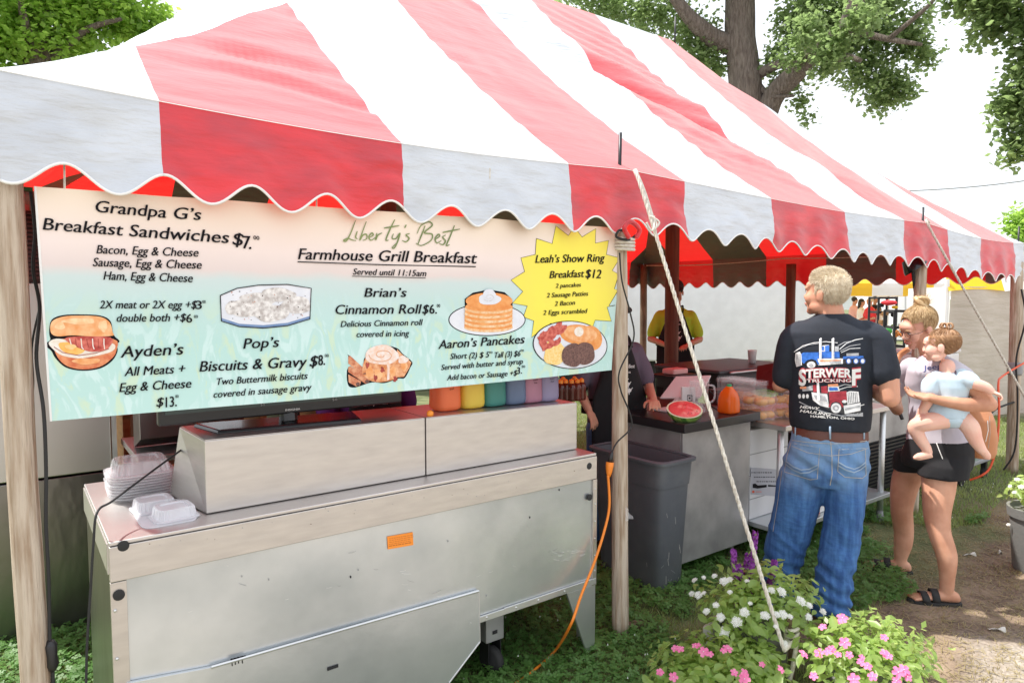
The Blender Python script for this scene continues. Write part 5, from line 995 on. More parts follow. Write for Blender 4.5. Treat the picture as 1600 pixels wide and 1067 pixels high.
# white folding table & cooler beyond
t = thing('folding_table', 'white folding table standing behind the woman', 'table', (7.0, 3.2, 0)); mb = MB(); mb.box(6.5, 7.5, 2.62, 3.5, .85, .89); mb.obj('tabletop', 'white_plastic', t, bev=.01)
for x in (6.6, 7.4):
    for y in (2.7, 3.4): mb = MB(); mb.tube([(x, y, 0), (x, y, .85)], .016, 8); mb.obj('leg', 'alu', t)
t = thing('cooler', 'white cooler chest on the folding table right behind the woman\u2019s shoulder', 'cooler', (7.1, 2.9, .89)); mb = MB(); mb.box(6.75, 7.3, 2.68, 3.05, .891, 1.13); mb.obj('cooler_body', 'white_plastic', t, bev=.02); mb = MB(); mb.box(6.74, 7.31, 2.67, 3.06, 1.135, 1.165); mb.obj('cooler_lid', 'white_plastic', t, bev=.008)
uc = thing('utility_cart', 'black wheeled utility cart with a tray top behind the woman\u2019s bag', 'cart', (7.1, 2.35, 0))
mb = MB(); mb.box(6.62, 7.22, 2.36, 2.60, .80, .84); mb.obj('tray_top', 'black_plastic', uc, bev=.01)
for x in (6.66, 7.18):
    for y in (2.40, 2.56): mb = MB(); mb.box(x-.02, x+.02, y-.02, y+.02, .05, .80); mb.obj('leg', 'black_plastic', uc)
mb = MB(); mb.box(6.62, 7.22, 2.36, 2.60, .16, .2); mb.obj('lower_tray', 'grey_plastic', uc, bev=.01)
for x in (6.66, 7.18): mb = MB(); mb.lathe([(0, -.015), (.05, -.015), (.05, .015), (0, .015)], (x, 2.40, .05), 16, (0, 1, 0)); mb.obj('wheel', 'black_rubber', uc)
t = tag(MB().box(6.75, 7.02, 2.40, 2.56, .201, .29).obj('storage_tub', 'green_plastic', None, bev=.015), 'small green tub on the lower tray of the black cart', 'tub')
cable('extension_cord', 'thin red orange cord hanging from the right corner pole to the grass', [(7.55, 2.24, 1.05), rp(1566, 588, 7.5), rp(1560, 600, 7.2), rp(1561, 640, 7.1), rp(1558, 690, 7.0), rp(1548, 728, 6.95), rp(1535, 742, 6.9), rp(1515, 750, 6.9)], .009, 'red_cord', cat='cord')
cable('power_cable', 'black cable drooping by the right corner pole', [rp(1585, 628, 7.9), rp(1560, 637, 7.5), rp(1548, 646, 7.2)], .009); cable('power_cable', 'black cable running up the right corner pole', [rp(1596, 452, 7.8), rp(1602, 500, 7.8), rp(1588, 560, 7.8), rp(1590, 620, 7.8), rp(1586, 700, 7.8), rp(1568, 734, 7.8)], .008)
t = thing('clamp', 'grey strap clamp around the right corner pole', 'clamp', (7.58, 2.3, .95)); mb = MB(); mb.lathe([(.056, 0), (.062, .02), (.062, .1), (.056, .12)], (7.578, 2.318, .93), 16); mb.obj('clamp_band', 'grey_plastic', t, True)
t = tag(MB().box(7.7, 9.2, 2.15, 2.24, 0.01, .08).obj('timber', 'wood_crate'), 'length of timber lying in the grass by the right corner pole', 'timber')
# black lamp under the roof at the third pole
p = gp(1425, 412, y=2.36); t = thing('work_lamp', 'black work lamp clamped high on the third tent pole', 'lamp', p); mb = MB(); mb.lathe([(0, -.05), (.05, -.045), (.085, .03), (.088, .05), (.02, .052), (0, .05)], p, 20, (.3, -.5, -.8)); mb.obj('lamp_head', 'black_gloss', t, auto=40); mb = MB(); mb.tube(smooth_path([p, p+Vector((.03, 0, -.09)), gp(1428, 440, y=2.36), gp(1431, 462, y=2.36)]), .012, 8); mb.obj('lamp_cable', 'black_rubber', t, True)
mb = MB(); mb.tube([p, (5.49, 2.33, p.z)], .02, 8); mb.obj('lamp_bracket', 'black_metal', t)
# ================================================================ KITCHEN INTERIOR, left side
fr = thing('steel_fridge', 'tall stainless fridge with louvres on top behind the left tent pole', 'fridge', (.1, 4.2, 0))
mb = MB(); mb.box(-.10, .40, 3.95, 4.6, .02, .775); mb.obj('lower_door', 'steel_dark', fr, bev=.004)
mb = MB(); mb.box(-.10, .40, 3.95, 4.6, .785, 1.72); mb.obj('upper_door', 'steel', fr, bev=.004)
mb = MB(); mb.box(-.10, .40, 3.98, 4.6, 1.725, 2.06); mb.obj('compressor_box', 'maroon_metal', fr)
for k in range(16): mb = MB(); mb.box(-.08, .38, 3.95, 3.977, 1.74+k*.02, 1.75+k*.02); mb.obj('louvre', 'maroon_metal', fr)
mb = MB(); mb.box(.405, .425, 3.93, 3.97, .3, 1.6); mb.obj('edge_trim', 'alu', fr)
t = thing('plastic_tub', 'clear tub with a green lid on top of the tall fridge', 'tub', (.0, 4.15, 2.06)); mb = MB(); mb.box(-.08, .12, 4.05, 4.25, 2.061, 2.16); mb.obj('tub_body', 'clear_lid', t, bev=.01); mb = MB(); mb.box(-.085, .125, 4.045, 4.255, 2.163, 2.18); mb.obj('lid', 'green_cap', t)
pt_ = thing('prep_table', 'steel prep table behind the front counter', 'table', (1.2, 3.7, 0)); mb = MB(); mb.box(.45, 2.05, 3.45, 4.0, .90, .93); mb.obj('tabletop', 'steel', pt_, bev=.003)
for x in (.5, 2.0):
    for y in (3.5, 3.95): mb = MB(); mb.tube([(x, y, 0), (x, y, .9)], .02, 8); mb.obj('leg', 'steel', pt_, True)
mb = MB(); mb.box(.5, 2.0, 3.5, 3.95, .3, .33); mb.obj('shelf', 'steel_dark', pt_)
t = thing('metal_hood', 'dark sloping steel cover standing on the prep table at the left', 'cover', (.58, 3.6, .93)); mb = MB(); mb.hexa([(.47, 3.5, 1.0), (.72, 3.5, 1.0), (.47, 3.7, .931), (.74, 3.7, .931), (.47, 3.52, 1.4), (.60, 3.52, 1.4), (.47, 3.7, 1.4), (.60, 3.7, 1.4)]); mb.obj('cover_body', 'steel_dark', t, bev=.003)
ws = thing('wooden_rack', 'orange brown wooden rack at the back of the kitchen, seen under the banner', 'rack', (1.1, 4.7, 0))
for x in (.55, .95, 1.35, 1.75): mb = MB(); mb.box(x-.02, x+.02, 4.6, 5.0, 0, 1.75); mb.obj('upright', 'wood_crate', ws)
for z in (.5, .95, 1.3, 1.7): mb = MB(); mb.box(.53, 1.77, 4.58, 5.02, z, z+.03); mb.obj('shelf', 'wood_crate', ws)
for i, (x, z, w_, m, lb) in enumerate(((.66, .981, .09, 'white_card', 'white paper box on the wooden rack, left'), (.86, .981, .06, 'jug_blue', 'small blue tin on the wooden rack'), (1.14, .981, .12, 'white_plastic', 'round white tub on the wooden rack'), (1.5, .981, .1, 'wood_brown', 'brown carton on the wooden rack, right'))):
    mb = MB(); (mb.lathe([(0, 0), (w_, 0), (w_*1.05, .16), (0, .162)], (x, 4.75, z), 20) if i == 2 else mb.box(x-w_, x+w_, 4.65, 4.9, z, z+.17)); tag(mb.obj('kitchen_supply', m), lb, 'supplies')
t = thing('filler_fridge', 'added tall dark fridge deep inside the tent, darkening the gap under the banner', 'fridge', (2.9, 6.3, 0)); mb = MB(); mb.box(1.9, 2.75, 5.9, 6.6, .03, 1.9); mb.obj('fridge_body', 'black_metal', t, bev=.01); mb = MB(); mb.tube([(2.0, 5.87, .7), (2.0, 5.87, 1.3)], .012, 8); mb.obj('handle', 'steel', t)  # dark fridge added so the gap between banner and counter stays dark
t = thing('filler_cabinet', 'added low dark cabinet darkening the back of the tent', 'cabinet', (.9, 6.4, 0)); mb = MB(); mb.box(.2, 1.7, 6.1, 6.7, .02, 1.15); mb.obj('cabinet_body', 'wood_red', t, bev=.01); mb = MB(); mb.box(.93, .97, 6.085, 6.1, .5, .7); mb.obj('handle', 'steel', t)  # added beside the fridge as dark fill behind the counter
# stand with syrup bottles
sb = thing('bottle_stand', 'steel side stand with a white tray edge behind the jugs', 'table', (2.6, 3.45, 0)); mb = MB(); mb.box(2.28, 2.80, 3.22, 3.6, 1.0, 1.03); mb.obj('tabletop', 'white_plastic', sb, bev=.004); mb = MB(); mb.box(2.3, 2.78, 3.25, 3.58, .1, .995); mb.obj('cabinet_body', 'steel_dark', sb)
for sx in (2.32, 2.74): 
    for sy in (3.27, 3.54): mb = MB(); mb.box(sx, sx+.03, sy, sy+.03, 0, .1); mb.obj('leg', 'black_metal', sb)
mb = MB(); mb.box(2.25, 2.85, 3.66, 3.68, .98, 1.5); tag(mb.obj('splash_sheet', 'steel', None), 'steel splash sheet standing behind the syrup bottles', 'steel sheet')
L0 = ['nearest the pink jug', 'second in the row', 'third in the row', 'fourth in the row', 'at the right end of the row', 'at the back left of the row', 'at the back right of the row']
for i, (px, D_) in enumerate(((876, 4.08), (884, 4.10), (893, 4.10), (902, 4.12), (909, 4.16), (880, 4.22), (898, 4.24))):
    p = rp(px, 560, D_); t = thing('syrup_bottle', 'dark syrup bottle with an orange cap, '+L0[i], 'bottle', (p.x, p.y, 1.031), 'syrup bottles behind the coloured jugs'); mb = MB(); mb.lathe([(0, 0), (.026, 0), (.028, .01), (.027, .06), (.029, .075), (.024, .095), (.014, .108), (0, .11)], (p.x, p.y, 1.031), 14); mb.obj('bottle_body', 'syrup', t, True); mb = MB(); mb.lathe([(0, .108), (.016, .108), (.015, .125), (.005, .132), (0, .134)], (p.x, p.y, 1.031), 12); mb.obj('cap', 'orange_cap', t, auto=40)
p = gp(672, 648, z=1.187); tag(MB().lathe([(0, 0), (.013, 0), (.014, .014), (.006, .022), (0, .022)], (p.x, p.y, zj(p.x)+.001), 12).obj('plastic_stopper', 'orange_cap', None, True), 'loose orange bottle stopper lying left of the orange jug', 'stopper')

# ================================================================ BACKGROUND
tr = thing('white_trailer', 'large plain white trailer side behind the tent', 'trailer', (12, 9, 0)); pa = rp(1285, 560, 13)
ux_ = Vector((RT[0], RT[1], 0)); fw_ = Vector((FW[0], FW[1], 0)).normalized(); pa.z = 0; pb = pa-ux_*8.5
mb = MB(); mb.hexa([pb+Vector((0, 0, .55)), pa+Vector((0, 0, .55)), pb+fw_*2.4+Vector((0, 0, .55)), pa+fw_*2.4+Vector((0, 0, .55)), pb+Vector((0, 0, 3.5)), pa+Vector((0, 0, 3.5)), pb+fw_*2.4+Vector((0, 0, 3.5)), pa+fw_*2.4+Vector((0, 0, 3.5))]); mb.obj('trailer_body', 'trailer_white', tr, bev=.03)
for y in (3.2, 4.2): mb = MB(); mb.lathe([(0, -.12), (.33, -.12), (.38, -.08), (.38, .08), (.33, .12), (0, .12)], pa-ux_*y+fw_*.3+Vector((0, 0, .38)), 24, fw_); mb.obj('wheel', 'black_rubber', tr, True)
mb = MB(); q_ = pa-ux_*.5+fw_*1.2; mb.tube([q_, q_+Vector((0, 0, .56))], .05, 8); mb.obj('jack', 'black_metal', tr); mb = MB(); q_ = pb+ux_*.5+fw_*1.2; mb.tube([q_, q_+Vector((0, 0, .56))], .05, 8); mb.obj('jack', 'black_metal', tr)
# yellow and white marquee A (far), and beige walled marquee B
def marquee(name, label, c, hw, hl, e, h, val, rz, stripes, legs=True):
    t = thing(name, label, 'tent', c); R = Matrix.Rotation(rz, 3, 'Z'); c = Vector(c); tp = lambda x, y, z: c+R @ Vector((x, y, z))
    for s_ in range(4):
        q = Matrix.Rotation(s_*PI/2, 3, 'Z'); L_ = hw if s_ % 2 == 0 else hl; Dp = hl if s_ % 2 == 0 else hw
        for k in range(stripes):
            a, b_ = -1+2*k/stripes, -1+2*(k+1)/stripes; tk = .25; mb = MB(); f = lambda u, v: tp(*(q @ Vector((L_*u*(1-(1-tk)*v), -Dp*(1-(1-tk*.4)*v), e+(h-e)*(v-.18*v*(1-v))))))
            mb.grid(lambda u, v: f(a+(b_-a)*u, v), 5, 8); mb.obj('roof_panel', 'yellow_vinyl' if k % 2 == 0 else 'white_canvas', t, True)
            m2 = MB(); m2.grid(lambda u, v: tp(*(q @ Vector((L_*(a+(b_-a)*u), -Dp-.02, e-val*v)))), 5, 2); m2.obj('valance', 'yellow_vinyl' if k % 2 == 0 else 'white_canvas', t)
    if legs:
        for sx in (-1, 1):
            for sy in (-1, 1): mb = MB(); mb.tube([tp(sx*hw*.98, sy*hl*.98, -.0), tp(sx*hw*.98, sy*hl*.98, e)], .05, 8); mb.obj('pole', 'white_plastic', t)
    return t
c = rp(1352, 560, 24); c.z = 0; marquee('yellow_tent', 'yellow and white striped market tent in the distance right of the man\u2019s head', c, 2.2, 2.4, 2.05, 3.3, .35, math.radians(-33), 5)
A_ = gp(1477, 655, z=0); wl = thing('beige_tent', 'beige walled tent with a yellow and white top at the right, behind the woman', 'tent', (A_.x, A_.y, 0))
dr = Vector((.93, -.37, 0)); dk = Vector((.80, .60, 0)); L_ = 6.0
def wall(o_, d_, ln, z0, z1, name, m, k=0):
    mb = MB(); nrm = Vector((d_.y, -d_.x, 0)); mb.grid(lambda u, v: o_+d_*ln*u+nrm*(.03*math.sin(u*ln*3.1)+.05*noise.noise(Vector((u*ln*1.3, v*1.2, k))))+Vector((0, 0, z0+(z1-z0)*v)), 60, 10); mb.obj(name, m, wl, True)
A0 = Vector((A_.x, A_.y, 0)); wall(A0, dr, L_, .02, 1.80, 'side_wall', 'beige_canvas'); wall(A0, dk, 2.2, .02, 1.80, 'side_wall', 'white_canvas', 3)
for k in range(6):
    m_ = 'yellow_vinyl' if k % 2 == 0 else 'white_canvas'; s0 = k*.95-.06; mb = MB(); mb.grid(lambda u, v: A0+dr*(s0+.95*u)-dk*.08+dk*v*1.9+Vector((0, 0, 1.74+.28*min(1, v*8)+.42*max(0, v-.12)+.03*math.sin(u*3))), 6, 16); mb.obj('roof_panel', m_, wl, True)
mb = MB(); mb.tube([A0-dr*.06, A0-dr*.06+Vector((0, 0, 1.9))], .03, 8); mb.obj('pole', 'white_plastic', wl)
# white side canopy & building bits
t = thing('white_canopy', 'white canopy sheet behind the woman\u2019s bun', 'canopy', rp(1460, 560, 13)); a = rp(1446, 462, 16); b_ = rp(1480, 440, 13); 
mb = MB(); mb.poly([rp(1446, 466, 16), rp(1480, 446, 13), rp(1482, 540, 13), rp(1450, 556, 16)], (.02, .05, 0)); mb.obj('canopy_sheet', 'white_canvas', t)
bd = thing('white_shed', 'white building with a grey door frame far behind the tents', 'building', rp(1430, 530, 30)); c = rp(1425, 530, 30); c.z = 0
ux_ = Vector((RT[0], RT[1], 0)); fw_ = Vector((FW[0], FW[1], 0)).normalized()
def wbox(t, px0, px1, py0, py1, D_, dep, name, m, bev=0):
    a, b_, c_, d_ = rp(px0, py1, D_), rp(px1, py1, D_), rp(px0, py0, D_), rp(px1, py0, D_); dd_ = fw_*dep; mb = MB(); mb.hexa([a, b_, a+dd_, b_+dd_, c_, d_, c_+dd_, d_+dd_]); return mb.obj(name, m, t, bev=bev)
wbox(bd, 1398, 1480, 400, 531, 30, 3, 'wall', 'trailer_white'); wbox(bd, 1416, 1430, 443, 530, 29.9, .1, 'door', 'grey_plastic'); wbox(bd, 1419, 1427, 447, 530, 29.8, .1, 'door_panel', 'trailer_white'); wbox(bd, 1450, 1478, 446, 452, 29.5, .6, 'awning', 'wire')
far = rp(1440, 500, 75)
hd = thing('far_building', 'long pale building on the horizon behind the market tents', 'building', (far.x, far.y, 0)); wbox(hd, 1230, 1480, 452, 484, 60, 8, 'wall', 'trailer_white'); wbox(hd, 1225, 1485, 446, 452, 59.5, 9, 'roof', 'grey_plastic')
# market goods
def goods(name, label, cat, px, py, D_, w_, h_, m, shape='box'):
    c = rp(px, py, D_); s_ = D_/1067*.93; t = thing(name, label, cat, c); mb = MB()
    if shape == 'box': mb.box(c.x-w_*s_/2, c.x+w_*s_/2, c.y-w_*s_/3, c.y+w_*s_/3, c.z-h_*s_/2, c.z+h_*s_/2)
    else: mb.ell(c, (w_*s_/2, w_*s_/2, h_*s_/2), None, 12, 8)
    mb.obj(name+'_body', m, t, shape != 'box', bev=.02 if shape == 'box' else 0); return t
def shelf_unit(px0, px1, D_, zs, label):
    a, b_ = rp(px0, 500, D_), rp(px1, 500, D_); t = thing('market_shelf', label, 'shelf', (a.x, a.y, 0)); d_ = (b_-a); d_.z = 0
    for z in zs: mb = MB(); p0, p1 = Vector((a.x, a.y, z)), Vector((b_.x, b_.y, z)); mb.hexa([p0, p1, p0+fw_*.5, p1+fw_*.5]+[q+Vector((0, 0, .06)) for q in (p0, p1, p0+fw_*.5, p1+fw_*.5)]); mb.obj('shelf_board', 'black_metal', t)
    for p in (a, b_):
        for f in (0, .46): mb = MB(); q_ = Vector((p.x, p.y, 0))+fw_*f; mb.tube([q_, q_+Vector((0, 0, max(zs)+.06))], .03, 6); mb.obj('post', 'black_metal', t)
shelf_unit(1372, 1400, 20, (.45, .85, 1.25, 1.62), 'black market shelf with wares right of the red shirted woman'); shelf_unit(1398, 1414, 19, (.45, .9, 1.3), 'small black market stand beside the building door')
rs = random.Random(11)
G_ = [('red wrapped bundle on the top market shelf', 1389, 473, 22, 8, 'red_shirt', 'e'), ('dark goods on the top market shelf, left', 1377, 477, 8, 6, 'black_cloth', 'box'), ('yellow green goods on the market shelf', 1398, 480, 9, 5, 'yellow_vinyl', 'e'), ('brown basket on the middle market shelf', 1383, 490, 10, 5, 'wood_crate', 'box'), ('dark bag on the middle market shelf, right', 1396, 492, 8, 7, 'black_cloth', 'e'),
      ('tan box on the lower market shelf', 1378, 503, 10, 6, 'wood_crate', 'box'), ('bright green bag in front of the market shelf', 1386, 517, 14, 13, 'green_plastic', 'e'), ('green leafy plant on the lower market shelf', 1396, 510, 8, 7, 'leaf_maple', 'e'), ('orange bag beside the green bag', 1400, 521, 10, 11, 'orange_plastic', 'e'), ('orange toy at the right of the orange bag', 1409, 523, 7, 7, 'orange_plastic', 'e'), ('white pail beside the market stand', 1406, 509, 6, 6, 'white_plastic', 'box')]
for lb, px, py, w_, h_, m, sh in G_: goods('market_ware', lb, 'market goods', px, py, 19.6, w_, h_, m, sh)
# ================================================================ FLOWER PLANTERS
def leaf_me(name, l, w_, m):
    mb = MB(); P = [(0, 0, 0), (w_*.35, l*.22, .004), (w_*.5, l*.5, .006), (w_*.3, l*.8, .002), (0, l, -.006), (-w_*.3, l*.8, .002), (-w_*.5, l*.5, .006), (-w_*.35, l*.22, .004), (0, l*.35, -.003), (0, l*.7, -.005)]
    mb.add(P, [(0, 1, 8), (1, 2, 8), (2, 9, 8), (2, 3, 9), (3, 4, 9), (4, 5, 9), (5, 6, 9), (6, 8, 9), (6, 7, 8), (7, 0, 8)]); return mb.mesh(name, m, True)
LM = [leaf_me('leaf', .052, .030, 'leaf_bed'), leaf_me('leaf', .066, .034, 'leaf_bed'), leaf_me('leaf', .042, .026, 'leaf_bed')]
def bl_white():
    mb = MB(); rs = random.Random(2)
    for k in range(22):
        a, r = k*2.4, .018*math.sqrt(k/22); c = Vector((r*math.cos(a), r*math.sin(a), .010-r*r*18+rs.uniform(-.001, .002)))
        for q in range(4): b_ = q*PI/2+k; mb.add([c, c+Vector((.0048*math.cos(b_-.5), .0048*math.sin(b_-.5), .0015)), c+Vector((.0068*math.cos(b_), .0068*math.sin(b_), .0005)), c+Vector((.0048*math.cos(b_+.5), .0048*math.sin(b_+.5), .0015))], [(0, 1, 2, 3)])
    return mb.mesh('blossom', 'petal_white')
def bl_pink():
    mb = MB()
    for q in range(5):
        b_ = q*2*PI/5; d_ = Vector((math.cos(b_), math.sin(b_), 0)); s_ = Vector((-d_.y, d_.x, 0)); mb.add([Vector((0, 0, 0)), d_*.012-s_*.009+Vector((0, 0, .002)), d_*.023-s_*.008, d_*.025+Vector((0, 0, -.002)), d_*.023+s_*.008, d_*.012+s_*.009+Vector((0, 0, .002))], [(0, 1, 2, 3), (0, 3, 4, 5)])
    mb.mi = 1; mb.ell((0, 0, .002), (.0025, .0025, .002), None, 6, 4); return mb.mesh('blossom', ['petal_pink', 'petal_white'])
BW, BP = bl_white(), bl_pink()
def place(me, name, par, p, nrm, roll, s_):
    q = nrm.to_track_quat('Z', 'Y') @ Matrix.Rotation(roll, 3, 'Z').to_quaternion(); o = bpy.data.objects.new(name, me); link(o); o.parent = par; o.matrix_parent_inverse = Matrix.Translation(-par.location); o.location = p; o.rotation_mode = 'QUATERNION'; o.rotation_quaternion = q; o.scale = (s_, s_, s_); return o
def planter(label, c, r, n, potr, blooms, bm_, purple=None, seed=1, small=0, nb=0):
    rs = random.Random(seed); c = Vector(c); t = thing('flower_planter', label, 'planter', (c.x, c.y, 0), None)
    ph = max(.08, c.z-.07); mb = MB(); mb.lathe([(0, 0), (potr*.8, 0), (potr*.84, .02), (potr*.98, ph*.85), (potr*1.06, ph*.86), (potr*1.08, ph), (potr*.98, ph), (potr*.95, ph-.03), (0, ph-.03)], (c.x, c.y, gz(c.x, c.y)), 32); mb.obj('pot', 'terracotta', t, auto=35)
    def surfp(a, e, k=1): v = Vector((math.cos(a)*math.cos(e), math.sin(a)*math.cos(e), math.sin(e))); kk = k*(1+.22*noise.noise(v*2+Vector((seed, 0, 0)))); return c+Vector((v.x*r[0], v.y*r[1], v.z*r[2]))*kk, v
    for i in range(n):
        a = rs.uniform(0, 2*PI); e = math.asin(rs.uniform(-.25, 1)); p, v = surfp(a, e, rs.uniform(.72, 1.05)); nr = (v+Vector((rs.gauss(0, .45), rs.gauss(0, .45), .9))).normalized(); p.z = max(p.z, gz(p.x, p.y)+.02); place(LM[i % 3], 'leaf', t, p-nr*.01, nr, rs.uniform(0, 6.3), rs.uniform(.7, 1.15))
    V, F = [], []; st = MB()
    for i in range(n*3):
        a = rs.uniform(0, 2*PI); e = math.asin(rs.uniform(-.35, .98)); p, v = surfp(a, e, rs.uniform(.35, .92)); p.z = max(p.z, gz(p.x, p.y)+.01); k = len(V); d_ = Vector((rs.gauss(0, 1), rs.gauss(0, 1), rs.gauss(0, .5))).normalized(); s_ = d_.cross((v+Vector((0, 0, .7))).normalized()).normalized(); l = rs.uniform(.03, .05)
        V += [p, p+d_*l*.5+s_*l*.26, p+d_*l, p+d_*l*.5-s_*l*.26]; F.append((k, k+1, k+2, k+3))
        if i % 12 == 0: st.tube([c+Vector((rs.uniform(-.04, .04), rs.uniform(-.04, .04), 0)), (c+p)/2+Vector((0, 0, .02)), p], .0022, 4)
    me = bpy.data.meshes.new('undergrowth'); me.from_pydata([tuple(p) for p in V], [], F); me.materials.append(M['leaf_bed']); o = put('undergrowth', me, t); o['kind'] = 'stuff'; st.obj('stems', 'leaf_bed', t)
    for (px, py, s_) in blooms:        # each bloom stands on the foliage where its sight line meets the mound
        d_ = Vector(ray(px, py)); best = None; D0 = math.hypot(c.x, c.y)
        for k in range(60):
            q = rp(px, py, D0-r[1]*1.1+k*r[1]*2.2/60); f = ((q.x-c.x)/r[0])**2+((q.y-c.y)/r[1])**2+((q.z-c.z)/r[2])**2
            if f < 1.12: best = q; break
        if best is None:
                best = rp(px, py, D0-r[1]*.3)
        v = (best-c).normalized(); nr = (v*.6+Vector((rs.gauss(0, .2), rs.gauss(0, .2), .8))-Vector((FW[0], FW[1], 0))*.35).normalized(); place(bm_, 'blossom', t, best+nr*.012, nr, rs.uniform(0, 6), s_*rs.uniform(.7, 1.0))
        st2 = MB()
    return t
W = [(1088, 910, .9), (1100, 905, .7), (1118, 903, .7), (1083, 930, .8), (1093, 932, .9), (1102, 930, .6), (1132, 912, 1.1), (1142, 910, 1), (1120, 948, .8), (1106, 958, .9), (1127, 966, 1.1), (1151, 974, 1.2), (1131, 990, 1.3), (1163, 958, 1.0), (1141, 928, .7), (1195, 965, 1.0), (1211, 963, .8), (1222, 962, 1.0), (1233, 966, .8), (1212, 980, .6), (1224, 1006, .8), (1203, 1026, 1.0), (1248, 942, 1.2), (1262, 948, .9), (1283, 957, .8), (1261, 965, .8), (1218, 927, 1.2), (1205, 925, .8), (1168, 912, .7), (1172, 945, .5)]
w1 = planter('grey pot of white clustered blossoms with tall purple flower spikes, behind the guy rope', (2.70, 1.76, .25), (.33, .24, .18), 270, .14, W, BW, seed=3)
# purple spikes
for i, (pts) in enumerate([[(1160, 975), (1158, 940), (1150, 900), (1146, 862)], [(1160, 975), (1160, 930), (1158, 905), (1155, 885)], [(1175, 970), (1172, 920), (1176, 880), (1180, 832)], [(1180, 970), (1190, 935), (1205, 905), (1210, 878)], [(1158, 980), (1152, 955), (1153, 930), (1155, 912)], [(1168, 970), (1168, 930), (1164, 905), (1168, 868)]]):
    P = smooth_path([rp(px, py, 3.26+.02*i) for px, py in pts], 6); mb = MB(); mb.tube(P, .0026, 5); s_ = mb.obj('flower_spike', 'leaf_bed', w1); rs = random.Random(i); fl = MB()
    for k, p in enumerate(P[int(len(P)*.3):]):
        if i in (4,) and k < 1: continue
        for q in range(11 if k > 2 else 5):
            a = rs.uniform(0, 6.3); d_ = Vector((math.cos(a), math.sin(a), rs.uniform(-.2, .5))).normalized(); c0_ = p+d_*.010; s1_ = d_.cross(Vector((0, 0, 1))).normalized(); u_ = s1_.cross(d_); r_ = rs.uniform(.008, .013)
            fl.add([c0_-s1_*r_, c0_-u_*r_*1.2+d_*.004, c0_+s1_*r_, c0_+u_*r_+d_*.003], [(0, 1, 2, 3)])
    fl.obj('florets', 'petal_purple', s_)
    lf = MB()
    for k in range(14):
        p = P[rs.randrange(len(P))]; a = rs.uniform(0, 6.3); d_ = Vector((math.cos(a), math.sin(a), .8)).normalized(); s1_ = d_.cross(Vector((0, 0, 1))).normalized(); lf.add([p, p+d_*.016+s1_*.003, p+d_*.035, p+d_*.016-s1_*.003], [(0, 1, 2, 3)])
    lf.obj('narrow_leaves', 'leaf_bed', s_)
Pk = [(1316, 968, 1.0), (1287, 982, 1.0), (1312, 975, .7), (1320, 1005, 1.1), (1295, 1020, .9), (1281, 1022, .9), (1310, 1025, .8), (1327, 1024, .8), (1344, 1037, .9), (1381, 998, .7), (1381, 1022, .9), (1387, 1027, .7), (1402, 1051, 1.0), (1411, 1048, .9), (1416, 1058, .9), (1355, 1043, .8), (1364, 1058, .8), (1335, 1062, 1), (1272, 1058, .8), (1299, 1015, .7), (1345, 1028, .6), (1400, 1064, .7)]
planter('mound of pink five petalled blossoms right of the wooden stake', (2.83, 1.33, .16), (.34, .28, .16), 290, .15, Pk, BP, seed=5)
Pl_ = [(1056, 1015, .8), (1064, 1017, .7), (1087, 1012, .9), (1092, 1010, .6), (1100, 1020, .9), (1136, 1016, 1.0), (1130, 1019, .8), (1031, 1051, .8), (1035, 1053, .6), (1053, 1058, .9), (1146, 1052, .8), (1161, 1053, .9), (1163, 1062, 1.0), (1217, 1047, .8), (1253, 1024, .8), (1110, 1024, .6)]
planter('mound of pink blossoms low in front, left of the wooden stake', (2.29, 1.68, .12), (.33, .26, .12), 250, .14, Pl_, BP, seed=8)
planter('leafy plant filling in around the wooden stake in front of the white blossoms', tuple(gp(1168, 1042, z=.12)), (.18, .17, .11), 130, .09, [(1190, 1040, .7)], BP, seed=12)
Wr = [(1590, 752, .8), (1580, 762, .7), (1596, 764, .9), (1586, 772, .7), (1596, 815, 1.0), (1577, 822, .7), (1604, 758, .8)]
planter('dark grey planter with white blossoms at the right edge of the view', tuple(gp(1632, 776, z=.46)), (.22, .20, .15), 150, .17, Wr, BW, seed=9)
# bits of broken concrete by the planter
t = tag(MB().box(0, .16, 0, .05, 0, .16, Matrix.Rotation(.3, 3, 'Z'), gp(1113, 1036, z=0)).obj('paver_block', 'litter', None, bev=.01), 'grey stone block between the pink and the white flowers', 'stone')
# ================================================================ PEOPLE
class Fig:                     # joints given as photo pixels + depth offset from the figure's own standing distance
    def __init__(s, base): s.D = math.hypot(base[0], base[1]); s.base = Vector((base[0], base[1], 0)); s.u = s.base.normalized(); s.r = Vector((s.u.y, -s.u.x, 0))
    def J(s, px, py, off=0): return rp(px, py, s.D+off)
    def mpp(s, py=600, off=0): a, b = s.J(700, py, off), s.J(701, py, off); return (a-b).length
    def sec(s, px, py, off, wpx, dm, rot=0, tilt=0):   # elliptical ring: half width wpx photo px, half depth dm metres
        c = s.J(px, py, off); U = s.J(px+wpx, py, off)-s.J(px-wpx, py, off); U.z = 0; w_ = U.length/2; U = s.r; V = s.u
        if rot: Q = Matrix.Rotation(rot, 3, 'Z'); U = Q @ U; V = Q @ V
        out = []
        for k in range(24):
            a = 2*PI*k/24; p = c+U*w_*math.cos(a)+V*dm*math.sin(a); p.z += tilt*math.cos(a)*w_; out.append(p)
        return out
    def limb(s, mb, pts, n=14):    # pts: (px,py,off,r_m)
        P = [s.J(*p[:3]) for p in pts]; Q = smooth_path(P, 6); R = list(np.interp(np.linspace(0, len(pts)-1, len(Q)), range(len(pts)), [p[3] for p in pts])); mb.tube(Q, R, n)
        mb.ell(P[0], (R[0],)*3, None, 12, 8); mb.ell(P[-1], (R[-1],)*3, None, 12, 8)
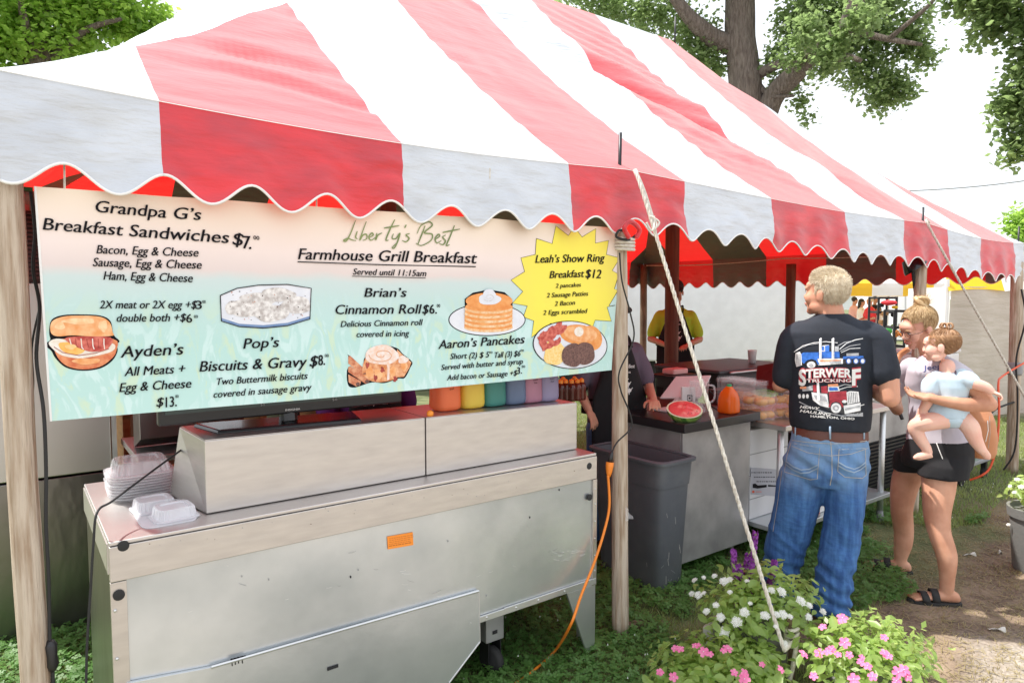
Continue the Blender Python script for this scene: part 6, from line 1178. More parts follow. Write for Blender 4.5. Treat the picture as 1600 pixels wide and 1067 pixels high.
def head_frame(c, face, pitch=0, roll=0):
    f = Vector(face); f.z = 0; f.normalize(); up = Vector((0, 0, 1)); x = f.cross(up)     # x = the figure's right
    m = Matrix((x, f, up)).transposed(); return m @ Matrix.Rotation(-pitch, 3, 'X') @ Matrix.Rotation(roll, 3, 'Y'), Vector(c)
def head(mb, R, c, k=1.0, baby=0, female=0):
    def e(p, r): mb.ell(R @ (Vector(p)*k)+c, tuple(q*k for q in r), R, 18, 12)
    e((0, -.018, .032), (.076, .094, .084)); e((0, .025, -.025), (.063+.006*baby, .068, .080-.012*baby)); e((0, .035, -.075+.012*baby), (.048+.008*baby, .050, .036)); e((0, .066, -.096+.016*baby), (.024, .022, .020)); e((0, .072, .035), (.050, .028, .030))
    for s_ in (-1, 1):
        e((s_*.036, .058, -.030), (.028+.004*baby, .028, .032)); e((s_*.080, -.012, -.012), (.009, .020, .032)); e((s_*.077, -.004, -.004), (.010, .012, .022)); e((s_*.030, .083, .020), (.024, .010, .008)); e((s_*.032, .076, .002), (.015, .011, .010)); e((s_*.012, .096, -.030), (.010, .010, .009)); e((s_*.045, .02, -.07), (.022, .035, .028))
    mb.tube([R @ (Vector((0, .085, .010))*k)+c, R @ (Vector((0, .098, -.012))*k)+c, R @ (Vector((0, .108-.012*baby, -.027))*k)+c], [.008*k, .009*k, .012*k], 10); e((0, .103-.010*baby, -.029), (.012, .011, .010))
    e((0, .088, -.058), (.023, .012, .0055)); e((0, .087, -.068), (.019, .012, .0065))
def face_bits(t, R, c, k, closed=0, lips=True, brow='brow', baby=0, smile=0):
    X = lambda p: R @ (Vector(p)*k)+c
    for s_ in (-1, 1):
        mb = MB(); mb.ell(X((s_*.032, .0845, .003)), (.0115*k, .006*k, .0035*k if closed else .0065*k), R, 12, 8); ey = mb.obj('eye', 'eye', t, True)
        mb = MB(); mb.ell(X((s_*.032, .0895, .0015)), (.005*k, .003*k, .0035*k), R, 10, 6); mb.obj('iris', 'iris', ey, True)
        mb = MB(); mb.tube([X((s_*.019, .089, .008)), X((s_*.032, .0935, .0115)), X((s_*.044, .086, .007))], .0017*k, 6); mb.obj('eyelash', 'brow', ey, True)
        mb = MB(); mb.tube([X((s_*.016, .095, .021)), X((s_*.032, .0965, .027)), X((s_*.048, .086, .022))], [.0022*k, .003*k, .0015*k], 6); mb.obj('eyebrow', brow, t, True)
    if lips:
        mb = MB(); w_ = .024+.006*smile
        mb.tube([X((-w_, .088-.004*smile, -.062+.006*smile)), X((-.008, .0985, -.060)), X((0, .0985, -.0615)), X((.008, .0985, -.060)), X((w_, .088-.004*smile, -.062+.006*smile))], [.0012*k, .0038*k, .0034*k, .0038*k, .0012*k], 8)
        mb.tube([X((-w_*.8, .088, -.065+.003*smile)), X((0, .0975, -.069)), X((w_*.8, .088, -.065+.003*smile))], [.0012*k, .0045*k, .0012*k], 8); mb.obj('lips', 'lips', t, True)
def hand(mb, w_, d, pn, k=1.0, curl=.5, thumb=1, spread=.16, n_f=4):     # wrist point, pointing dir, palm normal
    w_ = Vector(w_); d = Vector(d).normalized(); pn = Vector(pn); pn = (pn-d*pn.dot(d)).normalized(); s_ = d.cross(pn)
    mb.ell(w_+d*.045*k, (.040*k, .050*k, .017*k), Matrix((s_, d, pn)).transposed(), 14, 10)
    for i in range(4):
        o = (i-1.5)*.020*k; L_ = (.068, .078, .073, .058)[i]*k; b0 = w_+d*.078*k+s_*o; P = [b0-d*.02*k, b0]; a = 0; p = b0; dd = (d+s_*(i-1.5)*spread*.5).normalized()
        for j in range(3): a += curl*(.7+.25*j); q_ = dd*math.cos(a)+pn*math.sin(a); p = p+q_*L_*(.45, .32, .23)[j]; P.append(p)
        mb.tube(P, [.009*k, .0088*k, .0082*k, .0075*k, .006*k], 8); mb.ell(P[-1], (.006*k,)*3, None, 8, 6)
    b0 = w_+d*.022*k+s_*thumb*.028*k; q1 = b0+(d*.6+s_*thumb*.8+pn*.25).normalized()*.036*k; q2 = q1+(d*.85+s_*thumb*.35+pn*.45).normalized()*.030*k; q3 = q2+(d*.9+pn*.4).normalized()*.02*k
    mb.tube([b0, q1, q2, q3], [.014*k, .012*k, .010*k, .0075*k], 8); mb.ell(q3, (.0075*k,)*3, None, 8, 6)
def foot(mb, heel, toe, h, k=1.0, toes=True):
    heel = Vector(heel); toe = Vector(toe); d = (toe-heel); L_ = d.length; d = d/L_; s_ = Vector((-d.y, d.x, 0)); up = Vector((0, 0, 1)); z0 = h
    def ring(u, w_, hh, zc): c = heel+d*L_*u; return [Vector((c.x, c.y, 0))+s_*w_*math.cos(a)+up*(z0+zc+hh*math.sin(a)) for a in [2*PI*q/16 for q in range(16)]]
    mb.loft([ring(.0, .012*k, .012*k, .022*k), ring(.04, .026*k, .026*k, .028*k), ring(.18, .032*k, .036*k, .036*k), ring(.42, .031*k, .028*k, .030*k), ring(.65, .040*k, .020*k, .022*k), ring(.80, .041*k, .014*k, .016*k), ring(.86, .034*k, .010*k, .012*k)])
    if toes:
        for i in range(5): o = (i-2)*.0165*k; e_ = .86+.13*(1-abs(i-1.0)/5); b0 = heel+d*L_*.78+s_*o; tp = heel+d*L_*e_+s_*o*1.05; mb.tube([Vector((b0.x, b0.y, z0+.016*k)), Vector((tp.x, tp.y, z0+.010*k))], [.010*k, .0085*k*(1.25 if i == 0 else 1)], 8); mb.ell((tp.x, tp.y, z0+.010*k), (.0085*k,)*3, None, 8, 6)
def strands(name, par, mt, roots, fn, n, seg=4, wd=.0022, seed=0):
    rs = random.Random(seed); V, F = [], []
    for _ in range(n):
        P = fn(rs)
        if P is None: continue
        k0 = len(V); s_ = None
        for i, p in enumerate(P):
            t_ = (P[min(i+1, len(P)-1)]-P[max(0, i-1)])
            if s_ is None: s_ = t_.cross(Vector((rs.gauss(0, 1), rs.gauss(0, 1), rs.gauss(0, 1))))
            if s_.length < 1e-6: s_ = Vector((1, 0, 0))
            s_.normalize(); w_ = wd*(1-.75*i/(len(P)-1)); V += [p-s_*w_, p+s_*w_]
        for i in range(len(P)-1): a = k0+2*i; F.append((a, a+1, a+3, a+2))
    me = bpy.data.meshes.new(name); me.from_pydata([tuple(p) for p in V], [], F); me.materials.append(M[mt]); me.update(); return put(name, me, par)
def wrinkle(amp, sc, st=(1, 1, 1)):
    return lambda p, n: amp*(1-2*abs(noise.noise(Vector((p.x*sc*st[0], p.y*sc*st[1], p.z*sc*st[2])))))
# ---------------------------------------------------------------- blond man at the table
f = Fig((3.36, 1.93)); man = thing('person', 'blond man seen from behind in a black trucking t-shirt and blue jeans', 'person', f.base)
HR, HC = head_frame(f.J(1290, 459, .0), Matrix.Rotation(math.radians(62), 3, 'Z') @ f.u, -.10, 0)
b = MB(); head(b, HR, HC, 1.0)
f.limb(b, [(1300, 545, 0, .07), (1300, 505, .0, .066), (1297, 482, .005, .062)])
b.loft([f.sec(1297, 700, 0, 50, .10), f.sec(1297, 620, 0, 50, .10), f.sec(1298, 540, 0, 55, .10), f.sec(1300, 515, 0, 40, .07)])
f.limb(b, [(1368, 536, 0, .042), (1385, 570, -.03, .050), (1391, 622, -.05, .045)]); f.limb(b, [(1391, 622, -.05, .046), (1372, 612, .10, .043), (1352, 596, .25, .030)])
f.limb(b, [(1243, 536, 0, .042), (1227, 570, .0, .048), (1221, 600, .02, .045)]); f.limb(b, [(1221, 600, .02, .045), (1219, 603, .14, .040), (1228, 602, .27, .029)])
f.limb(b, [(1268, 720, 0, .08), (1232, 830, .02, .055), (1215, 915, .05, .045)]); f.limb(b, [(1322, 720, 0, .08), (1314, 835, -.02, .055), (1299, 945, -.08, .045)])
w1_ = f.J(1350, 595, .26); hand(b, w1_, f.u-f.r*.25, Vector((0, 0, -1)), 1, .35, -1); w2_ = f.J(1229, 602, .28); hand(b, w2_, f.u+f.r*.3, Vector((0, 0, -1)), 1, .35, 1)
body('body', b, 'skin', man, .0058, 4)
face_bits(man, HR, HC, 1.0, brow='hair_gold')
b = MB(); b.loft([f.sec(1296, 668, 0, 62, .125), f.sec(1296, 655, 0, 64, .132), f.sec(1297, 620, 0, 65, .135), f.sec(1297, 580, 0, 67, .135), f.sec(1299, 545, 0, 73, .13), f.sec(1301, 520, 0, 78, .115), f.sec(1301, 507, 0, 62, .095), f.sec(1301, 497, 0, 36, .075), f.sec(1301, 490, 0, 25, .068)])
f.limb(b, [(1352, 520, 0, .066), (1370, 531, -.01, .070), (1377, 556, -.02, .071), (1382, 582, -.03, .074)]); f.limb(b, [(1252, 520, 0, .066), (1238, 531, 0, .068), (1231, 556, 0, .066), (1227, 588, .01, .068)])
sh = body('t_shirt', b, 'shirt_navy', man, .0075, 6, lambda p, n: .004*noise.noise(Vector((p.x*7, p.y*7, p.z*5)))+.007*(1-2*abs(noise.noise(Vector(((p.x+p.y)*4, p.z*7+p.x*3, 1)))))*max(0, min(1, (1.22-p.z)*4)) if p.z < 1.45 else 0)
# belt, jeans
b = MB(); b.loft([f.sec(1296, 683, 0, 60.5, .128), f.sec(1296, 664, 0, 60, .125), f.sec(1296, 664, 0, 57, .115), f.sec(1296, 683, 0, 57, .115)], False); b.f.append(tuple()); b.f.pop(); b.obj('belt', 'leather', man, True)
def legs(b):
    b.loft([f.sec(1296, 672, 0, 59, .122), f.sec(1295, 690, 0, 62, .130), f.sec(1292, 712, -.005, 67, .140), f.sec(1288, 738, -.005, 69, .140), f.sec(1286, 755, 0, 66, .12)])
    b.loft([f.sec(1258, 725, 0, 36, .12), f.sec(1252, 755, 0, 40, .118), f.sec(1243, 800, .01, 36, .105), f.sec(1230, 845, .02, 33, .092), f.sec(1222, 880, .03, 29, .088), f.sec(1216, 910, .05, 25, .088), f.sec(1214, 938, .06, 26, .098)])
    b.loft([f.sec(1320, 725, 0, 36, .12), f.sec(1321, 755, 0, 34, .118), f.sec(1319, 800, -.01, 32, .105), f.sec(1313, 845, -.02, 31, .092), f.sec(1306, 885, -.05, 29, .088), f.sec(1299, 925, -.08, 29, .090), f.sec(1297, 958, -.09, 30, .102)])
b = MB(); legs(b)
def jw(p, n):
    w = min(1, max(0, (.62-p.z)/.3)); k = min(1, max(0, (.34-p.z)/.25)); s_ = (p.x-p.y)*.8
    a = .0085*w*(1-2.2*abs(noise.noise(Vector((s_*3.5, p.z*13+s_*9, 2)))))+.009*k*math.sin(p.z*85+s_*22+3*noise.noise(Vector((s_*8, p.z*5, 0))))
    c = .006*math.exp(-((p.z-.80)/.08)**2)*math.sin(p.z*70+s_*45)+.004*noise.noise(p*9)
    return a+c
jn = body('jeans', b, 'denim', man, .0075, 5, jw)
tj = bvh(jn); sj = on_bvh(tj); d = Decal(sj, 6, .0012)
def pocket(P):
    d.line(P+[P[0]], 1.0, 'stitch', 1)
PL = [(1236, 692), (1281, 699), (1277, 748), (1266, 749), (1226, 737), (1230, 712)]; PR = [(1311, 702), (1352, 700), (1353, 742), (1347, 747), (1320, 745), (1309, 736)]
d.line([(1236, 692), (1281, 699)], 3.2, 'denim', 1); d.line([(1311, 703), (1352, 700)], 3.2, 'denim', 1)
for P in (PL, PR): pocket(P)
for off in (0, 5): d.line([(1228, 720+off), (1240, 729+off), (1252, 734+off), (1264, 733+off), (1278, 726+off)], 1.7, 'denim_light', 2); d.line([(1310, 722+off), (1322, 729+off), (1334, 733+off), (1343, 729+off), (1352, 722+off)], 1.7, 'denim_light', 2)
d.line([(1298, 690), (1300, 715), (1300, 742), (1297, 758)], 1.2, 'stitch', 1); d.line([(1234, 687), (1262, 691), (1298, 693), (1330, 692), (1357, 688)], .9, 'stitch', 1); d.line([(1238, 697), (1262, 707), (1298, 712), (1330, 709), (1356, 700)], .8, 'stitch', 1)
d.line([(1222, 735), (1216, 780), (1208, 830)], .8, 'stitch', 1); d.obj('stitching', jn)
mb = MB()
for px in (1297, 1243, 1350):
    P = [f.J(px, py, -.142+abs(px-1297)*.0016) for py in (666, 674, 686)]; mb.tube(P, .0048, 6)
mb.obj('belt_loops', 'denim_light', jn, True)
for (px, py, o) in ((1300, 968, -.09), (1217, 940, .06)):
    p = f.J(px, py, o); p.z = 0; mb = MB(); dd_ = f.u; hl = p-dd_*.10+Vector((0, 0, .0)); 
    mb.loft([[hl+dd_*a+f.r*w_*math.cos(q)+Vector((0, 0, max(.0, zc+hh*math.sin(q)))) for q in [2*PI*k/16 for k in range(16)]] for a, w_, zc, hh in ((-.005, .02, .03, .02), (.01, .034, .035, .03), (.10, .040, .04, .038), (.2, .045, .035, .034), (.27, .035, .03, .03), (.30, .015, .025, .015))]); o_ = mb.obj('boot', 'black_matte', man, True)
    mb = MB(); mb.loft([[hl+dd_*a+f.r*w_*math.cos(q)+Vector((0, 0, z)) for a, w_, q in [(.15+.155*math.sin(q), .045, q) for q in [2*PI*k/20 for k in range(20)]]] for z in (.002, .016)]); mb.obj('sole', 'black_rubber', o_)
# hair: cap + thousands of short blades
def hair_pts(R, c, k, test):
    def g_(rs):
        while True:
            v = Vector((rs.gauss(0, 1), rs.gauss(0, 1), rs.gauss(0, 1))).normalized(); p = Vector((v.x*.082, -.018+v.y*.100, .034+v.z*.091))
            if test(p): return p, Vector((v.x/.08, v.y/.1, v.z/.09)).normalized()
    return g_
def man_t(p): return (p.z > .055 and p.y < .075) or (p.y < .028 and p.z > .0) or (p.y < -.02 and p.z > -.055-.3*(p.y+.05)*0)
cap = MB(); cap.ell(HR @ Vector((0, -.024, .038))+HC, (.081, .096, .089), HR, 24, 16); me = remesh(cap, .006, 2)
bm = bmesh.new(); bm.from_mesh(me); inv = HR.transposed(); bmesh.ops.delete(bm, geom=[v for v in bm.verts if not man_t(inv @ (v.co-HC)*1.0)], context='VERTS'); bm.to_mesh(me); bm.free(); me.materials.append(M['hair_blond']); hr_ = put('hair', me, man)
gp_ = hair_pts(HR, HC, 1, man_t)
def ms(rs):
    p, n_ = gp_(rs); top = max(0, min(1, (p.z-.05)/.05)); l = .013+.018*top; q = HR @ p+HC; nn = HR @ n_; fl = HR @ (Vector((0, .75, -.1))*top+Vector((rs.gauss(0, .1), -.35, -1.0))*(1-top)); d_ = (nn*(.55+.5*top)+fl+Vector((rs.gauss(0, .13), rs.gauss(0, .13), rs.gauss(0, .10)))).normalized()
    return [q-nn*.004+d_*l*t_+fl*l*.25*t_*t_ for t_ in (0, .33, .66, 1)]
strands('hair_strands', hr_, 'hair_blond', None, ms, 9000, wd=.0010, seed=1)
# shirt back print
sbv = bvh(sh); ss = on_bvh(sbv); T_ = lambda x, y: (1200+x/3.677, 410+y/3.677)
for n_, c_ in (('pr_blue', (.02, .13, .50)), ('pr_red', (.32, .02, .035)), ('pr_grey', (.36, .37, .39)), ('pr_silver', (.72, .74, .76)), ('pr_dark', (.03, .03, .035)), ('pr_orange', (.8, .3, .15))): mat(n_, c_, .7, col2=tuple(min(1, v*1.5+.02) for v in c_), vs=40)
d = Decal(ss, 4, .0007); Q = lambda P, m, l=1: d.poly([T_(*p) for p in P], m, l); Ln = lambda P, w_, m, l=2: d.line([T_(*p) for p in P], w_, m, l); El = lambda x, y, a, b_, m, l=2: d.ell(*T_(x, y), a/3.677, b_/3.677, m, lay=l, n=18)
# swooshes
Ln([(150, 515), (200, 480), (260, 462), (330, 455), (400, 462)], 1.0, 'pr_silver'); Ln([(160, 505), (230, 474), (300, 464)], .8, 'pr_grey'); Ln([(410, 500), (450, 465), (500, 445), (545, 437)], 1.3, 'pr_silver'); Ln([(415, 510), (470, 480), (530, 470)], 1.1, 'pr_grey'); Ln([(420, 518), (470, 495), (530, 492)], 1.0, 'pr_silver'); Ln([(400, 480), (440, 458), (490, 452)], 1, 'pr_grey')
# blue truck
Q([(195, 520), (290, 515), (290, 470), (312, 462), (352, 470), (352, 478), (408, 480), (412, 545), (430, 545), (545, 545), (550, 575), (300, 590), (200, 585)], 'pr_dark', 1)
Q([(192, 525), (205, 517), (290, 516), (292, 555), (240, 552), (205, 580), (195, 570)], 'pr_blue', 3); Q([(292, 512), (410, 512), (412, 548), (292, 550)], 'pr_blue', 3); Q([(300, 478), (350, 474), (350, 512), (300, 512)], 'pr_silver', 3); Q([(306, 484), (322, 482), (322, 506), (306, 506)], 'pr_blue', 4); Q([(328, 480), (352, 476), (352, 512), (328, 512)], 'pr_blue', 4); Q([(384, 482), (406, 484), (406, 512), (384, 512)], 'pr_grey', 4)
Q([(160, 520), (184, 512), (194, 530), (196, 590), (165, 600), (156, 560)], 'pr_silver', 3)
for k in range(4): Ln([(165+k*7, 525), (168+k*7, 592)], .5, 'pr_dark', 4)
Ln([(205, 578), (222, 558), (250, 550), (278, 558), (292, 585)], 2.6, 'pr_blue', 4); El(250, 588, 30, 24, 'pr_dark', 5); El(250, 588, 24, 19, 'pr_silver', 6); El(250, 590, 12, 10, 'pr_grey', 7)
Q([(286, 552), (430, 552), (430, 582), (290, 592)], 'pr_silver', 3); Q([(300, 560), (420, 558), (420, 566), (300, 570)], 'pr_orange', 4); Q([(355, 565), (420, 562), (420, 582), (355, 584)], 'pr_grey', 4)
for px in (295, 366): Q([(px, 440), (px+10, 432), (px+14, 436), (px+14, 560), (px, 560)], 'pr_silver', 5); Ln([(px+10, 440), (px+10, 556)], .6, 'pr_grey', 6)
Q([(430, 540), (545, 536), (550, 552), (430, 556)], 'pr_blue', 3); Q([(450, 522), (520, 520), (520, 536), (450, 538)], 'pr_grey', 3)
for px in (462, 503, 541): El(px, 566, 19, 20, 'pr_dark', 4); El(px, 566, 15, 16, 'pr_blue', 5); El(px, 566, 10, 12, 'pr_silver', 6)
# red truck
Q([(255, 705), (330, 715), (430, 735), (460, 745), (525, 760), (535, 870), (430, 870), (350, 850), (260, 800)], 'pr_dark', 1)
Q([(258, 705), (280, 702), (282, 742), (262, 745)], 'pr_red', 3); Q([(305, 712), (340, 708), (345, 750), (308, 750)], 'pr_red', 3); Q([(350, 745), (450, 738), (455, 800), (430, 800), (405, 790), (372, 795), (355, 815)], 'pr_red', 3); Q([(345, 712), (405, 712), (412, 738), (345, 742)], 'pr_silver', 3); Q([(352, 718), (398, 718), (404, 734), (352, 736)], 'pr_blue', 4)
Q([(345, 700), (400, 696), (405, 710), (345, 712)], 'pr_orange', 4); Q([(450, 745), (470, 738), (518, 742), (525, 800), (455, 815)], 'pr_silver', 4)
for k in range(6): Ln([(458+k*10, 745), (462+k*10, 806)], .7, 'pr_dark', 5)
Q([(432, 822), (530, 805), (530, 850), (440, 870)], 'pr_silver', 4); Q([(440, 838), (526, 820), (526, 830), (442, 850)], 'pr_grey', 5); El(438, 798, 14, 9, 'pr_silver', 5)
Ln([(352, 830), (362, 802), (388, 792), (415, 800), (430, 830)], 3, 'pr_red', 5); El(390, 835, 36, 36, 'pr_dark', 5); El(390, 835, 29, 29, 'pr_silver', 6); El(390, 835, 17, 17, 'pr_grey', 7); El(390, 835, 9, 9, 'pr_silver', 8)
Q([(280, 660), (292, 655), (300, 790), (284, 795)], 'pr_silver', 5); Q([(195, 722), (258, 705), (258, 735), (200, 740)], 'pr_grey', 3); Q([(250, 745), (340, 755), (352, 835), (300, 822), (258, 790)], 'pr_silver', 2); Q([(262, 760), (330, 768), (340, 800), (275, 786)], 'pr_grey', 3); Q([(186, 714), (222, 712), (222, 726), (186, 726)], 'pr_orange', 4)
for px in (184, 206, 228): El(px, 768, 11, 17, 'pr_dark', 4); El(px, 768, 8, 13, 'pr_silver', 5)
Ln([(400, 715), (440, 700), (500, 708)], 1.2, 'pr_grey', 2); Ln([(410, 730), (455, 715), (515, 712)], 1.0, 'pr_silver', 2); Ln([(180, 800), (240, 830), (330, 862), (420, 880), (545, 878)], 1.4, 'pr_grey', 2); Ln([(500, 830), (530, 822), (552, 815)], 1.2, 'pr_silver', 2); Q([(440, 872), (545, 862), (545, 884), (470, 884)], 'pr_grey', 1)
d.obj('truck_print', sh)
d = Decal(ss, 4, .0007)
def tt(t_, x0, y0, x1, y1, h, **k): a, b_ = T_(x0, y0), T_(x1, y1); d.text(t_, a[0], a[1], b_[0], b_[1], h/3.677, **k)
for (m, bo, l) in (('pr_red', .10, 7), ('print_white', .035, 8)):
    tt('S', 180, 704, 222, 704, 92, m=m, bold=bo, lay=l, shear=0); tt('TERWER', 220, 664, 478, 660, 50, m=m, bold=bo, lay=l, shear=0, arch=1.5); tt('F', 480, 704, 530, 698, 92, m=m, bold=bo, lay=l, shear=0); tt('TRUCKING', 224, 688, 476, 686, 19, m=m, bold=bo*.7, lay=l, shear=0)
tt('HEAVY', 186, 835, 292, 846, 15, m='print_white', bold=.03, lay=8, shear=.5); tt('HAULING', 186, 858, 356, 880, 15, m='print_white', bold=.03, lay=8, shear=.5); tt('HAMILTON, OHIO', 246, 888, 494, 903, 13, m='print_white', bold=.03, lay=8, shear=0); d.obj('shirt_lettering', sh)

# ---------------------------------------------------------------- woman
f = Fig((4.16, 1.72)); wo = thing('person', 'smiling woman with glasses and a blond bun in black shorts, holding a baby', 'person', f.base)
WR, WC = head_frame(f.J(1434, 512, .02), Matrix.Rotation(math.radians(128), 3, 'Z') @ f.u, .40, -.10)
b = MB(); head(b, WR, WC, .93, female=1)
f.limb(b, [(1455, 575, 0, .052), (1452, 550, 0, .050), (1446, 530, .01, .050)])
b.loft([f.sec(1465, 700, 0, 46, .14), f.sec(1460, 640, 0, 38, .11), f.sec(1456, 590, 0, 42, .15), f.sec(1456, 568, 0, 30, .12)])
f.limb(b, [(1500, 585, -.19, .047), (1522, 606, -.20, .044), (1546, 632, -.18, .038)]); f.limb(b, [(1546, 632, -.18, .039), (1510, 632, -.27, .037), (1466, 625, -.32, .025), (1452, 620, -.32, .022)])
f.limb(b, [(1408, 580, .15, .045), (1398, 620, .20, .038), (1402, 640, .16, .034)]); f.limb(b, [(1402, 640, .16, .034), (1390, 625, .05, .028), (1386, 610, -.05, .022)])
hand(b, f.J(1455, 621, -.32), -f.r*1.0+Vector((0, 0, .10)), Vector((0, 0, 1))-f.u*.3, .92, .42, -1); hand(b, f.J(1386, 612, -.04), Vector((-.5, -.4, .5)), Vector((0, -1, 0)), .9, .6, 1)
nh, ntoe = gp(1500, 941, z=.02), gp(1420, 934, z=.02); fh, ft = gp(1424, 893, z=.02), gp(1351, 882, z=.02)
offN = math.hypot(*( (nh*.75+ntoe*.25).xy))-f.D; offF = math.hypot(*((fh*.75+ft*.25).xy))-f.D
f.limb(b, [(1466, 705, -.06, .10), (1467, 755, -.10, .085), (1464, 800, offN*.7, .068), (1468, 832, offN*.9, .056), (1479, 868, offN, .052), (1480, 900, offN, .038), (1479, 922, offN, .034)], 18)
f.limb(b, [(1436, 705, .08, .085), (1416, 750, .12, .078), (1409, 792, offF*.8, .061), (1412, 828, offF, .054), (1411, 850, offF, .050), (1407, 872, offF, .035), (1408, 886, offF, .032)], 18)
foot(b, nh, ntoe, .018, .98); foot(b, fh, ft, .018, .98)
body('body', b, 'skin_leg', wo, .0058, 4)
me = remesh((lambda m_: (head(m_, WR, WC, .934), m_)[1])(MB()), .0045, 3); me.materials.append(M['skin_fair']); me.name = 'face'; 
inv = WR.transposed(); fo = put('face_skin', me, wo)
face_bits(wo, WR, WC, .94, closed=1, brow='hair_gold', smile=1)
# glasses
gl = MB(); X = lambda p: WR @ (Vector(p)*.94)+WC
for s_ in (-1, 1): gl.tube([X((s_*.034+.023*math.cos(a), .106-abs(math.cos(a))*.004*1, -.003+.020*math.sin(a))) for a in np.linspace(0, 2*PI, 25)], .0013, 6)
gl.tube([X((-.011, .105, .002)), X((0, .108, .004)), X((.011, .105, .002))], .0013, 6)
for s_ in (-1, 1): gl.tube([X((s_*.057, .103, .002)), X((s_*.078, .05, .0)), X((s_*.084, -.01, .0))], .0013, 6)
g_o = gl.obj('glasses', 'black_metal', wo, True)
# hair
def wt(p): return (p.z > .050 and p.y < .058) or (p.y < .012 and p.z > -.005) or (p.y < -.03 and p.z > -.06)
cap = MB(); cap.ell(WR @ (Vector((0, -.024, .040))*.95)+WC, (.079, .098, .088), WR, 24, 16); me = remesh(cap, .006, 2)
bm = bmesh.new(); bm.from_mesh(me); bmesh.ops.delete(bm, geom=[v for v in bm.verts if not wt(inv @ (v.co-WC))], context='VERTS'); bm.to_mesh(me); bm.free(); me.materials.append(M['hair_gold']); wh = put('hair', me, wo)
bunp = f.J(1444, 474, .03); binv = inv @ (bunp-WC); gw = hair_pts(WR, WC, 1, wt)
def wsr(rs):
    p, n_ = gw(rs); q0 = Vector(p)*.97; tgt = Vector((0, -.055, .115)); P = []
    for t_ in np.linspace(0, .9, 6):
        v = q0.lerp(tgt, t_); c0_ = Vector((0, -.022, .036)); dd_ = (v-c0_).normalized(); r_ = Vector((dd_.x*.080, dd_.y*.099, dd_.z*.090)); P.append(WR @ (c0_+r_*(1.0+.03*t_+rs.uniform(-.015, .02)))+WC)
    return P
strands('hair_strands', wh, 'hair_gold', None, wsr, 5200, wd=.0009, seed=3)
bun = MB(); bc = WR @ Vector((0, -.058, .112))+WC
for k in range(5): a0 = k*1.3; bun.tube([bc+Vector((.026*math.cos(a+a0), .030*math.sin(a+a0)*math.cos(k), .018+.026*math.sin(a*1.0+k))) for a in np.linspace(0, 5.2, 16)], [.006+.008*math.sin(PI*i/15) for i in range(16)], 8)
bun.ell(bc+Vector((0, 0, .012)), (.026, .028, .026)); bo = bun.obj('hair_bun', 'hair_gold', wh, True)
def wis(rs):
    a, e = rs.uniform(0, 6.3), rs.uniform(-.2, 1.2); d_ = Vector((math.cos(a)*math.cos(e), math.sin(a)*math.cos(e), math.sin(e))); p = bc+d_*.024+Vector((0, 0, .014)); l = rs.uniform(.015, .045); c_ = Vector((rs.gauss(0, .5), rs.gauss(0, .5), .2)); return [p, p+d_*l*.4, p+d_*l*.75+c_*l*.2, p+d_*l+c_*l*.5]
strands('hair_wisps', bo, 'hair_gold', None, wis, 220, wd=.001, seed=4)
# clothes
b = MB(); b.loft([f.sec(1467, 693, 0, 52, .155), f.sec(1466, 682, 0, 50, .15), f.sec(1463, 655, 0, 43, .135), f.sec(1460, 630, 0, 40, .125), f.sec(1456, 600, 0, 42, .15), f.sec(1457, 580, 0, 40, .175), f.sec(1458, 566, 0, 29, .155), f.sec(1456, 556, 0, 18, .08)])
f.limb(b, [(1470, 572, -.14, .062), (1494, 584, -.18, .062), (1508, 598, -.19, .060)]); f.limb(b, [(1425, 574, .12, .058), (1408, 586, .16, .058), (1402, 606, .18, .056)])
ws_ = body('t_shirt', b, 'shirt_grey', wo, .007, 6, lambda p, n: .006*(1-2*abs(noise.noise(Vector(((p.x-p.y)*5, p.z*8, 3))))))
d = Decal(on_bvh(bvh(ws_)), 4, .0008); mat('jeep_blue', (.05, .07, .22), .7); d.text('Jeep', 1443, 579, 1472, 575, 8, 'jeep_blue', 0, .02, 1); d.line([(1428, 571), (1432, 585), (1436, 589), (1441, 578)], .6, 'alu', 1); d.obj('shirt_lettering', ws_)
b = MB(); b.loft([f.sec(1467, 684, 0, 51, .155), f.sec(1466, 700, 0, 55, .17), f.sec(1464, 715, 0, 58, .175), f.sec(1463, 728, 0, 56, .14)])
b.loft([f.sec(1478, 705, -.05, 38, .10), f.sec(1477, 725, -.09, 39, .115), f.sec(1473, 744, -.10, 41, .115)]); b.loft([f.sec(1432, 705, .06, 32, .10), f.sec(1424, 720, .10, 30, .11), f.sec(1421, 733, .12, 27, .11)])
so_ = body('shorts', b, 'black_cloth', wo, .007, 5, wrinkle(.004, 7)); d = Decal(on_bvh(bvh(so_)), 5, .0012); d.line([(1463, 671+20), (1467, 702), (1473, 717)], 1.3, 'print_white', 1); d.obj('piping', so_)
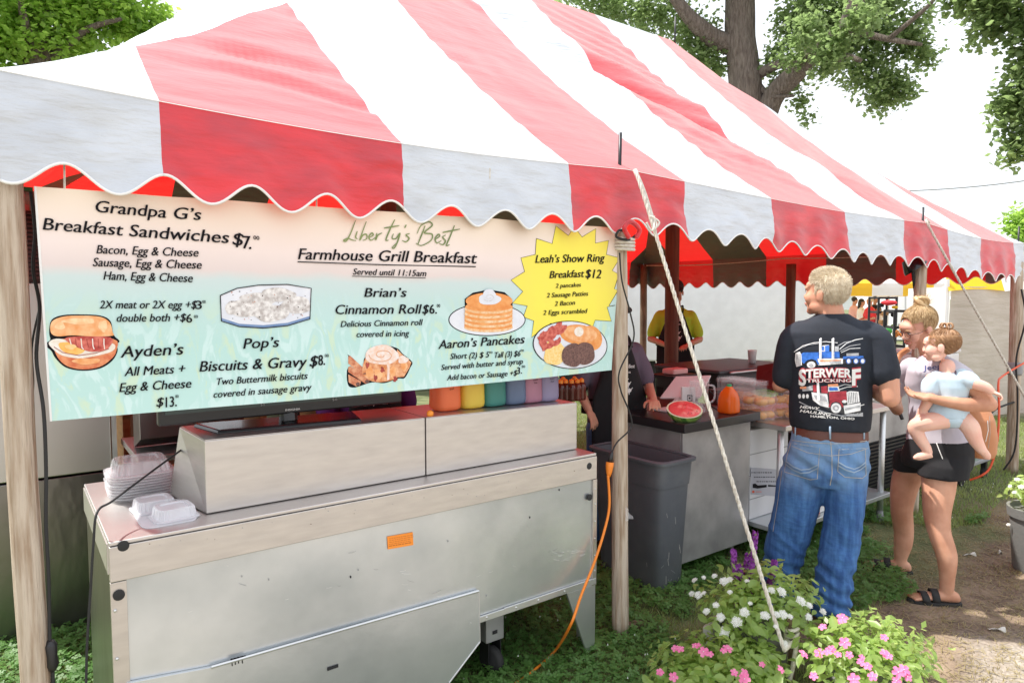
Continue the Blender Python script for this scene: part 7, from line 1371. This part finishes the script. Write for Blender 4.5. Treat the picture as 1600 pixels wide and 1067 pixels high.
# sandals
for h_, t_ in ((nh, ntoe), (fh, ft)):
    dv = (t_-h_); dv.z = 0; L_ = dv.length; dv /= L_; s_ = Vector((-dv.y, dv.x, 0)); P = []
    for k in range(28): a = 2*PI*k/28; P.append(Vector((h_.x, h_.y, 0))+dv*(L_*.5+L_*.54*math.cos(a))+s_*(.046+.006*math.cos(a))*math.copysign(abs(math.sin(a))**.8, math.sin(a)))
    mb = MB(); mb.loft([[p+Vector((0, 0, z)) for p in P] for z in (.001, .022)]); sd = mb.obj('sandal', 'black_rubber', wo, bev=.004)
    for u, w_, hh in ((.70, .046, .046), (.50, .042, .066)):
        mb = MB(); mb.grid(lambda a, v: Vector((h_.x, h_.y, 0))+dv*(L_*(u+(v-.5)*.15+.03*math.sin(a*PI)))+s_*w_*math.cos(a*PI)+Vector((0, 0, .018+hh*math.sin(a*PI)**.7 if 0 < a < 1 else .018)), 16, 2); o_ = mb.obj('strap', 'black_rubber', sd, True); m = o_.modifiers.new('s', 'SOLIDIFY'); m.thickness = .004
# ---- bag on her far hip
bg_t = thing('handbag', 'tan leather backpack purse with a zip behind the woman\u2019s hip', 'bag', f.J(1530, 700, .12)); b = MB(); b.loft([f.sec(1532, 714, .10, 20, .06), f.sec(1533, 706, .10, 25, .075), f.sec(1530, 680, .08, 29, .085), f.sec(1526, 655, .06, 29, .08), f.sec(1522, 640, .06, 26, .06), f.sec(1520, 632, .06, 20, .03)]); bo2 = body('bag_body', b, 'tan_leather', bg_t, .007, 5, wrinkle(.002, 12))
d = Decal(on_bvh(bvh(bo2)), 5, .001); d.line([(1543, 657), (1544, 672), (1540, 690)], 1.2, 'alu', 1); d.line([(1546, 650), (1547, 676), (1544, 700)], .7, 'stitch', 1); d.obj('zip', bg_t)
mb = MB(); P = smooth_path([f.J(1420, 545, .12), f.J(1406, 555, .14), f.J(1399, 572, .10), f.J(1396, 588, .12), f.J(1400, 612, .22)]); 
for i in range(len(P)-1): pass
mb.tube(P, .016, 8); mb.obj('shoulder_strap', 'tan_leather', bg_t, True)
# ---------------------------------------------------------------- baby
f2 = Fig((4.16, 1.72)); fd = -.22; ba = thing('person', 'baby in a pale blue outfit with a tiny ponytail, carried on the woman\u2019s arm', 'person', f2.J(1488, 660, fd))
f = f2; BR, BC = head_frame(f.J(1470, 541, fd), Matrix.Rotation(math.radians(82), 3, 'Z') @ f.u, .05, 0); kb = .80
b = MB(); head(b, BR, BC, kb, baby=1)
f.limb(b, [(1482, 588, fd, .040), (1480, 572, fd, .038)])
b.loft([f.sec(1487, 660, fd, 24, .06), f.sec(1490, 620, fd, 20, .055), f.sec(1484, 592, fd, 24, .055), f.sec(1482, 580, fd, 14, .04)])
f.limb(b, [(1456, 592, fd-.03, .033), (1452, 618, fd-.06, .031), (1447, 632, fd-.06, .026), (1440, 643, fd-.06, .021)]); f.limb(b, [(1508, 590, fd-.02, .033), (1524, 599, fd-.05, .030), (1540, 605, fd-.05, .026), (1548, 611, fd-.05, .020)])
hand(b, f.J(1440, 643, fd-.06), Vector((0, 0, -1))-f.r*.35, -f.r*.3+f.u, .52, .5, 1); hand(b, f.J(1549, 612, fd-.05), f.r+Vector((0, 0, -.35)), Vector((0, 0, -1)), .52, .95, 1)
f.limb(b, [(1475, 655, fd-.04, .050), (1448, 660, fd-.08, .047), (1430, 667, fd-.08, .038), (1437, 684, fd-.08, .032), (1446, 698, fd-.08, .026), (1450, 706, fd-.08, .022)]); f.limb(b, [(1504, 655, fd, .048), (1516, 668, fd-.03, .046), (1523, 685, fd-.03, .036), (1530, 697, fd-.02, .028), (1535, 704, fd-.02, .023)])
a_ = f.J(1456, 709, fd-.08); c_ = f.J(1428, 715, fd-.09)
def bfoot(heel, toe, w_=.022):
    heel, toe = Vector(heel), Vector(toe); d_ = (toe-heel); b.tube([heel, heel+d_*.35, heel+d_*.75, toe], [.020, .021, .020, .010], 12)
    s_ = d_.normalized().cross(Vector(f.u)).normalized()
    for q in range(5): b.ell(toe+f.u*(q-2)*.007+s_*.0, (.006,)*3, None, 8, 6)
bfoot(a_, c_); bfoot(f.J(1534, 702, fd-.02), f.J(1545, 716, fd+.02))
body('body', b, 'skin_baby', ba, .0045, 3); face_bits(ba, BR, BC, kb, brow='hair_gold', baby=1)
b = MB(); b.loft([f.sec(1478, 651, fd, 37, .085), f.sec(1480, 640, fd, 34, .085), f.sec(1486, 618, fd, 27, .075), f.sec(1486, 604, fd, 31, .078), f.sec(1484, 590, fd, 31, .072), f.sec(1483, 582, fd, 20, .05)]); f.limb(b, [(1464, 592, fd-.02, .042), (1454, 600, fd-.04, .041), (1452, 610, fd-.05, .040)]); f.limb(b, [(1502, 588, fd-.01, .040), (1512, 592, fd-.03, .040), (1518, 596, fd-.04, .038)])
bs_ = body('blue_top', b, 'baby_blue', ba, .0055, 5, lambda p, n: .003*(1-2*abs(noise.noise(Vector(((p.x-p.y)*16, p.z*9, 3))))))
d = Decal(on_bvh(bvh(bs_)), 5, .0012); d.line([(1493, 579), (1494, 586)], 1.6, 'black_matte', 1); d.ell(1493, 582, 1.8, 3.5, 'shirt_slate'); d.obj('back_button', bs_)
b = MB(); b.ell(f.J(1485, 655, fd), (.080, .080, .045)); b.loft([f.sec(1484, 645, fd, 26, .08), f.sec(1485, 655, fd, 27, .082), f.sec(1486, 665, fd, 21, .06)]); body('diaper_cover', b, 'baby_blue', ba, .0055, 5, wrinkle(.002, 22))
def bt_(p): return (p.z > .052 and p.y < .064) or (p.y < .02 and p.z > .015) or (p.y < -.02 and p.z > -.065)
cap = MB(); cap.ell(BR @ (Vector((0, -.020, .036))*kb)+BC, (.0795*kb, .098*kb, .088*kb), BR, 24, 16); me = remesh(cap, .005, 2); inv2 = BR.transposed()
bm = bmesh.new(); bm.from_mesh(me); bmesh.ops.delete(bm, geom=[v for v in bm.verts if not bt_(inv2 @ (v.co-BC)/kb)], context='VERTS'); bm.to_mesh(me); bm.free(); me.materials.append(M['hair_brown']); bh = put('hair', me, ba)
gb = hair_pts(BR, BC, 1, bt_)
def bsr(rs):
    p, n_ = gb(rs); q0 = Vector(p); down = p.z < .07; tgt = Vector((0, -.09, -.07)) if down else Vector((0, -.035, .13)); P = []
    for t_ in np.linspace(0, .55 if down else .8, 5):
        v = q0.lerp(tgt, t_); c0_ = Vector((0, -.020, .034)); dd_ = (v-c0_).normalized(); P.append(BR @ ((c0_+Vector((dd_.x*.081, dd_.y*.100, dd_.z*.090))*(1+rs.uniform(-.01, .02)))*kb)+BC)
    return P
strands('hair_strands', bh, 'hair_brown', None, bsr, 3600, wd=.0008, seed=6)
pc_ = BR @ (Vector((0, -.035, .125))*kb)+BC; mb = MB()
for k in range(7): a0 = k*.9; d_ = Vector((math.cos(a0), math.sin(a0), 0)); mb.tube(smooth_path([pc_, pc_+d_*.008+Vector((0, 0, .018)), pc_+d_*.024+Vector((0, 0, .020)), pc_+d_*.032+Vector((0, 0, .004)), pc_+d_*.022+Vector((0, 0, -.006))]), [.004]*32+[.002], 6) if 0 else mb.tube(smooth_path([pc_, pc_+d_*.008+Vector((0, 0, .018)), pc_+d_*.024+Vector((0, 0, .020)), pc_+d_*.032+Vector((0, 0, .004)), pc_+d_*.022+Vector((0, 0, -.006))], 6), .004, 6)
mb.obj('ponytail', 'hair_brown', bh, True); mb = MB(); mb.lathe([(.008, 0), (.011, .003), (.008, .006)], pc_, 12); mb.obj('hair_tie', 'white_plastic', bh, True)
# ---------------------------------------------------------------- generic standing figures
def standing(label, base, face, h, skin, top, bottom, hair, vox=.012, apron=None, capm=None, shorts=False, arms=((.25, .05), (.25, .05)), hide=None, long_hair=False, female=False):
    k = h/1.75; base = Vector(base); fc = Vector(face).normalized(); rt_ = Vector((fc.y, -fc.x, 0)); t = thing('person', label, 'person', base)
    P = lambda x, y, z: base+rt_*x*k+fc*y*k+Vector((0, 0, z*k))
    def ring(x, y, z, a, d_): return [P(x+a*math.cos(q), y+d_*math.sin(q), z) for q in [2*PI*i/18 for i in range(18)]]
    def tb(mb, pts): mb.tube(smooth_path([P(*p[:3]) for p in pts], 5), list(np.interp(np.linspace(0, len(pts)-1, (len(pts)-1)*5+1), range(len(pts)), [p[3]*k for p in pts])), 12); mb.ell(P(*pts[0][:3]), (pts[0][3]*k,)*3, None, 10, 6); mb.ell(P(*pts[-1][:3]), (pts[-1][3]*k,)*3, None, 10, 6)
    R, c = head_frame(P(0, .02, 1.63), fc, .15); b = MB(); head(b, R, c, k*.98); tb(b, [(0, 0, 1.40, .06), (0, 0, 1.56, .055)]); b.loft([ring(0, 0, .85, .15, .10), ring(0, 0, 1.1, .13, .09), ring(0, 0, 1.35, .16, .09), ring(0, 0, 1.43, .10, .06)])
    E = []
    for i, s_ in enumerate((-1, 1)):
        fw__, up_ = arms[i]; el = (s_*.26, .02, 1.12); wr_ = (s_*(.22-.1*(fw__ > .2)), fw__, 1.02+up_); tb(b, [(s_*.18, 0, 1.38, .045), el+(.040,), ]); tb(b, [el+(.040,), wr_+(.026,)]); hand(b, P(*wr_), P(*wr_)-P(*el), Vector((0, 0, -1)), k*.95, .4, s_)
        tb(b, [(s_*.09, 0, .88, .085), (s_*.10, .02, .48, .055), (s_*.10, -.01, .10, .036)]); hp, tp_ = P(s_*.10, -.06, 0), P(s_*.11, .19, 0); foot(b, hp, tp_, .01, k, False); E.append((el, wr_))
    body('body', b, skin, t, vox*.62, 2); face_bits(t, R, c, k*.98, brow='hair_dark') if vox < .02 else None
    b = MB(); b.loft([ring(0, 0, .88, .185, .125), ring(0, 0, 1.0, .175, .12), ring(0, 0, 1.2, .18, .125), ring(0, 0, 1.36, .20, .115), ring(0, 0, 1.43, .14, .09), ring(0, 0, 1.47, .07, .065)])
    for i, s_ in enumerate((-1, 1)): tb(b, [(s_*.16, 0, 1.37, .066), (s_*.22, .01, 1.24, .064), (s_*.24, .012, 1.18, .062)])
    body('shirt', b, top, t, vox, 3, wrinkle(.004, 8))
    b = MB(); b.loft([ring(0, 0, .98, .17, .115), ring(0, 0, .86, .185, .125), ring(0, 0, .78, .18, .11)])
    for s_ in (-1, 1): zz = .55 if shorts else .06; b.loft([ring(s_*.09, 0, .86, .098, .11), ring(s_*.098, .01, .55 if not shorts else .7, .080, .085), ring(s_*.10, 0, zz, .065 if not shorts else .09, .07 if not shorts else .09)])
    body('trousers', b, bottom, t, vox, 3, wrinkle(.004, 8))
    for s_ in (-1, 1): mb = MB(); mb.loft([[P(s_*.105+w_*math.cos(q), a, zc+hh*math.sin(q)) for q in [2*PI*i/12 for i in range(12)]] for a, w_, zc, hh in ((-.09, .02, .04, .035), (-.06, .04, .05, .048), (.06, .043, .045, .045), (.15, .045, .035, .033), (.20, .02, .025, .02))]); mb.obj('shoe', 'black_rubber', t, True)
    b = MB(); b.ell(R @ (Vector((0, -.026, .040))*k)+c, (.083*k, .096*k, .090*k), R, 16, 12)
    if long_hair: b.loft([[R @ Vector((a*math.cos(q)*k, (-.07+d_*math.sin(q))*k, z*k))+c for q in [2*PI*i/14 for i in range(14)]] for a, d_, z in ((.07, .05, .05), (.08, .05, -.05), (.07, .04, -.15), (.04, .03, -.22))])
    hm = remesh(b, .009, 2); bm = bmesh.new(); bm.from_mesh(hm); iv = R.transposed(); bmesh.ops.delete(bm, geom=[v for v in bm.verts if (lambda q: q.y > .055 and q.z < .07 or (q.y > .02 and q.z < .01))(iv @ (v.co-c)/k)], context='VERTS'); bm.to_mesh(hm); bm.free(); hm.materials.append(M[hair]); ho = put('hair', hm, t)
    if capm:
        mb = MB(); mb.ell(R @ (Vector((0, -.015, .055))*k)+c, (.088*k, .106*k, .088*k), R, 18, 12); mb.loft([[R @ Vector(((.070*math.cos(q))*k, (.10+.07*math.sin(q))*k, (.052-.02*math.sin(q)+z)*k))+c for q in [2*PI*i/16 for i in range(16)]] for z in (0, .006)]); mb.obj('cap', capm, t, True)
    if apron:
        mb = MB()
        def af(u, v):
            z = .45+.97*v; w_ = (.20 if z < 1.08 else .20-.13*(z-1.08)/.34*1.0); a = (u-.5)*2; d_ = .155*math.sqrt(max(0, 1-(a*.62)**2)); return P(a*w_, d_-.01+(.01*math.sin(z*14+a*5)), z)
        mb.grid(af, 14, 20); o_ = mb.obj('apron', apron, t, True); m = o_.modifiers.new('s', 'SOLIDIFY'); m.thickness = .004; m.offset = 1
        mb = MB(); mb.tube([P(.2*math.cos(q), .135*math.sin(q), 1.05) for q in np.linspace(0, 2*PI, 25)], .008, 6); mb.obj('waist_string', apron, t, True); mb = MB(); mb.tube(smooth_path([P(-.07, .14, 1.41), P(-.075, .06, 1.48), P(-.05, -.07, 1.47), P(.05, -.07, 1.47), P(.075, .06, 1.48), P(.07, .14, 1.41)]), .010, 6); mb.obj('apron_strap', apron, t, True)
        t['_ap'] = 1
    return t, P, fc, rt_
def apron_print(t, P, fc, k, words):
    ap = [c for c in t.children if c.name.startswith('apron') and 'strap' not in c.name][0]; tree_ = bvh(ap)
    def sf(px, py, h):
        o_ = P((50-px)*.004*-1, .6, 1.30-(py-50)*.004); hit = tree_.ray_cast(o_, -fc); return None if hit[0] is None else hit[0]+fc*(.005+h)
    d = Decal(sf, 6, .0008)
    def mir(t_, x0, y0, x1, y1, h): d.text(t_, x0, y0, x1, y1, h, 'print_white', 0, .01, 1)
    sg = -1
    mir(words[0], 66, 49, 34, 49, 6) if 0 else None
    return d, sf
cook, P_, fc_, rt2 = standing('woman cook in a slate grey t-shirt and black apron behind the menu banner\u2019s right end', Vector(rp(958, 560, 4.50).xy.to_3d()), (-.35, -.95, 0), 1.66, 'skin', 'shirt_slate', 'denim', 'hair_dark', .010, 'black_cloth', 'black_matte', arms=((.36, .06), (.10, -.03)), female=True)
def ap_art(P_, tobj, fc_, cx_, z0, sc, rt_):
    ap = [c for c in tobj.children if c.name.split('.')[0] == 'apron'][0]; tr_ = bvh(ap)
    def sf(px, py, h):      # px to the viewer's right
        o_ = P_(-(px)*.01*sc+cx_, .6, z0-py*.01*sc); hit = tr_.ray_cast(o_, -fc_); return None if hit[0] is None else hit[0]+fc_*(.0055+h)
    d = Decal(sf, 0, .0008); d.text("Liberty\u2019s Best", -7, 0, 7, 0, 2.6, 'print_white', .15, .01, 1); d.text("FARMHOUSE", -2, 3.5, 4, 3.5, 1.2, 'print_white', 0, .01, 1); 
    for i, (w_, h_) in enumerate(((2.0, 1.6), (3.4, 2.4), (4.4, 3.0))):       # stacked chicken, pig and cow shapes
        y = 8+sum((2.6, 4.4, 5.4)[:i]); d.ell(0, y, w_, h_*.62, 'print_white', lay=1); d.ell(-w_*.95, y-h_*.35, w_*.36, h_*.34, 'print_white', lay=1); d.line([(-w_*.6, y), (-w_*.6, y+h_*.95)], .7, 'print_white', 1); d.line([(w_*.6, y), (w_*.6, y+h_*.95)], .7, 'print_white', 1); d.line([(w_*.9, y-.3), (w_*1.2, y-h_*.6)], .5, 'print_white', 1)
    d.obj('apron_print', ap)
ap_art(P_, cook, fc_, -.02, 1.27, 1.0, rt2)
wk, P_, fc_, rt2 = standing('worker in a lime green t-shirt, black apron and dark cap behind the centre pole', Vector(rp(1054, 560, 8.1).xy.to_3d()), (-.72, -.69, 0), 1.84, 'skin', 'lime', 'denim', 'hair_dark', .012, 'black_cloth', 'black_matte')
ap_art(P_, wk, fc_, .0, 1.32, 1.2, rt2)
pp, P_, fc_, rt2 = standing('worker in a purple t-shirt and black apron behind the counter, head hidden by the banner', (1.50, 3.30, 0), (.0, -1, 0), 1.62, 'skin', 'purple', 'denim', 'hair_dark', .012, 'black_cloth', None, arms=((.30, .04), (.46, .10)), long_hair=True)
ap_art(P_, pp, fc_, .02, 1.20, 1.0, rt2)
def far_p(label, px, D_, face, h, **kw): p = rp(px, 560, D_); p.z = 0; return standing(label, p, face, h, 'skin', kw['top'], kw['bot'], kw['hair'], .03, long_hair=kw.get('lh', False))
far_p('woman in a red t-shirt with short blond hair in the distance, facing left', 1357, 22.5, (-.8, .5, 0), 1.66, top='red_shirt', bot='denim', hair='hair_blond')
far_p('dark haired woman in white left of the red shirted woman, far away', 1343, 23.5, (.5, -.6, 0), 1.62, top='print_white', bot='black_cloth', hair='hair_dark', lh=True)
far_p('child in a white t-shirt right of the red shirted woman, far away', 1371, 22.5, (-.8, .3, 0), 1.38, top='print_white', bot='denim', hair='wood_brown')
far_p('person in a pink shirt at the left of the distant group', 1332, 24.5, (.6, -.4, 0), 1.68, top='styrofoam_pink', bot='shirt_slate', hair='hair_dark')
far_p('person in a black shirt between the red and the white shirts, far back', 1364, 26, (-.3, -.8, 0), 1.7, top='black_cloth', bot='denim', hair='hair_dark')
far_p('woman in a white shirt with golden brown hair, far away by the beige tent', 1467, 15.5, (-.5, -.6, 0), 1.62, top='print_white', bot='denim', hair='hair_gold', lh=True)
